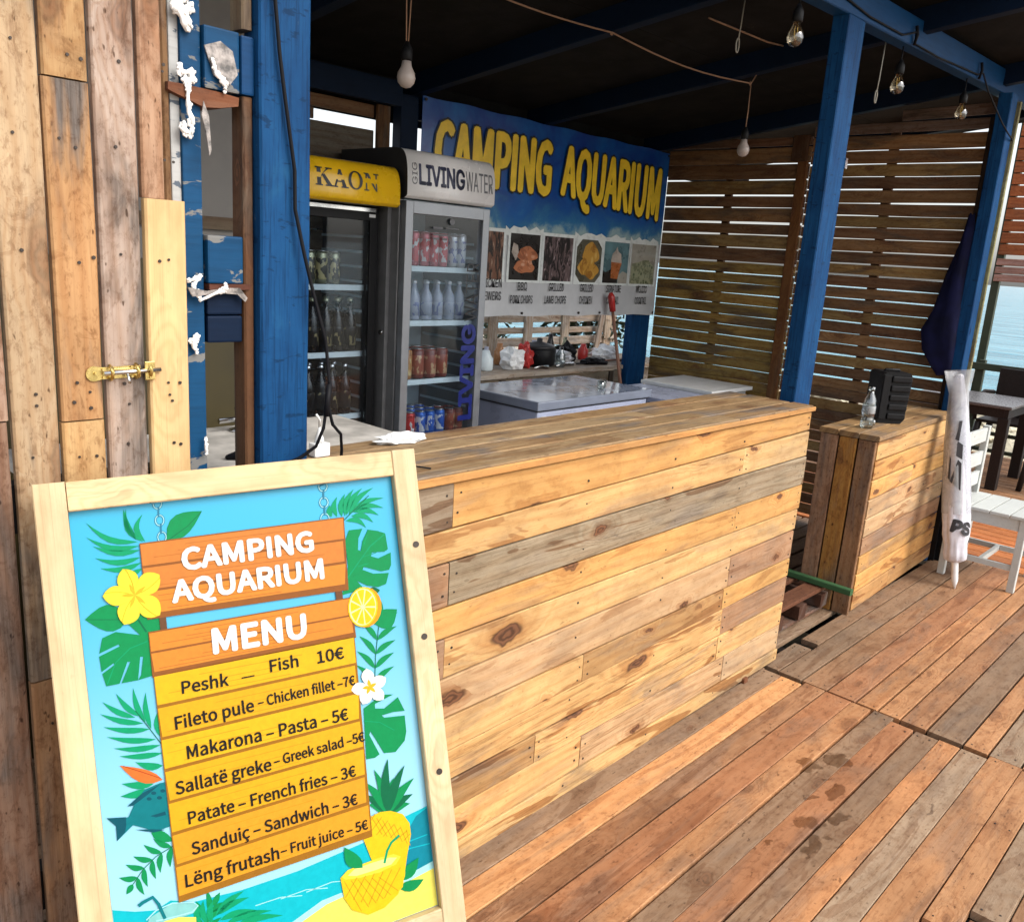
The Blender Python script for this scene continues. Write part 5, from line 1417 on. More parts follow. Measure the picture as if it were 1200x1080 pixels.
# ------------------------------------------------------------------ slatted end wall
sw = thing('slat_wall', 'brown slatted end wall with daylight between its boards', 'wall', (5.51, 2.6, 0))
SB = [lin('#a37c54', .9), lin('#926d4a', .9), lin('#a88a58', .9), lin('#866448', .9)]
gr = [2.485, 2.395, 2.317, 2.242, 2.168, 2.086, 2.011, 1.941, 1.872, 1.795, 1.719, 1.65, 1.575, 1.504, 1.428, 1.357, 1.286, 1.214, 1.145, 1.072, 0.999]
while gr[-1] > 0.1:
    gr.append(gr[-1] - 0.073)
gl_ = [2.434, 2.332, 2.229, 2.129, 2.051, 1.95, 1.872, 1.783, 1.687, 1.61, 1.542, 1.471, 1.4, 1.325, 1.255, 1.179, 1.102, 1.03, 0.957, 0.881]
while gl_[-1] > 0.1:
    gl_.append(gl_[-1] - 0.074)
GAPS = [rnd.uniform(.45, 1.25) for _ in range(37)]
def slats(g, y0, y1, gaps, far):
    for i, (a, b) in enumerate(zip(g, g[1:])):
        ga = gaps(i)
        z0, z1 = b + ga / 2 - .002, a - gaps(i - 1) / 2 + .002
        c = tint(SB[i % 4] if not (far and a < 1.7) else lin('#a68a4c', .95), .12)
        ztl = rnd.uniform(-.0035, .0035)
        plank(sw, (5.51, y0, (z0 + z1) / 2 + ztl), (5.51, y1, (z0 + z1) / 2 - ztl), z1 - z0, .02, (0, 0, 1), c, 'slatwood', name='slat', wear=.8, jit=.0022, n=3)
slats(gr, 1.575, 2.655, lambda i: GAPS[i % 37] * (.009 if i < 8 else .008), False)
slats(gl_, 2.665, 3.735, lambda i: GAPS[(i * 3 + 5) % 37] * (.011 if i < 8 else .0045), True)
plank(sw, (5.512, 1.575, 2.526), (5.512, 2.655, 2.520), .062, .02, (0, 0, 1), lin('#8a7468', .8), 'slatwood', name='slat', wear=1)
plank(sw, (5.512, 1.575, 2.603), (5.512, 2.12, 2.588), .062, .02, (0, 0, 1), lin('#8a7468', .8), 'slatwood', name='slat', wear=1)
plank(sw, (5.512, 2.665, 2.470), (5.512, 3.735, 2.468), .055, .02, (0, 0, 1), lin('#8f6a52', .8), 'slatwood', name='slat', wear=.8)
plank(sw, (5.488, 2.70, 0), (5.488, 2.70, 2.34), .075, .022, (0, 1, 0), lin('#8a5c30', .8), 'slatwood', name='upright', wear=.4)
plank(sw, (5.488, 2.73, 2.342), (5.488, 2.73, 2.50), .11, .022, (0, 1, 0), lin('#5f4028', .8), 'slatwood', name='upright', wear=.4)
for yy in (2.15, 3.24):
    plank(sw, (5.535, yy, 0), (5.535, yy, 2.50), .06, .028, (0, 1, 0), lin('#5f4028', .7), 'slatwood', name='upright', wear=.4)
plank(sw, (5.48, 1.60, 0.0), (5.48, 1.60, 2.55), .05, .02, (0, 1, 0), lin('#3f2a1c', .8), 'slatwood', name='upright', wear=.3)

# ------------------------------------------------------------------ banner
ban = thing('printed_banner', 'blue CAMPING AQUARIUM banner with food photographs, hung on the back posts', 'banner', (4.3, 3.70, 1.84))
t = NT('banner_print')
geo = t.n('ShaderNodeTexCoord')
X, Y, Zc = t.sep(geo.outputs['Object'])
bn = t.noise(geo.outputs['Object'], 3.2, 6, 0.65, 0.4)
bn2 = t.noise(geo.outputs['Object'], 30, 3, 0.6)
c = t.mix(t.ramp(bn, 0.3, 0.7), (0.003, 0.030, 0.23), (0.006, 0.11, 0.38))
c = t.mix(t.ramp(bn, 0.62, 0.75, 0.0, 0.35), c, (0.05, 0.2, 0.35))
zz2 = t.math('ADD', Zc, t.math('MULTIPLY', t.math('SUBTRACT', bn, 0.5), 0.7))
c = t.mix(t.ramp(zz2, 1.98, 1.80), c, (0.03, 0.17, 0.34))
c = t.mix(t.ramp(zz2, 1.84, 1.74), c, (0.30, 0.42, 0.44))
c = t.mix(t.math('MULTIPLY', t.ramp(bn2, 0.72, 0.76), t.ramp(Zc, 1.98, 1.84)), c, (0.4, 0.5, 0.5))
c = t.mix(t.ramp(Zc, 1.775, 1.772, smooth=False), c, t.mix(t.ramp(bn, .3, .7), (0.46, 0.47, 0.48), (0.56, 0.57, 0.58)))
t.bsdf(c, 0.28, t.bump(t.noise(geo.outputs['Object'], 2.0, 2), 0.3, 0.02), spec=0.5)
M['banner'] = t.m
m = MB()
nx, nz = 28, 10
g = [[m.bm.verts.new((3.125 + 2.315 * i / nx, 3.700 + .004 * math.sin(i * .7) * math.sin(j * .6), (1.268 - .004 * math.sin(i * 1.2)) + ((2.418 - .008 * i / nx) - 1.268) * j / nz)) for j in range(nz + 1)] for i in range(nx + 1)]
g2 = [[m.bm.verts.new(v.co + Vector((0, .003, 0))) for v in r] for r in g]
for i in range(nx):
    for j in range(nz):
        m.face([g[i][j], g[i + 1][j], g[i + 1][j + 1], g[i][j + 1]])
        m.face([g2[i][j], g2[i][j + 1], g2[i + 1][j + 1], g2[i + 1][j]])
bsheet = m.build('vinyl_sheet', 'banner', ban)
M['bannerwhite'] = plain('banner_white_print', (0.7, 0.74, 0.72), 0.3, var=.05, bumpk=0)
M['yellowprint'] = plain('banner_yellow_print', (0.90, 0.60, 0.03), 0.35, var=.12, scale=12, bumpk=0)
M['blackprint'] = plain('black_print', (0.008, 0.008, 0.010), 0.4, bumpk=0)
YB0 = 3.690
def btext(s, x0, x1, z0, h, zdrop, hgrow, bold):
    L = x1 - x0
    def sh(p):
        f = p.x / L
        return Vector((p.x, p.y * (1 + hgrow * f / h) - zdrop * f, 0))
    ol = sh
    text_mesh(bsheet, s, basis((x0, YB0 + .0012, z0), (1, 0, 0), (0, 0, 1)), L, h, 'blackprint', bold=bold + .035, font=HUMAN, shear=sh)
    def sh2(p):
        return sh(Vector((p.x * (L - .022) / L + .011, p.y * .93 + .012, 0)))
    text_mesh(bsheet, s, basis((x0, YB0, z0), (1, 0, 0), (0, 0, 1)), L, h, 'yellowprint', bold=bold, font=HUMAN, shear=sh2)
btext('CAMPING', 3.20, 4.185, 1.985, .345, -.005, 0, .042)
btext('AQUARIUM', 4.255, 5.372, 2.008, .325, .092, .065, .042)
def photo_mat(name, base, spots, scale, thr, stretch=(1, 1), rot=0.5):
    t = NT(name)
    tc = t.n('ShaderNodeTexCoord')
    mp = t.n('ShaderNodeMapping')
    t.put(mp.inputs['Vector'], tc.outputs['Object'])
    mp.inputs['Rotation'].default_value = (0, rot, 0)
    mp.inputs['Scale'].default_value = (stretch[0], 1, stretch[1])
    a = t.noise(mp.outputs[0], scale, 4, .6, 1.0)
    vo = t.n('ShaderNodeTexVoronoi'); t.put(vo.inputs['Vector'], mp.outputs[0]); vo.inputs['Scale'].default_value = scale * 1.5
    c = t.mix(t.ramp(a, thr, thr + .08), base, spots[0])
    c = t.mix(t.math('MULTIPLY', t.ramp(a, thr + .05, thr + .14), t.ramp(vo.outputs['Distance'], .5, .2)), c, spots[1])
    t.bsdf(c, .3)
    M[name] = t.m
photo_mat('photo_skewers', (.02, .012, .01), [(.16, .07, .04), (.4, .28, .2)], 14, .46, (2.5, .6), .5)
photo_mat('photo_pork', (.28, .09, .04), [(.45, .16, .07), (.62, .34, .22)], 14, .42, (1, 1.6))
photo_mat('photo_lamb', (.015, .013, .014), [(.13, .09, .09), (.35, .28, .29)], 15, .46, (2.2, .7), -.6)
photo_mat('photo_chicken', (.30, .13, .02), [(.52, .27, .045), (.65, .42, .12)], 13, .4, (1.4, .8), .6)
photo_mat('photo_mojito', (.16, .17, .10), [(.30, .31, .20), (.07, .10, .04)], 20, .42)
M['p_dark'] = plain('photo_dark_ground', (.014, .012, .011), .3, var=.5, scale=15, bumpk=0)
M['p_teal'] = plain('photo_teal_ground', (.10, .19, .21), .3, var=.3, scale=9, bumpk=0)
M['p_orange'] = plain('photo_orange_drink', (.42, .13, .04), .3, var=.25, scale=12, bumpk=0)
M['p_cream'] = plain('photo_cream', (.42, .36, .31), .3, var=.2, scale=14, bumpk=0)
M['p_plate'] = plain('photo_plate', (.09, .085, .06), .3, var=.3, scale=9, bumpk=0)
M['p_pale'] = plain('photo_pale_ground', (.34, .32, .27), .3, var=.15, scale=9, bumpk=0)
def flat(m, pts, y):
    m.face([m.bm.verts.new((x, y, z)) for x, z in pts])
def ring(cx, cz, rx, rz, n=20, w=0.0, a0=0, seed=1):
    return [(cx + rx * (1 + w * math.sin(3 * a + seed) + w * .6 * math.sin(5 * a + seed * 2)) * math.cos(a), cz + rz * (1 + w * math.sin(4 * a + seed)) * math.sin(a)) for a in [a0 + 2 * math.pi * k / n for k in range(n)]]
def photo(x0, x1, z0, z1, kind):
    m = MB()
    if kind not in ('chicken',):
        m.use('bannerwhite'); flat(m, [(x0 - .02, z0 - .015), (x1 + .02, z0 - .015), (x1 + .02, z1 + .02), (x0 - .02, z1 + .02)], YB0 + .0035)
    else:
        m.use('bannerwhite'); flat(m, [(x0 - .012, z0 - .015), (x1 + .012, z0 - .015), (x1 + .012, z1 + .02), (x0 - .012, z1 + .02)], YB0 + .0035)
    bgk = dict(skewers='photo_skewers', pork='p_dark', lamb='photo_lamb', chicken='p_plate', cocktail='p_teal', mojito='p_pale')[kind]
    c = .05 if kind == 'chicken' else 0
    m.use(bgk)
    flat(m, [(x0 + c, z0), (x1 - c, z0), (x1, z0 + c), (x1, z1 - c), (x1 - c, z1), (x0 + c, z1), (x0, z1 - c), (x0, z0 + c)] if c else [(x0, z0), (x1, z0), (x1, z1), (x0, z1)], YB0 + .002)
    w, h = x1 - x0, z1 - z0
    def rr(u, v): return (x0 + w * u, z0 + h * v)
    if kind == 'pork':
        m.use('p_cream'); flat(m, [rr(*p) for p in ((.05, .6), (.2, .42), (.3, .55), (.25, .75), (.1, .8))], YB0 + .0015)
        m.use('photo_pork'); flat(m, ring(*rr(.58, .56), w * .34, h * .17, 22, .12, 0, 2), YB0 + .001); flat(m, ring(*rr(.52, .3), w * .34, h * .15, 22, .15, -.5, 4), YB0 + .0012)
    if kind == 'chicken':
        m.use('photo_chicken'); flat(m, ring(*rr(.55, .66), w * .33, h * .27, 22, .12, 0, 2), YB0 + .001); flat(m, ring(*rr(.38, .35), w * .28, h * .2, 22, .12, 0, 5), YB0 + .0012); flat(m, ring(*rr(.62, .28), w * .28, h * .2, 22, .1, 0, 1), YB0 + .0014)
    if kind == 'cocktail':
        m.use('p_dark'); flat(m, [rr(*p) for p in ((0, 0), (.6, 0), (.62, .2), (.3, .33), (.1, .26), (0, .3))], YB0 + .0016)
        m.use('p_pale'); flat(m, [rr(*p) for p in ((.62, 0), (1, 0), (1, .25), (.8, .3), (.62, .2))], YB0 + .0015)
        m.use('p_orange'); flat(m, [rr(*p) for p in ((.32, .12), (.6, .1), (.72, .5), (.3, .55))], YB0 + .001)
        m.use('p_cream'); flat(m, [rr(*p) for p in ((.28, .52), (.72, .5), (.68, .72), (.55, .78), (.5, .9), (.42, .78), (.33, .72))], YB0 + .0008)
    if kind == 'mojito':
        m.use('photo_mojito'); flat(m, [rr(*p) for p in ((.02, .0), (.98, .0), (.96, .45), (.7, .62), (.5, .6), (.3, .55), (.04, .5))], YB0 + .001)
    o = m.build('food_photo', None, bsheet)
for a in ((3.60, 3.786, 'skewers'), (3.846, 4.112, 'pork'), (4.155, 4.435, 'lamb'), (4.478, 4.742, 'chicken'), (4.772, 5.052, 'cocktail'), (5.085, 5.382, 'mojito')):
    photo(a[0], a[1], 1.488, 1.764, a[2])
m = MB(); m.use('bannerwhite')
for (a, b) in ((3.80, 4.14), (4.45, 5.0), (5.06, 5.40)):
    flat(m, [(a, 1.75)] + [(a + (b - a) * k / 10, 1.80 + .012 * math.sin(k * 2.3 + a * 9) + .006 * math.sin(k * 5)) for k in range(11)] + [(b, 1.75)], YB0 + .0042)
o = m.build('printed_foam_edge', None, bsheet); o['kind'] = 'stuff'
for s, xc, z, w in (('CHICKEN', 3.69, 1.44, .2), ('SKEWERS', 3.69, 1.365, .2), ('BBQ', 3.975, 1.425, .085), ('PORK CHOPS', 3.974, 1.345, .205), ('GRILLED', 4.297, 1.425, .15), ('LAMB CHOPS', 4.297, 1.345, .215), ('GRILLED', 4.61, 1.425, .14), ('CHICKEN', 4.61, 1.345, .14),
                    ('SIGNATURE', 4.91, 1.425, .17), ('COCKTAIL', 4.91, 1.345, .145), ('MOJITO', 5.245, 1.425, .13), ('COCKTAIL', 5.245, 1.345, .145)):
    text_mesh(bsheet, s, basis((xc - w / 2, YB0, z), (1, 0, 0), (0, 0, 1)), w, .05, 'blackprint', bold=.012, font=FONT)
m = MB()
for x in (3.14, 3.99, 4.55, 4.78, 5.42):
    m.disc((x, YB0 + .004, 1.285), (0, -1, 0), .008, .003, 10)
m.disc((3.14, YB0, 2.40), (0, -1, 0), .008, .003, 10); m.disc((5.42, YB0, 2.39), (0, -1, 0), .008, .003, 10)
m.build('eyelets', 'nail', bsheet)

# ------------------------------------------------------------------ fridges
def fridge(label, x0, x1, yf, ydoor, zt, frame, body, cz0, canopy_mat, glassk, shelves, canopy_y, glass_x):
    f = thing('drinks_fridge', label, 'fridge', ((x0 + x1) / 2, yf + .25, 0))
    yb = yf + .5
    th = .03
    m = MB(); m.box(x0, x0 + th, ydoor + .045, yb, .06, cz0 - .004, bev=.004); m.build('side_panel', body, f)
    m = MB(); m.box(x1 - th, x1, ydoor + .045, yb, .06, cz0 - .004, bev=.004); m.build('side_panel', body, f)
    m = MB(); m.box(x0 + th, x1 - th, yb - .03, yb, .06, cz0 - .004); m.box(x0 + th, x1 - th, ydoor + .05, yb - .03, .06, .12); m.box(x0 + th, x1 - th, ydoor + .05, yb - .03, cz0 - .05, cz0 - .004)
    for k in range(22):
        z = .2 + k * .07
        if z < cz0 - .1:
            m.box(x1 - th - .006, x1 - th - .0005, ydoor + .08, yb - .05, z, z + .012)
    m.build('liner', 'fridge_in', f)
    d = MB()
    a, b, z0, z1 = x0 + .006, x1 - .006, .1, cz0 - .01
    fw = .045
    d.box(a, a + fw, ydoor, ydoor + .04, z0, z1, bev=.003); d.box(b - fw, b, ydoor, ydoor + .04, z0, z1, bev=.003)
    d.box(a + fw, b - fw, ydoor, ydoor + .04, z1 - .055, z1, bev=.002); d.box(a + fw, b - fw, ydoor, ydoor + .04, z0, z0 + .05, bev=.002)
    dr = d.build('door', frame, f)
    m = MB(); m.box(a + fw + .0005, b - fw - .0005, ydoor + .012, ydoor + .018, z0 + .0505, z1 - .0555); m.build('glass_pane', glassk, dr)
    m = MB(); m.box(x0 + .02, x1 - .02, ydoor + .03, yb - .02, 0, .058); m.build('plinth', 'black', f)
    for z in shelves:
        s = MB(); s.box(x0 + .034, x1 - .034, ydoor + .055, ydoor + .062, z - .014, z + .012)
        for k in range(9):
            xx = x0 + .05 + (x1 - x0 - .1) * k / 8
            s.box(xx - .002, xx + .002, ydoor + .0625, yb - .04, z - .004, z)
        s.build('shelf', 'shelf', f)
    c = MB()
    n = 14
    prof = [(yb, cz0), (canopy_y + .02, cz0), (canopy_y + .004, cz0 + .01)]
    for i in range(n + 1):
        q = i / n
        prof.append((canopy_y + .0 + .07 * (q ** 2.6), cz0 + .015 + (zt - cz0 - .02) * math.sin(q * math.pi / 2) ** .9 if q > 0 else cz0 + .015))
    prof.append((canopy_y + .11, zt)); prof.append((yb, zt))
    L = [c.bm.verts.new((x0 - .004, y, z)) for y, z in prof]; R_ = [c.bm.verts.new((x1 + .004, y, z)) for y, z in prof]
    c.use(canopy_mat)
    for i in range(len(prof)):
        j = (i + 1) % len(prof)
        back = i >= len(prof) - 1 or i in (0,) or i == len(prof) - 2
        c.use(body if back else canopy_mat)
        ff = c.face([L[i], L[j], R_[j], R_[i]])
        if ff and 2 < i < n + 3:
            ff.smooth = True
    c.use('darkgrey'); c.face(L); c.face(R_[::-1])
    cn = c.build('canopy', None, f)
    return f, dr, cn, prof
M['canopy_white'] = plain('white_canopy', (0.82, 0.80, 0.79), .25, var=.03, scale=5, bumpk=0)
M['canopy_yellow'] = plain('yellow_canopy', (0.85, 0.50, 0.012), .22, var=.1, scale=5, bumpk=0)
M['navyprint'] = plain('navy_print', (.012, .015, .06), .4, bumpk=0)
M['greyprint'] = plain('grey_print', (.10, .10, .11), .4, bumpk=0)
M['bluefilm'] = plain('blue_vinyl_lettering', (.004, .012, .15), .35, bumpk=0)
LW, LWdoor, LWcan, LWp = fridge('silver framed fridge with a white curved LIVING WATER top, in front of the banner', 2.622, 3.178, 3.20, 3.20, 2.085, 'silver', 'greymetal', 1.862, 'canopy_white', 'glass', (1.545, 1.283, .992, .62, .3), 3.185, 0)
KA, KAdoor, KAcan, KAp = fridge('black framed fridge with a yellow KAON top, half hidden by the wide blue post', 1.985, 2.590, 3.35, 3.35, 1.998, 'black', 'darkgrey', 1.815, 'canopy_yellow', 'glass', (1.44, 1.125, .82, .5, .25), 3.205, 0)
m = MB(); m.box(2.60, 2.6215, 3.30, 3.68, .06, 1.86); m.build('side_trim', 'greymetal', LW)
m = MB(); m.tube([(2.595, 3.33, 1.235), (2.61, 3.33, 1.235)], .012, 12); m.build('lock', 'steel', LW)
def canopy_y_at(prof, z):
    for (y0, z0), (y1, z1) in zip(prof[2:], prof[3:]):
        if z0 <= z <= z1 and z1 > z0:
            return y0 + (y1 - y0) * (z - z0) / (z1 - z0)
    return prof[3][0]
def wrap_canopy(o, prof, off):
    for v in o.data.vertices:
        v.co.y = canopy_y_at(prof, v.co.z) - off
for s, x0, x1, h, mt, bd, z in (('LIVING', 2.685, 2.975, .094, 'navyprint', .04, 1.925), ('WATER', 2.982, 3.165, .09, 'greyprint', 0, 1.925)):
    o = text_mesh(LWcan, s, basis((x0, 3.18, z), (1, 0, 0), (0, 0, 1)), x1 - x0, h, mt, bold=bd, font=FONT)
    wrap_canopy(o, LWp, .0025)
o = text_mesh(LWcan, 'GIG', basis((2.674, 3.18, 1.925), (0, 0, 1), (-1, 0, 0)), .095, .03, 'greyprint', bold=0, font=FONT)
wrap_canopy(o, LWp, .0025)
text_mesh(LWdoor, 'WATER', basis((3.120, 3.205, 1.295), (0, 0, 1), (-1, 0, 0)), .29, .085, 'blackprint', bold=.0, font=FONT)
text_mesh(LWdoor, 'LIVING', basis((3.120, 3.205, .78), (0, 0, 1), (-1, 0, 0)), .50, .10, 'bluefilm', bold=.075, font=FONT)
m = MB(); m.box(2.80, 2.98, 3.203, 3.2045, 1.705, 1.712); m.box(2.80, 2.86, 3.203, 3.2045, 1.735, 1.745); m.box(2.88, 2.97, 3.203, 3.2045, 1.74, 1.744); m.box(2.80, 2.84, 3.203, 3.2045, 1.685, 1.695); m.box(2.86, 2.89, 3.203, 3.2045, 1.685, 1.695)
m.disc((2.92, 3.204, 1.775), (0, -1, 0), .016, .001, 14)
m.build('sticker', 'greyprint', LWdoor)
# KAON in slab-serif strokes
def serif(m, letter, x, z, w, h, y):
    def q(*p):
        m.face([m.bm.verts.new((x + a * w, y, z + b * h)) for a, b in p])
    def stem(a, b=0, c=1, t=.24):
        q((a, b), (a + t, b), (a + t, c), (a, c))
    def foot(a0, a1, at):
        q((a0, at), (a1, at), (a1, at + .07), (a0, at + .07))
    if letter == 'K':
        stem(.1); foot(0, .42, 0); foot(0, .42, .93); q((.3, .42), (.36, .6), (.82, .96), (.68, .96)); q((.36, .58), (.52, .66), (1.0, .04), (.72, .04)); foot(.58, 1.06, 0); foot(.6, 1.0, .93)
    if letter == 'A':
        q((.44, 1), (.58, 1), (.24, 0), (.13, 0)); q((.44, 1), (.58, 1), (.93, 0), (.68, 0)); q((.28, .3), (.76, .3), (.76, .37), (.28, .37)); foot(0, .36, 0); foot(.58, 1.04, 0)
    if letter == 'O':
        n = 24
        for k in range(n):
            a, b = 2 * math.pi * k / n, 2 * math.pi * (k + 1) / n
            q((.5 + .5 * math.cos(a), .5 + .52 * math.sin(a)), (.5 + .5 * math.cos(b), .5 + .52 * math.sin(b)), (.5 + .31 * math.cos(b), .5 + .45 * math.sin(b)), (.5 + .31 * math.cos(a), .5 + .45 * math.sin(a)))
    if letter == 'N':
        stem(.12, t=.1); stem(.82, t=.1); q((.1, 1), (.34, 1), (.92, 0), (.82, 0)); foot(0, .34, 0); foot(.68, 1.04, .93); foot(0, .3, .93)
m = MB()
M['blackprint2'] = M['blackprint']
for ch, x, w in (('K', 2.140, .085), ('A', 2.223, .082), ('O', 2.308, .075), ('N', 2.391, .078)):
    serif(m, ch, x, 1.872, w, .075, 3.2)
m.use('blackprint2'); 
o = m.build('kaon_lettering', 'blackprint', KAcan)
o.data.materials.clear(); o.data.materials.append(M['blackprint'])
o.name = 'lettering'
wrap_canopy(o, KAp, .0025)
m = MB(); m.box(2.02, 2.57, 3.348, 3.352, 1.79, 1.806); m.build('strip', 'steel', KA)
m = MB(); m.box(2.53, 2.565, 3.346, 3.349, 1.765, 1.779); m.build('badge', 'white', KAdoor)
# contents
def wrap(name, a, b, thr=.52, sc=55):
    t = NT('wrap_' + name)
    tc = t.n('ShaderNodeTexCoord')
    X_, Y_, Z_ = t.sep(tc.outputs['Object'])
    n = t.noise(t.comb(t.math('MULTIPLY', X_, .8), t.math('MULTIPLY', Y_, .8), t.math('MULTIPLY', Z_, .45)), sc, 2, .5)
    t.bsdf(t.mix(t.ramp(n, thr, thr + .02), a, b), .3, spec=.5)
    M['wrap_' + name] = t.m
wrap('bluecan', (.02, .08, .36), (.5, .5, .55)); wrap('pinkcan', (.50, .06, .07), (.6, .56, .56), .55); wrap('palecan', (.45, .46, .5), (.12, .14, .3), .56)
wrap('palebottle', (.32, .34, .42), (.12, .14, .30), .55); wrap('ambercan', (.42, .20, .07), (.55, .40, .2)); wrap('winecan', (.28, .07, .04), (.5, .32, .18), .55)
wrap('redcan', (.42, .02, .02), (.55, .5, .5), .58); wrap('yellowcan', (.40, .38, .06), (.05, .10, .03), .5); wrap('olivecan', (.025, .022, .015), (.42, .36, .18), .5); wrap('cola', (.008, .006, .006), (.30, .24, .12), .6)
def lathe_proto(name, prof, mats, label, cat, group, split=None):
    """can or bottle: body plus cap part; returns Empty with parts, standing at origin"""
    r = thing(name, label, cat, (0, 0, 0), group)
    m = MB()
    m.lathe(0, 0, prof[0], 14)
    m.build('body', mats[0], r)
    m = MB()
    m.lathe(0, 0, prof[1], 14)
    m.build('cap', mats[1], r)
    b = prof[0]
    top = b[-1][1]
    rr = max(x for x, _ in b) * 1.012
    m = MB()
    z0_, z1_ = (.02, .50) if len(b) > 5 else (.14, .80)
    m.lathe(0, 0, [(rr * .99, top * z0_), (rr, top * z0_ + .001), (rr, top * z1_ * .999 - .001), (rr * .99, top * z1_)], 14)
    if len(b) > 5:
        for v in m.bm.verts:
            v.co.z = max(v.co.z, top * .12)
    m.build('wrap_label', mats[2] if len(mats) > 2 else 'wrap_' + mats[0], r)
    return r
def can_prof(r, h):
    return ([(r * .82, 0), (r, .008), (r, h - .014), (r * .86, h - .003)], [(r * .86, h - .0025), (r * .88, h), (r * .8, h + .001)])
def bot_prof(r, h):
    return ([(r * .9, 0), (r, .006), (r, h * .55), (r * .85, h * .66), (r * .42, h * .8), (r * .36, h * .93)], [(r * .44, h * .931), (r * .46, h * .95), (r * .44, h), (r * .3, h + .002)])
ORD = ['first', 'second', 'third', 'fourth', 'fifth', 'sixth', 'seventh', 'eighth']
def fill(kind, mats, xs, ys, z, r, h, name, cat, label, shelf, group):
    first = None
    P = can_prof(r, h) if kind == 'can' else bot_prof(r, h)
    for y in ys:
        for x in xs:
            if first is None:
                first = lathe_proto(name, P, mats, label, cat, group)
                o = first
            else:
                o = copy_tree(first)
            o.location = (x + rnd.uniform(-.003, .003), y + rnd.uniform(-.004, .004), z)
            o.rotation_euler = (0, 0, rnd.uniform(0, 6))
            row, k_, n_ = list(ys).index(y), list(xs).index(x), len(xs)
            where = ['front', 'second', 'third'][row] + ' row'
            if n_ > 1:
                where = (ORD[k_] + ' from left in the ' if k_ < n_ - 1 or n_ > 2 else 'right one in the ') + where if k_ else 'leftmost in the ' + where
            o['label'] = '%s, %s, %s' % (label, where, shelf)
def rng(a, n, d):
    return [a + d * i for i in range(n)]
LWs = dict(t=1.557, a=1.295, b=1.004, c=.632)
fill('can', ('bluecan', 'capsilver'), rng(2.70, 1, .07), [3.30, 3.38], 1.557, .026, .165, 'drink_can', 'can', 'tall blue can', 'top shelf of white-topped fridge', 'blue cans, top shelf of the white-topped fridge')
fill('can', ('pinkcan', 'capsilver'), rng(2.765, 4, .062), [3.30, 3.38], 1.557, .027, .165, 'drink_can', 'can', 'pink can', 'top shelf of white-topped fridge', 'pink cans, top shelf of the white-topped fridge')
fill('can', ('palecan', 'capsilver'), rng(3.015, 2, .06), [3.30, 3.38], 1.557, .027, .165, 'drink_can', 'can', 'pale silver can', 'top shelf of white-topped fridge', 'silver cans, top shelf of the white-topped fridge')
fill('bottle', ('palebottle', 'palecan'), rng(2.71, 6, .076), [3.31, 3.41], 1.295, .032, .19, 'drink_bottle', 'bottle', 'pale bottle', 'second shelf of white-topped fridge', 'pale bottles, second shelf of the white-topped fridge')
fill('can', ('ambercan', 'capsilver'), rng(2.73, 1, .08), [3.30, 3.40], 1.004, .037, .15, 'drink_jar', 'jar', 'amber jar', 'middle shelf of white-topped fridge', 'amber jars, middle shelf of the white-topped fridge')
fill('can', ('winecan', 'capsilver'), rng(2.81, 3, .08), [3.30, 3.40], 1.004, .037, .15, 'drink_jar', 'jar', 'reddish brown jar', 'middle shelf of white-topped fridge', 'brown jars, middle shelf of the white-topped fridge')
fill('can', ('redcan', 'capsilver'), rng(2.70, 2, .066), [3.29, 3.37, 3.45], .715, .03, .12, 'drink_can', 'can', 'red can', 'low shelf of white-topped fridge', 'red cans at the left, bottom of the white-topped fridge')
fill('can', ('bluecan', 'capsilver'), rng(2.835, 3, .066), [3.29, 3.37, 3.45], .715, .03, .12, 'drink_can', 'can', 'blue can', 'low shelf of white-topped fridge', 'blue cans, bottom of the white-topped fridge')
fill('can', ('winecan', 'capsilver'), rng(3.035, 2, .066), [3.29, 3.37], .715, .03, .12, 'drink_can', 'can', 'maroon can', 'low shelf of white-topped fridge', 'maroon cans, bottom of the white-topped fridge')
m = MB(); m.box(2.665, 3.135, 3.265, 3.62, .69, .712); m.build('shelf', 'shelf', LW)
KX = 2.05
fill('can', ('yellowcan', 'capsilver'), rng(2.06, 2, .066), [3.45, 3.54], 1.452, .029, .12, 'drink_can', 'can', 'yellow green can', 'top shelf of yellow-topped fridge', 'yellow cans, top shelf of the yellow fridge')
fill('can', ('olivecan', 'capsilver'), rng(2.20, 4, .07), [3.45, 3.54], 1.452, .03, .15, 'drink_can', 'can', 'dull gold can', 'top shelf of yellow-topped fridge', 'gold cans, top shelf of the yellow fridge')
fill('bottle', ('yellowcan', 'olivecan'), rng(2.07, 1, .07), [3.45], 1.137, .034, .25, 'drink_bottle', 'bottle', 'yellow bottle beside the post', 'second shelf of yellow-topped fridge', None)
fill('bottle', ('cola', 'olivecan'), rng(2.145, 6, .072), [3.45, 3.54], 1.137, .033, .25, 'drink_bottle', 'bottle', 'dark beer bottle', 'second shelf of yellow-topped fridge', 'dark bottles, second shelf of the yellow fridge')
fill('bottle', ('cola', 'capsilver'), rng(2.06, 7, .07), [3.45, 3.54], .832, .032, .24, 'drink_bottle', 'bottle', 'black bottle', 'third shelf of yellow-topped fridge', 'black bottles, third shelf of the yellow fridge')
fill('bottle', ('cola', 'capsilver'), rng(2.06, 7, .07), [3.45, 3.54], .512, .032, .24, 'drink_bottle', 'bottle', 'dark bottle', 'fourth shelf of yellow-topped fridge', 'dark bottles, low shelf of the yellow fridge')

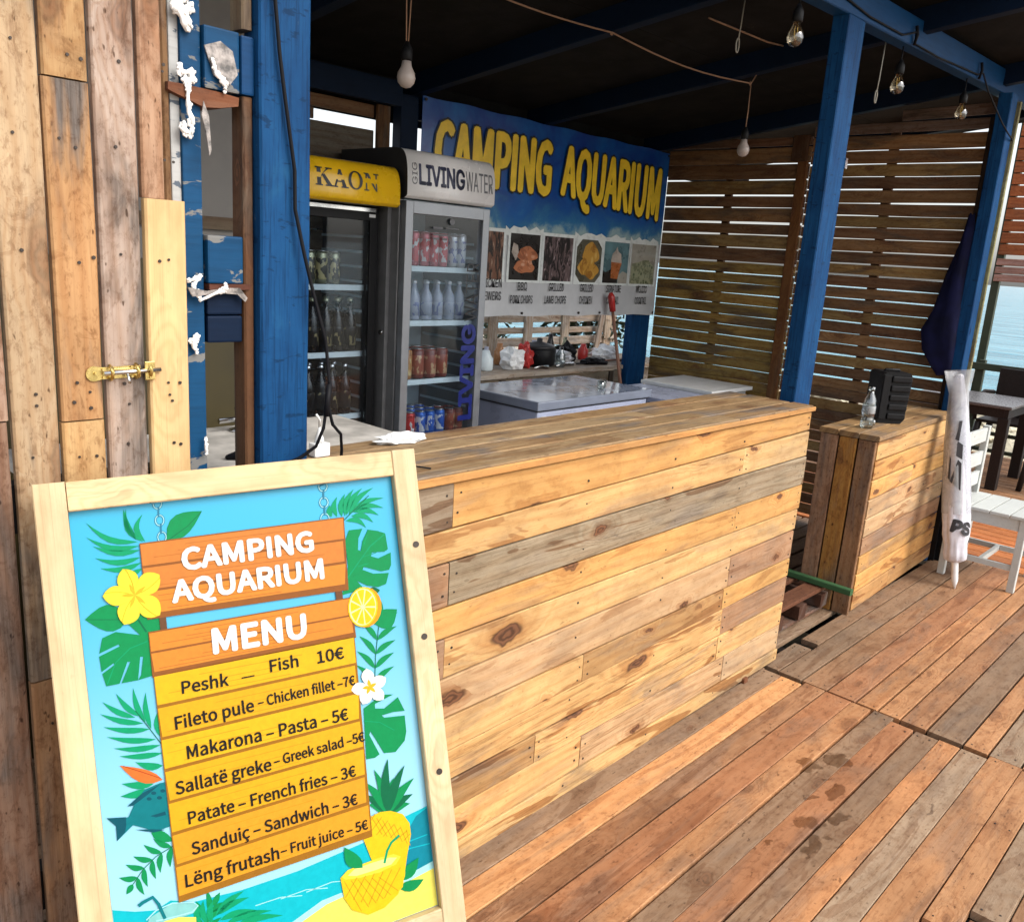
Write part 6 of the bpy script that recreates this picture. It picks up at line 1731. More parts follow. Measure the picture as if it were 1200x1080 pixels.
# ------------------------------------------------------------------ freezers
fz = thing('chest_freezer', 'white chest freezer with a closed glossy lid beside the silver fridge', 'freezer', (3.83, 3.2, 0))
m = MB(); m.box(3.335, 4.33, 2.93, 3.50, .04, .845, bev=.012); m.build('body', 'enamel', fz)
m = MB(); m.box(3.315, 4.35, 2.91, 3.515, .853, .902, bev=.008); ld = m.build('lid', 'lid', fz)
m = MB(); m.box(3.325, 4.34, 2.922, 3.505, .846, .8525); m.build('seal', 'darkgrey', fz)
m = MB(); m.box(3.36, 3.40, 2.905, 2.93, .78, .82, bev=.004); m.build('latch', 'white', fz)
fz2 = thing('chest_freezer', 'pale blue-grey chest freezer right of the glossy one, mostly behind the counter', 'freezer', (4.75, 2.95, 0))
m = MB(); m.box(4.43, 4.85, 2.76, 3.34, .04, .80, bev=.01); m.build('body', 'enamel', fz2)
m = MB(); m.box(4.42, 4.86, 2.75, 3.35, .802, .84, bev=.006); m.build('lid', 'enamel', fz2)
m = MB(); m.box(4.90, 5.44, 2.82, 3.38, .835, .86, bev=.004); m.box(4.92, 5.42, 2.86, 3.36, 0, .834)
tag(m.build('side_cabinet', 'white'), 'low cabinet with a flat white top in the back corner by the slat wall', 'cabinet')
for (x, y, hh) in ((4.02, 3.05, .05), (4.10, 3.10, .045)):
    g_ = MB(); g_.lathe(x, y, [(.018, .903), (.022, .91), (.022, .903 + hh), (.017, .903 + hh)], 12)
    tag(g_.build('small_cup', 'petglass'), 'small clear cup on the freezer lid, %s of two' % ('left' if hh == .05 else 'right'), 'cup')

# ------------------------------------------------------------------ behind the bar: outdoor shelf, clutter, whitewashed pallets, shrubs
sh = thing('work_shelf', 'long weathered worktop outside behind the bar, covered in clutter', 'worktop', (4.3, 4.0, 0))
for k in range(3):
    plank(sh, (3.1, 3.86 + k * .17, .875 + .0 * k), (5.9, 3.86 + k * .17, .875), .165, .03, (0, 1, 0), tint(lin('#b5aa9c', .9)), 'whitewood', wear=1)
plank(sh, (3.1, 3.80, .79), (5.9, 3.80, .79), .13, .02, (0, 0, 1), lin('#8a8070', .7), 'whitewood', wear=1, name='front_board')
plank(sh, (3.1, 3.81, .60), (5.9, 3.81, .60), .16, .02, (0, 0, 1), lin('#8f8574', .7), 'whitewood', wear=1, name='front_board')
for x in (3.95, 5.1):
    plank(sh, (x, 3.79, 0), (x, 3.79, .85), .06, .03, (1, 0, 0), lin('#3b342c'), 'whitewood', wear=.4, name='leg')
fn = thing('pallet_fence', 'whitewashed fence of old pallets behind the outdoor worktop', 'fence', (4.8, 4.75, 0))
WW = [lin('#efe6d8', .95), lin('#d8cdbd', .95), lin('#e2d5c0', .95)]
for z, h in ((.55, .09), (.70, .10), (.83, .08), (.955, .075), (1.05, .05), (1.155, .09), (1.27, .08)):
    plank(fn, (3.0, 4.72, z), (6.35, 4.72, z + rnd.uniform(-.01, .01)), h, .02, (0, 0, 1), rnd.choice(WW), 'whitewood', wear=1)
for x in (3.4, 4.05, 4.75, 5.15, 5.62, 6.2):
    plank(fn, (x, 4.70, 0), (x + rnd.uniform(-.02, .02), 4.70, 1.38), .10, .022, (1, 0, 0), rnd.choice(WW), 'whitewood', wear=1, name='upright')
plank(fn, (5.95, 4.66, .5), (6.12, 4.66, 1.42), .07, .02, (1, 0, 0), lin('#c9c0b4', .8), 'whitewood', wear=.6, name='upright')
def crumple(name, c, r, mat, label, cat, sq=.7, seed=1):
    m = MB()
    tmp = bmesh.new()
    bmesh.ops.create_icosphere(tmp, subdivisions=3, radius=1.0)
    mp = {}
    rr = random.Random(seed)
    ph = [rr.uniform(0, 6) for _ in range(6)]
    for v in tmp.verts:
        k = 1 + .18 * math.sin(6 * v.co.x + ph[0]) * math.sin(5 * v.co.y + ph[1]) + .13 * math.sin(11 * v.co.z + ph[2] + 4 * v.co.x) + .08 * math.sin(17 * v.co.y + ph[3])
        mp[v] = m.bm.verts.new(Vector((c[0] + v.co.x * r[0] * k, c[1] + v.co.y * r[1] * k, max(c[2], c[2] + r[2] * sq + v.co.z * r[2] * k))))
    for f in tmp.faces:
        m.face([mp[v] for v in f.verts])
    tmp.free()
    o = m.build(name, mat)
    return tag(o, label, cat)
Z9 = .892
crumple('plastic_bag', (4.18, 3.93, Z9), (.085, .07, .09), 'white', 'crumpled white carrier bag at the left of the outdoor worktop', 'bag', seed=2)
crumple('plastic_bag', (4.32, 3.95, Z9), (.05, .06, .10), 'red', 'small red bag beside the white carrier bag', 'bag', seed=3)
pt = thing('cooking_pot', 'black lidded cooking pot in the middle of the outdoor clutter', 'pot', (4.5, 3.98, Z9))
m = MB(); m.lathe(4.5, 3.98, [(.09, Z9), (.115, Z9 + .02), (.12, Z9 + .12), (.115, Z9 + .125)], 20); m.build('bowl', 'black', pt)
m = MB(); m.lathe(4.5, 3.98, [(.12, Z9 + .126), (.10, Z9 + .15), (.02, Z9 + .17), (.02, Z9 + .19), (.008, Z9 + .195)], 20); m.build('lid', 'darkgrey', pt)
m = MB(); m.tube([(4.40, 3.92, Z9 + .09), (4.36, 3.89, Z9 + .10), (4.37, 3.87, Z9 + .09)], .008, 6); m.build('handle', 'black', pt)
crumple('plastic_bag', (4.72, 3.97, Z9), (.10, .06, .06), 'palecan', 'grey crumpled bag right of the black pot', 'bag', seed=5)
crumple('dark_bag', (4.88, 4.05, Z9), (.08, .06, .08), 'black', 'dark bag between the grey bag and the white cloth', 'bag', seed=6)
crumple('white_cloth', (5.30, 4.02, Z9), (.13, .07, .065), 'white', 'heap of white cloth at the right of the outdoor worktop', 'cloth', seed=7)
crumple('dark_rag', (5.02, 3.90, Z9), (.13, .05, .03), 'black', 'flat dark rag lying before the white cloth', 'rag', seed=8)
for i, (x, y) in enumerate(((4.62, 3.88), (5.5, 3.95), (4.05, 4.05))):
    m = MB(); m.lathe(x, y, [(.03, Z9), (.035, Z9 + .01), (.035, Z9 + .09), (.015, Z9 + .12), (.015, Z9 + .14)], 12)
    tag(m.build('storage_bottle', ['petglass', 'trunkbark', 'palebottle'][i]), ['clear bottle just right of the black pot', 'brown bottle at the far right of the outdoor worktop', 'pale bottle behind the white carrier bag'][i], 'bottle')
for i, (x, y, rr, hh, mk, lb) in enumerate(((4.60, 4.12, .035, .16, 'palebottle', 'pale bottle standing behind the black pot'), (4.80, 4.14, .03, .2, 'cola', 'tall dark bottle behind the grey bag'), (5.14, 4.1, .04, .12, 'red', 'red tub behind the dark rag'),
        (5.46, 4.12, .045, .1, 'steel', 'steel bowl behind the heap of white cloth'), (4.98, 4.15, .028, .17, 'olivecan', 'gold-coloured bottle behind the dark bag'), (4.26, 4.13, .04, .15, 'ambercan', 'amber jar behind the red bag'), (3.95, 3.95, .05, .13, 'shelf', 'pale tub at the left end of the outdoor worktop'), (5.62, 3.9, .04, .14, 'darkgrey', 'dark mug near the blue back post'))):
    m = MB(); m.lathe(x, y, [(rr * .85, Z9), (rr, Z9 + .01), (rr, Z9 + hh * .6), (rr * .6, Z9 + hh * .8), (rr * .5, Z9 + hh)], 12)
    tag(m.build(['storage_bottle', 'storage_bottle', 'plastic_tub', 'steel_bowl', 'storage_bottle', 'storage_jar', 'plastic_tub', 'dark_mug'][i], mk), lb, ['bottle', 'bottle', 'tub', 'bowl', 'bottle', 'jar', 'tub', 'mug'][i])
for i, (x0_, y0_, x1_, y1_) in enumerate(((4.55, 3.86, 4.78, 3.90), (4.80, 3.88, 5.10, 3.84), (5.16, 3.93, 5.40, 3.86), (4.30, 3.84, 4.46, 3.86))):
    m = MB(); m.tube([(x0_, y0_, Z9 + .012), ((x0_ + x1_) / 2, (y0_ + y1_) / 2, Z9 + .02), (x1_, y1_, Z9 + .01)], [.006, .006, .018], 6)
    tag(m.build('kitchen_utensil', ['steel', 'blackcable', 'redwood', 'steel'][i]), ['steel spoon lying before the grey bag', 'black ladle lying before the dark rag', 'wooden spoon in front of the white cloth', 'short steel spoon in front of the black pot'][i], 'utensil')
bs = thing('broom', 'thin broomstick with a red tip leaning in front of the banner', 'broom', (5.0, 3.55, 0))
m = MB(); m.tube([(5.06, 3.56, .0), (4.97, 3.60, .79), (4.835, 3.64, 1.36)], [.014, .013, .012], 8); m.build('stick', 'redwood', bs)
m = MB(); m.tube([(4.85, 3.636, 1.30), (4.825, 3.642, 1.40), (4.818, 3.644, 1.425)], [.022, .026, .012], 8); m.build('tip', 'red', bs)
m = MB(); m.box(4.96, 5.16, 3.52, 3.58, 0.0, .10, bev=.01); m.build('brush', 'redwood', bs)
def shrub(label, cx, cy, z0, rx, ry, rz_, n, mat, group):
    o = thing('shrub', label, 'shrub', (cx, cy, -.5), group)
    m = MB()
    for k in range(5):
        a = k * 1.3
        m.tube([(cx, cy, -.5), (cx + .2 * math.cos(a), cy + .2 * math.sin(a), z0), (cx + rx * .6 * math.cos(a), cy + ry * .6 * math.sin(a), z0 + rz_ * .5)], [.04, .025, .01], 5)
    m.build('stem', 'trunkbark', o)
    m = MB()
    for _ in range(n):
        while True:
            p = Vector((rnd.uniform(-1, 1), rnd.uniform(-1, 1), rnd.uniform(-1, 1)))
            if .25 < p.length < 1:
                break
        k = 1 + .25 * math.sin(5 * p.x + cx) * math.sin(4 * p.z + cy)
        c = Vector((cx + p.x * rx * k, cy + p.y * ry * k, z0 + p.z * rz_ * k))
        d = Vector((rnd.uniform(-1, 1), rnd.uniform(-1, 1), rnd.uniform(-.6, .6))).normalized() * rnd.uniform(.03, .055)
        s = d.cross(Vector((rnd.uniform(-1, 1), rnd.uniform(-1, 1), rnd.uniform(-1, 1)))).normalized() * d.length * .4
        m.face([m.bm.verts.new(c - d), m.bm.verts.new(c + s), m.bm.verts.new(c + d), m.bm.verts.new(c - s)])
    m.build('foliage', mat, o)
shrub('dark leafy shrub behind the fence at the right, by the blue back post', 6.3, 5.0, .95, .42, .35, .7, 1800, 'leafdark', None)
shrub('olive shrub behind the left half of the pallet fence', 4.4, 5.7, .75, .7, .45, .5, 1600, 'leafolive', None)
shrub('dark shrub behind the middle of the pallet fence', 5.4, 5.9, .8, .7, .45, .5, 1600, 'leafdark', None)
shrub('olive shrub behind the fridges at the far left', 2.6, 5.6, 1.2, .9, .5, .72, 2200, 'leafolive', None)

# ------------------------------------------------------------------ hanging bulbs, cords, loops, wire
def bulb(label, kind, x, y, ztop, cord_top, twin=False):
    """ztop = z where glass meets the socket"""
    o = thing('hanging_bulb', label, 'light bulb', (x, y, ztop), 'bulbs hanging under the roof')
    m = MB()
    if twin:
        m.tube([(x - .004, y, ztop + .05), (x - .010, y, (ztop + cord_top) / 2), (x - .004, y, cord_top)], .0022, 6)
        m.tube([(x + .004, y, ztop + .05), (x + .012, y, (ztop + cord_top) / 2), (x + .004, y, cord_top)], .0022, 6)
    else:
        m.tube([(x, y, ztop + .05), (x + .003, y, (ztop + cord_top) / 2), (x, y, cord_top)], .0028, 6)
    m.build('cord', 'cord' if kind == 'milk' else 'blackcable', o)
    m = MB(); m.lathe(x, y, [(.016, ztop - .004), (.019, ztop), (.019, ztop + .03), (.013, ztop + .042), (.006, ztop + .055)], 14); m.build('socket', 'black', o)
    m = MB()
    if kind == 'milk':
        m.lathe(x, y, [(.003, ztop - .088), (.016, ztop - .084), (.027, ztop - .072), (.031, ztop - .056), (.028, ztop - .04), (.018, ztop - .022), (.015, ztop - .0045)], 18)
        m.build('glass_globe', 'milkbulb', o)
    else:
        m.lathe(x, y, [(.003, ztop - .085), (.016, ztop - .081), (.026, ztop - .069), (.030, ztop - .053), (.025, ztop - .033), (.014, ztop - .014), (.0125, ztop - .0045)], 18)
        g_ = m.build('glass_globe', 'bulbglass', o)
        m = MB()
        for s in (-1, 1):
            m.tube([(x + s * .004, y, ztop - .006), (x + s * .012, y, ztop - .03), (x + s * .006, y, ztop - .06), (x + s * .001, y, ztop - .035)], .0011, 4)
        m.build('filament', 'brass', g_)
bulb('milky bulb hanging on twin tan cords at the upper left, above the yellow fridge', 'milk', 1.951, 2.4, 2.245, rz(2.4) + .10, True)
bulb('milky bulb hanging on a single cord against the top of the slat wall', 'milk', 4.118, 2.36, 2.285, 2.545)
bulb('clear filament bulb hanging just left of the square blue post', 'clear', 3.03, 1.585, 2.50, hz(3.03) + .0)
bulb('clear filament bulb hanging just right of the square blue post', 'clear', 4.0, 1.585, 2.505, hz(4.0))
bulb('clear filament bulb hanging near the corner post with the tarpaulin', 'clear', 4.86, 1.585, 2.525, hz(4.86))
m = MB()
p0, p1, p2 = Vector((2.337, 2.533, rz(2.533) + .02)), Vector((3.09, 2.45, rz(2.45) - .004)), Vector((4.118, 2.36, 2.545))
pts = [Vector((1.7, 2.6, rz(2.6) + .09))]
for a, b, sg in ((pts[0], p0, .01), (p0, p1, .012), (p1, p2, .03)):
    for k in range(1, 9):
        f_ = k / 8
        pts.append(a.lerp(b, f_) - Vector((0, 0, sg * math.sin(math.pi * f_))))
pts.append(Vector((4.16, 2.35, rz(2.35) + .02)))
m.tube(pts, .0036, 6)
for p in (p1, p2):
    m.tube([p + Vector((.006 * math.cos(a), .004, .008 * math.sin(a))) for a in (0, 1, 2, 3, 4, 5)], .004, 5, closed=True)
tag(m.build('tan_cable', 'cord'), 'tan electric cord strung under the joists from the left to the milky bulb', 'cord')
for i, (x, y, z, top, lb) in enumerate(((3.178, 1.9, 2.49, 2.64, 'small rope loop hanging left of the square blue post'), (3.925, 1.64, 2.41, 2.62, 'small rope loop hanging right of the square blue post'))):
    m = MB()
    m.tube([(x + .018, y, top + .02), (x + .008, y, z + .06), (x + .002, y, z + .02)], .0026, 6)
    m.tube([(x + .012 * math.sin(a) * .9, y, z - .006 + .026 * math.cos(a)) for a in [2 * math.pi * k / 14 for k in range(14)]], .0028, 6, closed=True)
    tag(m.build('rope_loop', 'rope'), lb, 'rope')
m = MB()
m.tube([(3.50, 2.25, rz(2.25) + .094), (3.989, 2.226, rz(2.23) + .092), (4.098, 2.2, rz(2.2) + .09)], .004, 6)
tag(m.build('tan_wire', 'cord'), 'short tan wire tacked to the roof sheet behind the square blue post', 'wire')
m = MB()
m.tube([(2.9, 1.547, hz(2.9) + .075), (3.257, 1.546, hz(3.257) + .045), (3.535, 1.546, hz(3.5) + .022), (3.874, 1.546, hz(3.874) + .018), (4.0, 1.54, hz(4.0) + .05), (4.02, 1.546, hz(4.0) + .01), (4.325, 1.546, hz(4.325) + .004), (4.6, 1.546, hz(4.6) + .012), (4.881, 1.546, hz(4.88) + .018), (4.93, 1.535, hz(4.9) + .03),
        (5.0, 1.52, 2.60), (5.08, 1.50, 2.54), (5.20, 1.485, 2.475), (5.30, 1.478, 2.44), (5.42, 1.485, 2.425), (5.50, 1.50, 2.42)], .0042, 6)
for x in (4.0, 4.9):
    m.tube([(x, 1.542, hz(x) + .0), (x + .005, 1.535, hz(x) + .04), (x - .006, 1.54, hz(x) + .075)], .007, 6)
tag(m.build('black_wire', 'blackcable'), 'black wire clipped along the front of the header beam to the corner post', 'wire')
m = MB()
m.tube([(.955, 1.592, 2.3), (.968, 1.59, 2.083), (.977, 1.59, 1.996), (.991, 1.59, 1.906), (1.012, 1.59, 1.782), (1.012, 1.588, 1.707), (1.03, 1.58, 1.616), (1.052, 1.575, 1.53), (1.078, 1.57, 1.44), (1.086, 1.565, 1.347), (1.075, 1.56, 1.292), (1.066, 1.556, 1.25), (1.05, 1.56, 1.21), (1.02, 1.575, 1.185), (.97, 1.59, 1.165), (.93, 1.595, 1.16)], .0038, 8)
m.tube([(1.086, 1.562, 1.35), (1.078, 1.558, 1.30), (1.09, 1.556, 1.255), (1.115, 1.56, 1.23), (1.125, 1.57, 1.19), (1.128, 1.58, 1.135)], .0036, 8)
m.tube([(1.083, 1.562, 1.345), (1.073, 1.557, 1.275)], .0065, 8)
tag(m.build('black_cable', 'blackcable'), 'black cable hanging down the wide blue post to the counter', 'cable')
ad = thing('white_glue_bottle', 'small white nozzle bottle on the counter beside the wide blue post', 'bottle', (1.185, 1.75, 1.13))
m = MB(); m.box(1.165, 1.21, 1.735, 1.765, 1.131, 1.165, bev=.005); m.build('body', 'white', ad)
m = MB(); m.lathe(1.187, 1.75, [(.012, 1.1655), (.011, 1.175), (.004, 1.197), (.003, 1.205)], 12); m.build('nozzle', 'white', ad)
m = MB(); m.tube([(1.187, 1.75, 1.204), (1.18, 1.74, 1.225), (1.165, 1.73, 1.24)], .003, 6); m.build('lead', 'white', ad)
crumple('white_napkin', (1.46, 1.77, 1.131), (.075, .03, .018), 'white', 'folded white napkin on the back edge of the long counter', 'napkin', sq=.5, seed=11)
m = MB(); m.tube([(1.29, 1.56, 1.1335), (1.315, 1.53, 1.135), (1.335, 1.50, 1.1335)], .0022, 6)
tag(m.build('black_twig', 'blackcable'), 'short bit of black wire on the left of the counter top', 'wire')

# ------------------------------------------------------------------ speaker and bottle on the small counter
sp = thing('loudspeaker', 'black ribbed portable loudspeaker standing on the small counter', 'speaker', (4.60, 1.62, .917))
Ms = Matrix.Translation((4.60, 1.615, .9175)) @ Matrix.Rotation(math.radians(-44), 4, 'Z')
m = MB()
prof = [(-.075, 0), (.05, 0), (.066, .02), (.074, .15), (.078, .24), (.066, .262), (-.06, .262), (-.078, .25), (-.078, .02)]
m.prism([(x, z) for x, z in prof], .15, Ms @ Matrix.Translation((0, -.075, 0)))
m.build('cabinet', 'black', sp)
for k in range(5):
    m = MB(); z = .022 + k * .048
    m.box(-.03, .066 + k * .002, -.086, -.0755, z, z + .032, Ms, .006); m.build('rib', 'black', sp)
m = MB(); m.box(-.074, -.036, -.082, -.0755, .02, .25, Ms, .003); m.build('side_grille', 'black', sp)
m = MB(); m.tube([Ms @ Vector((-.04, 0, .262)), Ms @ Vector((-.035, 0, .27)), Ms @ Vector((.035, 0, .27)), Ms @ Vector((.04, 0, .262))], .007, 8); m.build('handle', 'black', sp)
wb = thing('water_bottle', 'clear plastic water bottle on the near corner of the small counter', 'bottle', (4.285, 1.585, .917))
bx, by, bz = 4.285, 1.585, .9175
m = MB(); m.lathe(bx, by, [(.026, bz), (.031, bz + .006), (.031, bz + .05), (.028, bz + .058), (.031, bz + .066), (.031, bz + .12), (.027, bz + .145), (.014, bz + .175), (.013, bz + .185)], 20, wob=lambda a, z: 1 + .03 * math.sin(5 * a + z * 60)); m.build('body', 'petglass', wb)
m = MB(); m.lathe(bx, by, [(.0155, bz + .186), (.016, bz + .19), (.016, bz + .203), (.013, bz + .206)], 16); m.build('cap', 'petglass', wb)
m = MB(); m.lathe(bx, by, [(.0315, bz + .075), (.0318, bz + .0755), (.0318, bz + .112), (.0315, bz + .1125)], 20); m.build('paper_band', 'film', wb)
m = MB(); m.lathe(4.40, 1.60, [(.014, bz), (.016, bz + .004), (.016, bz + .025), (.012, bz + .028)], 14)
tag(m.build('small_jar', 'petglass'), 'tiny clear jar between the water bottle and the loudspeaker', 'jar')

# ------------------------------------------------------------------ tarpaulin, parasol, white chairs
m = MB()
prof = [(2.02, .015, .0), (1.9, .03, .0), (1.7, .055, .01), (1.5, .085, .02), (1.37, .11, .03), (1.26, .10, .02), (1.17, .065, .0), (1.12, .04, -.01)]
rings_ = []
for (z, r, dy) in prof:
    ring_ = []
    for k in range(22):
        a = 2 * math.pi * k / 22
        w = 1 + .22 * math.sin(4 * a + z * 5) + .12 * math.sin(7 * a - z * 9)
        ring_.append(m.bm.verts.new((5.375 + .3 * r * math.cos(a) * w, 1.60 + dy + r * math.sin(a) * w, z + .01 * math.sin(3 * a))))
    rings_.append(ring_)
for A_, B_ in zip(rings_, rings_[1:]):
    for k in range(22):
        f_ = m.face([A_[k], A_[(k + 1) % 22], B_[(k + 1) % 22], B_[k]])
        if f_: f_.smooth = True
m.face(rings_[0]); m.face(rings_[-1][::-1])
tag(m.build('hanging_tarpaulin', 'tarp'), 'bunched navy tarpaulin hanging beside the corner post', 'tarpaulin')

pa = thing('folded_parasol', 'folded white parasol in a clear sleeve leaning by the small counter', 'parasol', (5.0, 1.22, 0))
ax0, ax1 = Vector((5.0, 1.225, 0.0)), Vector((5.10, 1.435, 1.17))
adir = (ax1 - ax0).normalized()
Ma = basis(ax0, Vector((1, -.3, 0)) - adir * Vector((1, -.3, 0)).dot(adir), adir.cross(Vector((1, -.3, 0)) - adir * Vector((1, -.3, 0)).dot(adir)))
m = MB(); m.lathe(0, 0, [(.004, .0), (.014, .035), (.0175, .045), (.0175, 1.185)], 12, Ma); m.build('pole', 'white', pa)
def fold(a, z): return 1 + .11 * (abs(math.sin(3 * a + 2.2 * z)) - .5) + .05 * math.sin(9 * a - 9 * z) + .03 * math.sin(14 * a + 22 * z) + (.05 * math.sin(z * 120) if z < .26 else 0)
RP = [(.030, .15), (.052, .165), (.060, .20), (.057, .25), (.065, .30), (.067, .40), (.064, .60), (.057, .80), (.047, .95), (.036, 1.08), (.022, 1.18)]
m = MB(); m.lathe(0, 0, RP, 40, Ma, wob=fold); m.build('canopy', 'cloth', pa)
m = MB(); m.lathe(0, 0, [(.071, .42), (.071, .55), (.066, .78), (.056, .95), (.046, 1.08), (.062, 1.15), (.072, 1.205)], 30, Ma, wob=lambda a, z: 1 + .06 * math.sin(5 * a + 4 * z) + (.35 * max(0, math.cos(a + 2.4)) if z > 1.06 else 0))
sl = m.build('plastic_sleeve', 'film', pa)
bm_ = bmesh.new(); bm_.from_mesh(sl.data)
bmesh.ops.delete(bm_, geom=[f for f in bm_.faces if len(f.verts) > 10], context='FACES'); bm_.to_mesh(sl.data); bm_.free()
def on_cone(s, a0, z0, w, h, slant=0.0, roll=0.0):
    o = text_mesh(pa, s, Matrix.Identity(4), w, h, 'clothprint', bold=.08, font=FONT, name='lettering')
    for v in o.data.vertices:
        X_, Y_ = v.co.x * math.cos(roll) - v.co.y * math.sin(roll), v.co.x * math.sin(roll) + v.co.y * math.cos(roll)
        z = z0 + Y_
        a = a0 + X_ / .07
        r = .0735
        v.co = Ma @ Vector((r * math.cos(a), r * math.sin(a), z))
    o.matrix_parent_inverse = o.matrix_parent_inverse
view = math.atan2(*(lambda p: (p.y, p.x))((Ma.inverted() @ Vector((0, 0, 1.65)) - Vector((0, 0, 0)))))
on_cone('PS', view - .45, .325, .11, .075, roll=-.25)
m = MB()
for pts_ in ([(-.5, .60), (.25, .55), (.3, .70), (.05, .72), (-.3, .64)], [(-.1, .74), (.35, .72), (.4, .80), (.0, .82)], [(-.2, .83), (.1, .82), (.35, .93), (.1, .93), (.0, .88)], [(-.65, .62), (-.5, .60), (-.45, .72), (-.55, .74)]):
    m.face([m.bm.verts.new(Ma @ Vector(((.0745 - .012 * max(0, z - .6) * 3) * math.cos(view + a), (.0745 - .012 * max(0, z - .6) * 3) * math.sin(view + a), z))) for a, z in pts_])
m.build('printed_marks', 'clothprint', pa)

def white_chair(label):
    c = thing('garden_chair', label, 'chair', (5.4, 1.18, 0), 'white wooden garden chairs')
    X0, X1, Y0, Y1 = 5.19, 5.60, .98, 1.38
    for (x, y, h) in ((X0, Y0, .415), (X1 - .035, Y0, .415), (X0, Y1 - .035, .84), (X1 - .035, Y1 - .035, .84)):
        m = MB(); m.box(x, x + .038, y, y + .038, 0, h, bev=.004); m.build('leg', 'whitepaint', c)
    for k in range(4):
        y = Y0 - .01 + k * .102
        m = MB(); m.box(X0 - .012, X1 + .012, y, y + .095, .417, .435, bev=.003)
        m.build('seat_slat', 'whitepaint', c)
    m = MB(); m.box(X0 + .04, X1 - .037, Y0 + .006, Y0 + .026, .35, .414); m.box(X0 + .04, X1 - .037, Y1 - .03, Y1 - .01, .35, .414)
    m.box(X0 + .008, X0 + .028, Y0 + .04, Y1 - .037, .35, .414); m.box(X1 - .027, X1 - .007, Y0 + .04, Y1 - .037, .35, .414); m.build('apron', 'whitepaint', c)
    m = MB(); m.box(X0 + .008, X0 + .028, Y0 + .04, Y1 - .037, .12, .15); m.box(X1 - .027, X1 - .007, Y0 + .04, Y1 - .037, .12, .15); m.box(X0 + .03, X1 - .03, 1.17, 1.19, .12, .15)
    m.build('stretcher', 'whitepaint', c)
    for z in (.80, .66, .54):
        m = MB(); m.box(X0 + .04, X1 - .037, Y1 - .028, Y1 - .008, z - .05, z + .03, bev=.003); m.build('back_slat', 'whitepaint', c)
    return c
wc1 = white_chair('white wooden garden chair right behind the folded parasol')
wc2 = copy_tree(wc1); wc2.location = Vector(wc1.location) + Vector((.10, -.52, 0)); wc2['label'] = 'second white wooden chair, cut off by the right edge of the photo'

# ------------------------------------------------------------------ terrace beyond: table, chairs, rail, screen
tb = thing('dining_table', 'dark brown plastic table on the terrace beyond the corner post', 'table', (8.1, 2.1, 0))
m = MB(); m.box(7.74, 8.54, 1.74, 2.54, .675, .70, bev=.006); m.build('tabletop', 'tabletop', tb)
m = MB(); m.box(7.76, 8.52, 1.76, 1.79, .60, .674); m.box(7.76, 8.52, 2.49, 2.52, .60, .674); m.box(7.76, 7.79, 1.791, 2.489, .60, .674); m.box(8.49, 8.52, 1.791, 2.489, .60, .674); m.build('apron', 'tablebrown', tb)
for x, y in ((7.75, 1.75), (8.45, 1.75), (7.75, 2.45), (8.45, 2.45)):
    m = MB(); m.box(x, x + .08, y, y + .08, 0, .674 if 0 else .598, bev=.004); m.build('leg', 'tablebrown', tb)
def arm_chair(label, cx, cy, rot):
    c = thing('plastic_armchair', label, 'chair', (0, 0, 0), 'dark brown terrace chairs')
    for sx in (-1, 1):
        for sy in (-1, 1):
            m = MB(); m.tube([(sx * .27, sy * .25, 0), (sx * .23, sy * .21, .40)], [.022, .032], 6); m.build('leg', 'tablebrown', c)
    m = MB(); m.box(-.25, .25, -.24, .24, .40, .43, bev=.01); m.build('seat', 'tablebrown', c)
    m = MB(); m.box(-.24, .24, .22, .25, .43, .88, bev=.01); m.build('backrest', 'tablebrown', c)
    for sx in (-1, 1):
        m = MB(); m.tube([(sx * .26, .24, .64), (sx * .28, .0, .66), (sx * .27, -.24, .62), (sx * .26, -.25, .42)], .022, 6); m.build('armrest', 'tablebrown', c)
    c.location = (cx, cy, 0); c.rotation_euler = (0, 0, rot)
    return c
ac = arm_chair('dark brown armchair on the near side of the terrace table', 8.25, 1.42, math.radians(190))
ac2 = copy_tree(ac); ac2.location = (9.0, 2.0, 0); ac2.rotation_euler = (0, 0, math.radians(-90)); ac2['label'] = 'dark brown armchair between the terrace table and the rail'
rl = thing('terrace_rail', 'dark olive wooden rail at the seaward edge of the terrace', 'railing', (9.45, 1.5, 0))
for z, h in ((.86, .07), (.42, .04), (.22, .04), (.05, .04)):
    plank(rl, (9.35, -1.9, z), (9.35, 4.3, z), h, .03, (0, 0, 1), lin('#4a5040'), 'olive', name='rail_bar')
for y in (-1.8, .3, 2.42, 4.2):
    m = MB(); m.box(9.37, 9.43, y, y + .06, -.5, .92); m.build('post', 'olive', rl)
sc = thing('beach_screen', 'orange-brown board screen with a pink lower band over the terrace rail', 'screen', (9.6, 1.2, 1.7))
z = 1.68
i = 0
while z < 3.2:
    h = .075 if z < 1.93 else .11
    c = lin('#c49a90', .8) if z < 1.93 else tint(lin('#b5683a', .8), .1)
    plank(sc, (9.6, -1.5, z + h / 2), (9.6, 2.55, z + h / 2), h - .006, .02, (0, 0, 1), c, 'slatwood', wear=.2, name='board')
    z += h + (.03 if abs(z + h - 1.94) < .05 else 0)
for y in (-1.4, 2.50):
    m = MB(); m.box(9.62, 9.68, y, y + .07, -.5, 3.2); m.build('post', 'olive', sc)

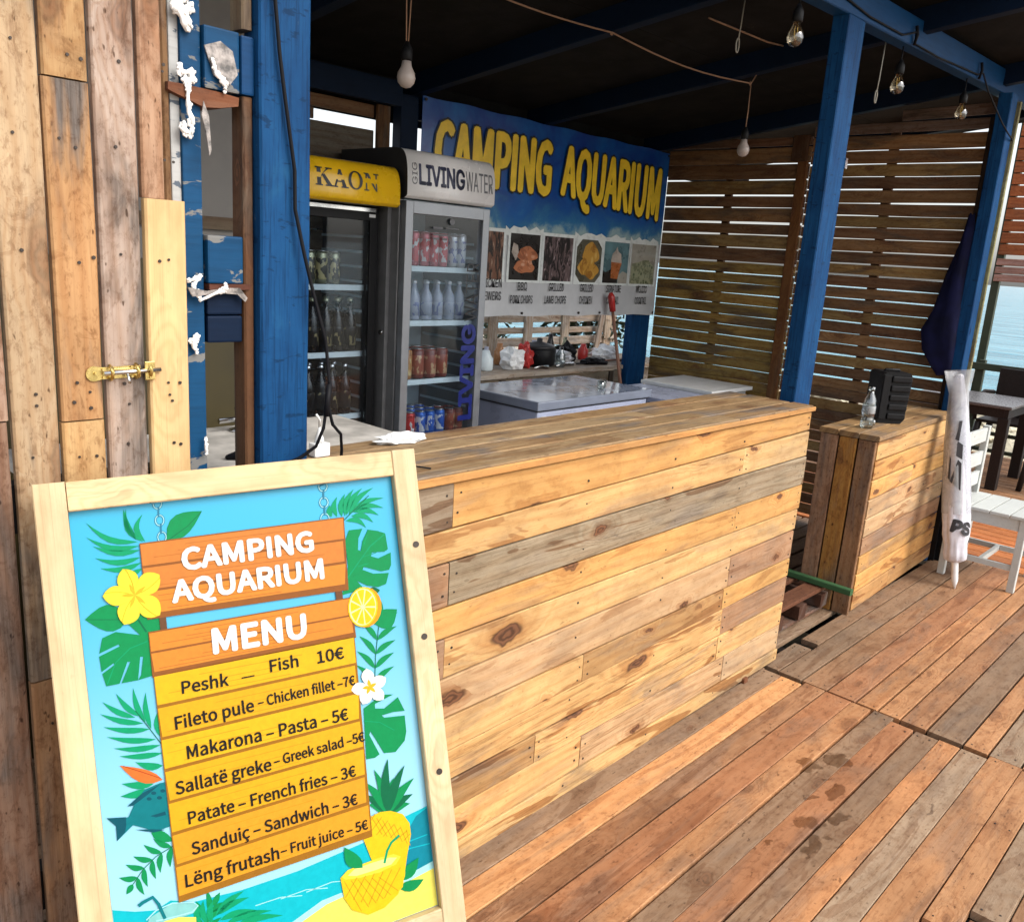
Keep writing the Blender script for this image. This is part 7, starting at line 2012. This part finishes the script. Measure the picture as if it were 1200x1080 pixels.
# ------------------------------------------------------------------ menu board
P0 = Vector((0.52030653, 1.52369491, 1.16225354)); U = Vector((0.95694719, -0.28820846, 0.03446669)).normalized(); V = Vector((-0.05275409, -0.28945694, -0.9557362))
V = (V - U * V.dot(U)).normalized()
N = V.cross(U)
if N.y > 0: N = -N
def bp_(u, v, d=0.0):
    return P0 + U * u + V * v + N * d
mb = thing('menu_board', 'wooden framed CAMPING AQUARIUM menu poster leaning in front of the counter', 'menu board', (0.8, 1.3, 0))
FR = lin('#ead2a6', .84)
def fplank(u0, v0, u1, v1, w, wd, name, col=FR, d=.004, t=.034):
    plank(mb, bp_(u0, v0, d - t / 2 + .0), bp_(u1, v1, d - t / 2), w, t, wd, tint(col, .03), 'newpine', wear=.15, jit=.0003, ch=.002, name=name)
F = .053
fplank(-F / 2, -F, -F / 2, .949 + .255, F - .001, U, 'frame_stile', d=.012)
fplank(.6 + F / 2, -F, .6 + F / 2, .949 + .255, F - .001, U, 'frame_stile', d=.012)
fplank(.0005, -F / 2, .5995, -F / 2, F - .001, V, 'frame_rail', d=.012)
fplank(.0005, .896 + F / 2, .5995, .896 + F / 2, F - .001, V, 'frame_rail', d=.012)
PC = dict(aqua=(.0, .52, .62), teal=(.0, .26, .36), foam=(.42, .83, .86), sand=(.92, .85, .14), glass=(.25, .62, .60), green=(.0, .36, .15), leaf=(.0, .29, .085), leafdark=(.0, .15, .06), petaledge=(.72, .62, .03), flower=(.93, .83, .05), flowerdeep=(.85, .5, .02),
          bird=(.78, .18, .03), birddeep=(.4, .06, .01), chain=(.03, .22, .35), cream=(.92, .85, .42), fish=(.0, .20, .23), fishdark=(.0, .09, .13), juice=(.93, .72, .05), juicelight=(.95, .87, .28), orange=(.93, .62, .01), orangerim=(.85, .36, .01),
          pine=(.88, .58, .01), pinedark=(.62, .33, .01), post=(.16, .07, .03), sign1=(.68, .235, .045), sign2=(.74, .27, .035), signedge=(.30, .10, .02), signgrain=(.50, .15, .025), y1=(.86, .49, .012), y2=(.82, .43, .012), y3=(.80, .36, .02), yedge=(.36, .15, .01), ygrain=(.66, .31, .01), white=(.88, .88, .84), ink=(.012, .010, .010))
for k, v in PC.items():
    M['print_' + k] = plain('print_' + k, tuple(q * .62 for q in v), .45, spec=.15, var=.05, scale=90, bumpk=0)
t = NT('poster_sky_print')
tc = t.n('ShaderNodeTexCoord')
X, Y, Zc = t.sep(tc.outputs['Object'])
g_ = t.ramp(t.math('ADD', Zc, t.math('MULTIPLY', t.noise(tc.outputs['Object'], 6.0, 2), .05)), 1.15, .45)
t.bsdf(t.mix(g_, (.008, .29, .47), (.24, .48, .60)), .38)
M['poster_bg'] = t.m
m = MB()
c_ = [bp_(.0, .0, -.006), bp_(.6, .0, -.006), bp_(.6, .896, -.006), bp_(.0, .896, -.006)]
d_ = [p - N * .004 for p in c_]
vs_ = [m.bm.verts.new(p) for p in c_ + d_]
for f_ in ((0, 1, 2, 3), (7, 6, 5, 4), (0, 4, 5, 1), (1, 5, 6, 2), (2, 6, 7, 3), (3, 7, 4, 0)):
    m.face([vs_[i] for i in f_])
poster = m.build('poster', 'poster_bg', mb)
m = MB()
keys = {}
for (col, lv, s) in ART:
    m.use('print_' + col)
    pts = [tuple(int(q) / 10000 for q in p.split(',')) for p in s.split()]
    m.face([m.bm.verts.new(bp_(u, v, -.0055 + lv * .00006)) for u, v in pts])
o = m.build('poster_artwork', None, poster)
for i, (s, (u, v), ang, w, h, col, lv, bold) in enumerate(TEXTS):
    xd = U * math.cos(ang) + V * math.sin(ang)
    yd = -V * math.cos(ang) + U * math.sin(ang)
    dd = -.0055 + 70 * .00006
    text_mesh(poster, s, basis(bp_(u, v, dd), xd, yd), w, h, 'print_' + col, bold=bold, font=HUMAN)
m = MB()
for (u, v) in ((.632, .146), (.628, .338), (.628, .62)):
    m.disc(bp_(u, v, .0125), N, .0065, .0015, 12)
m.build('screws', 'nail', mb)
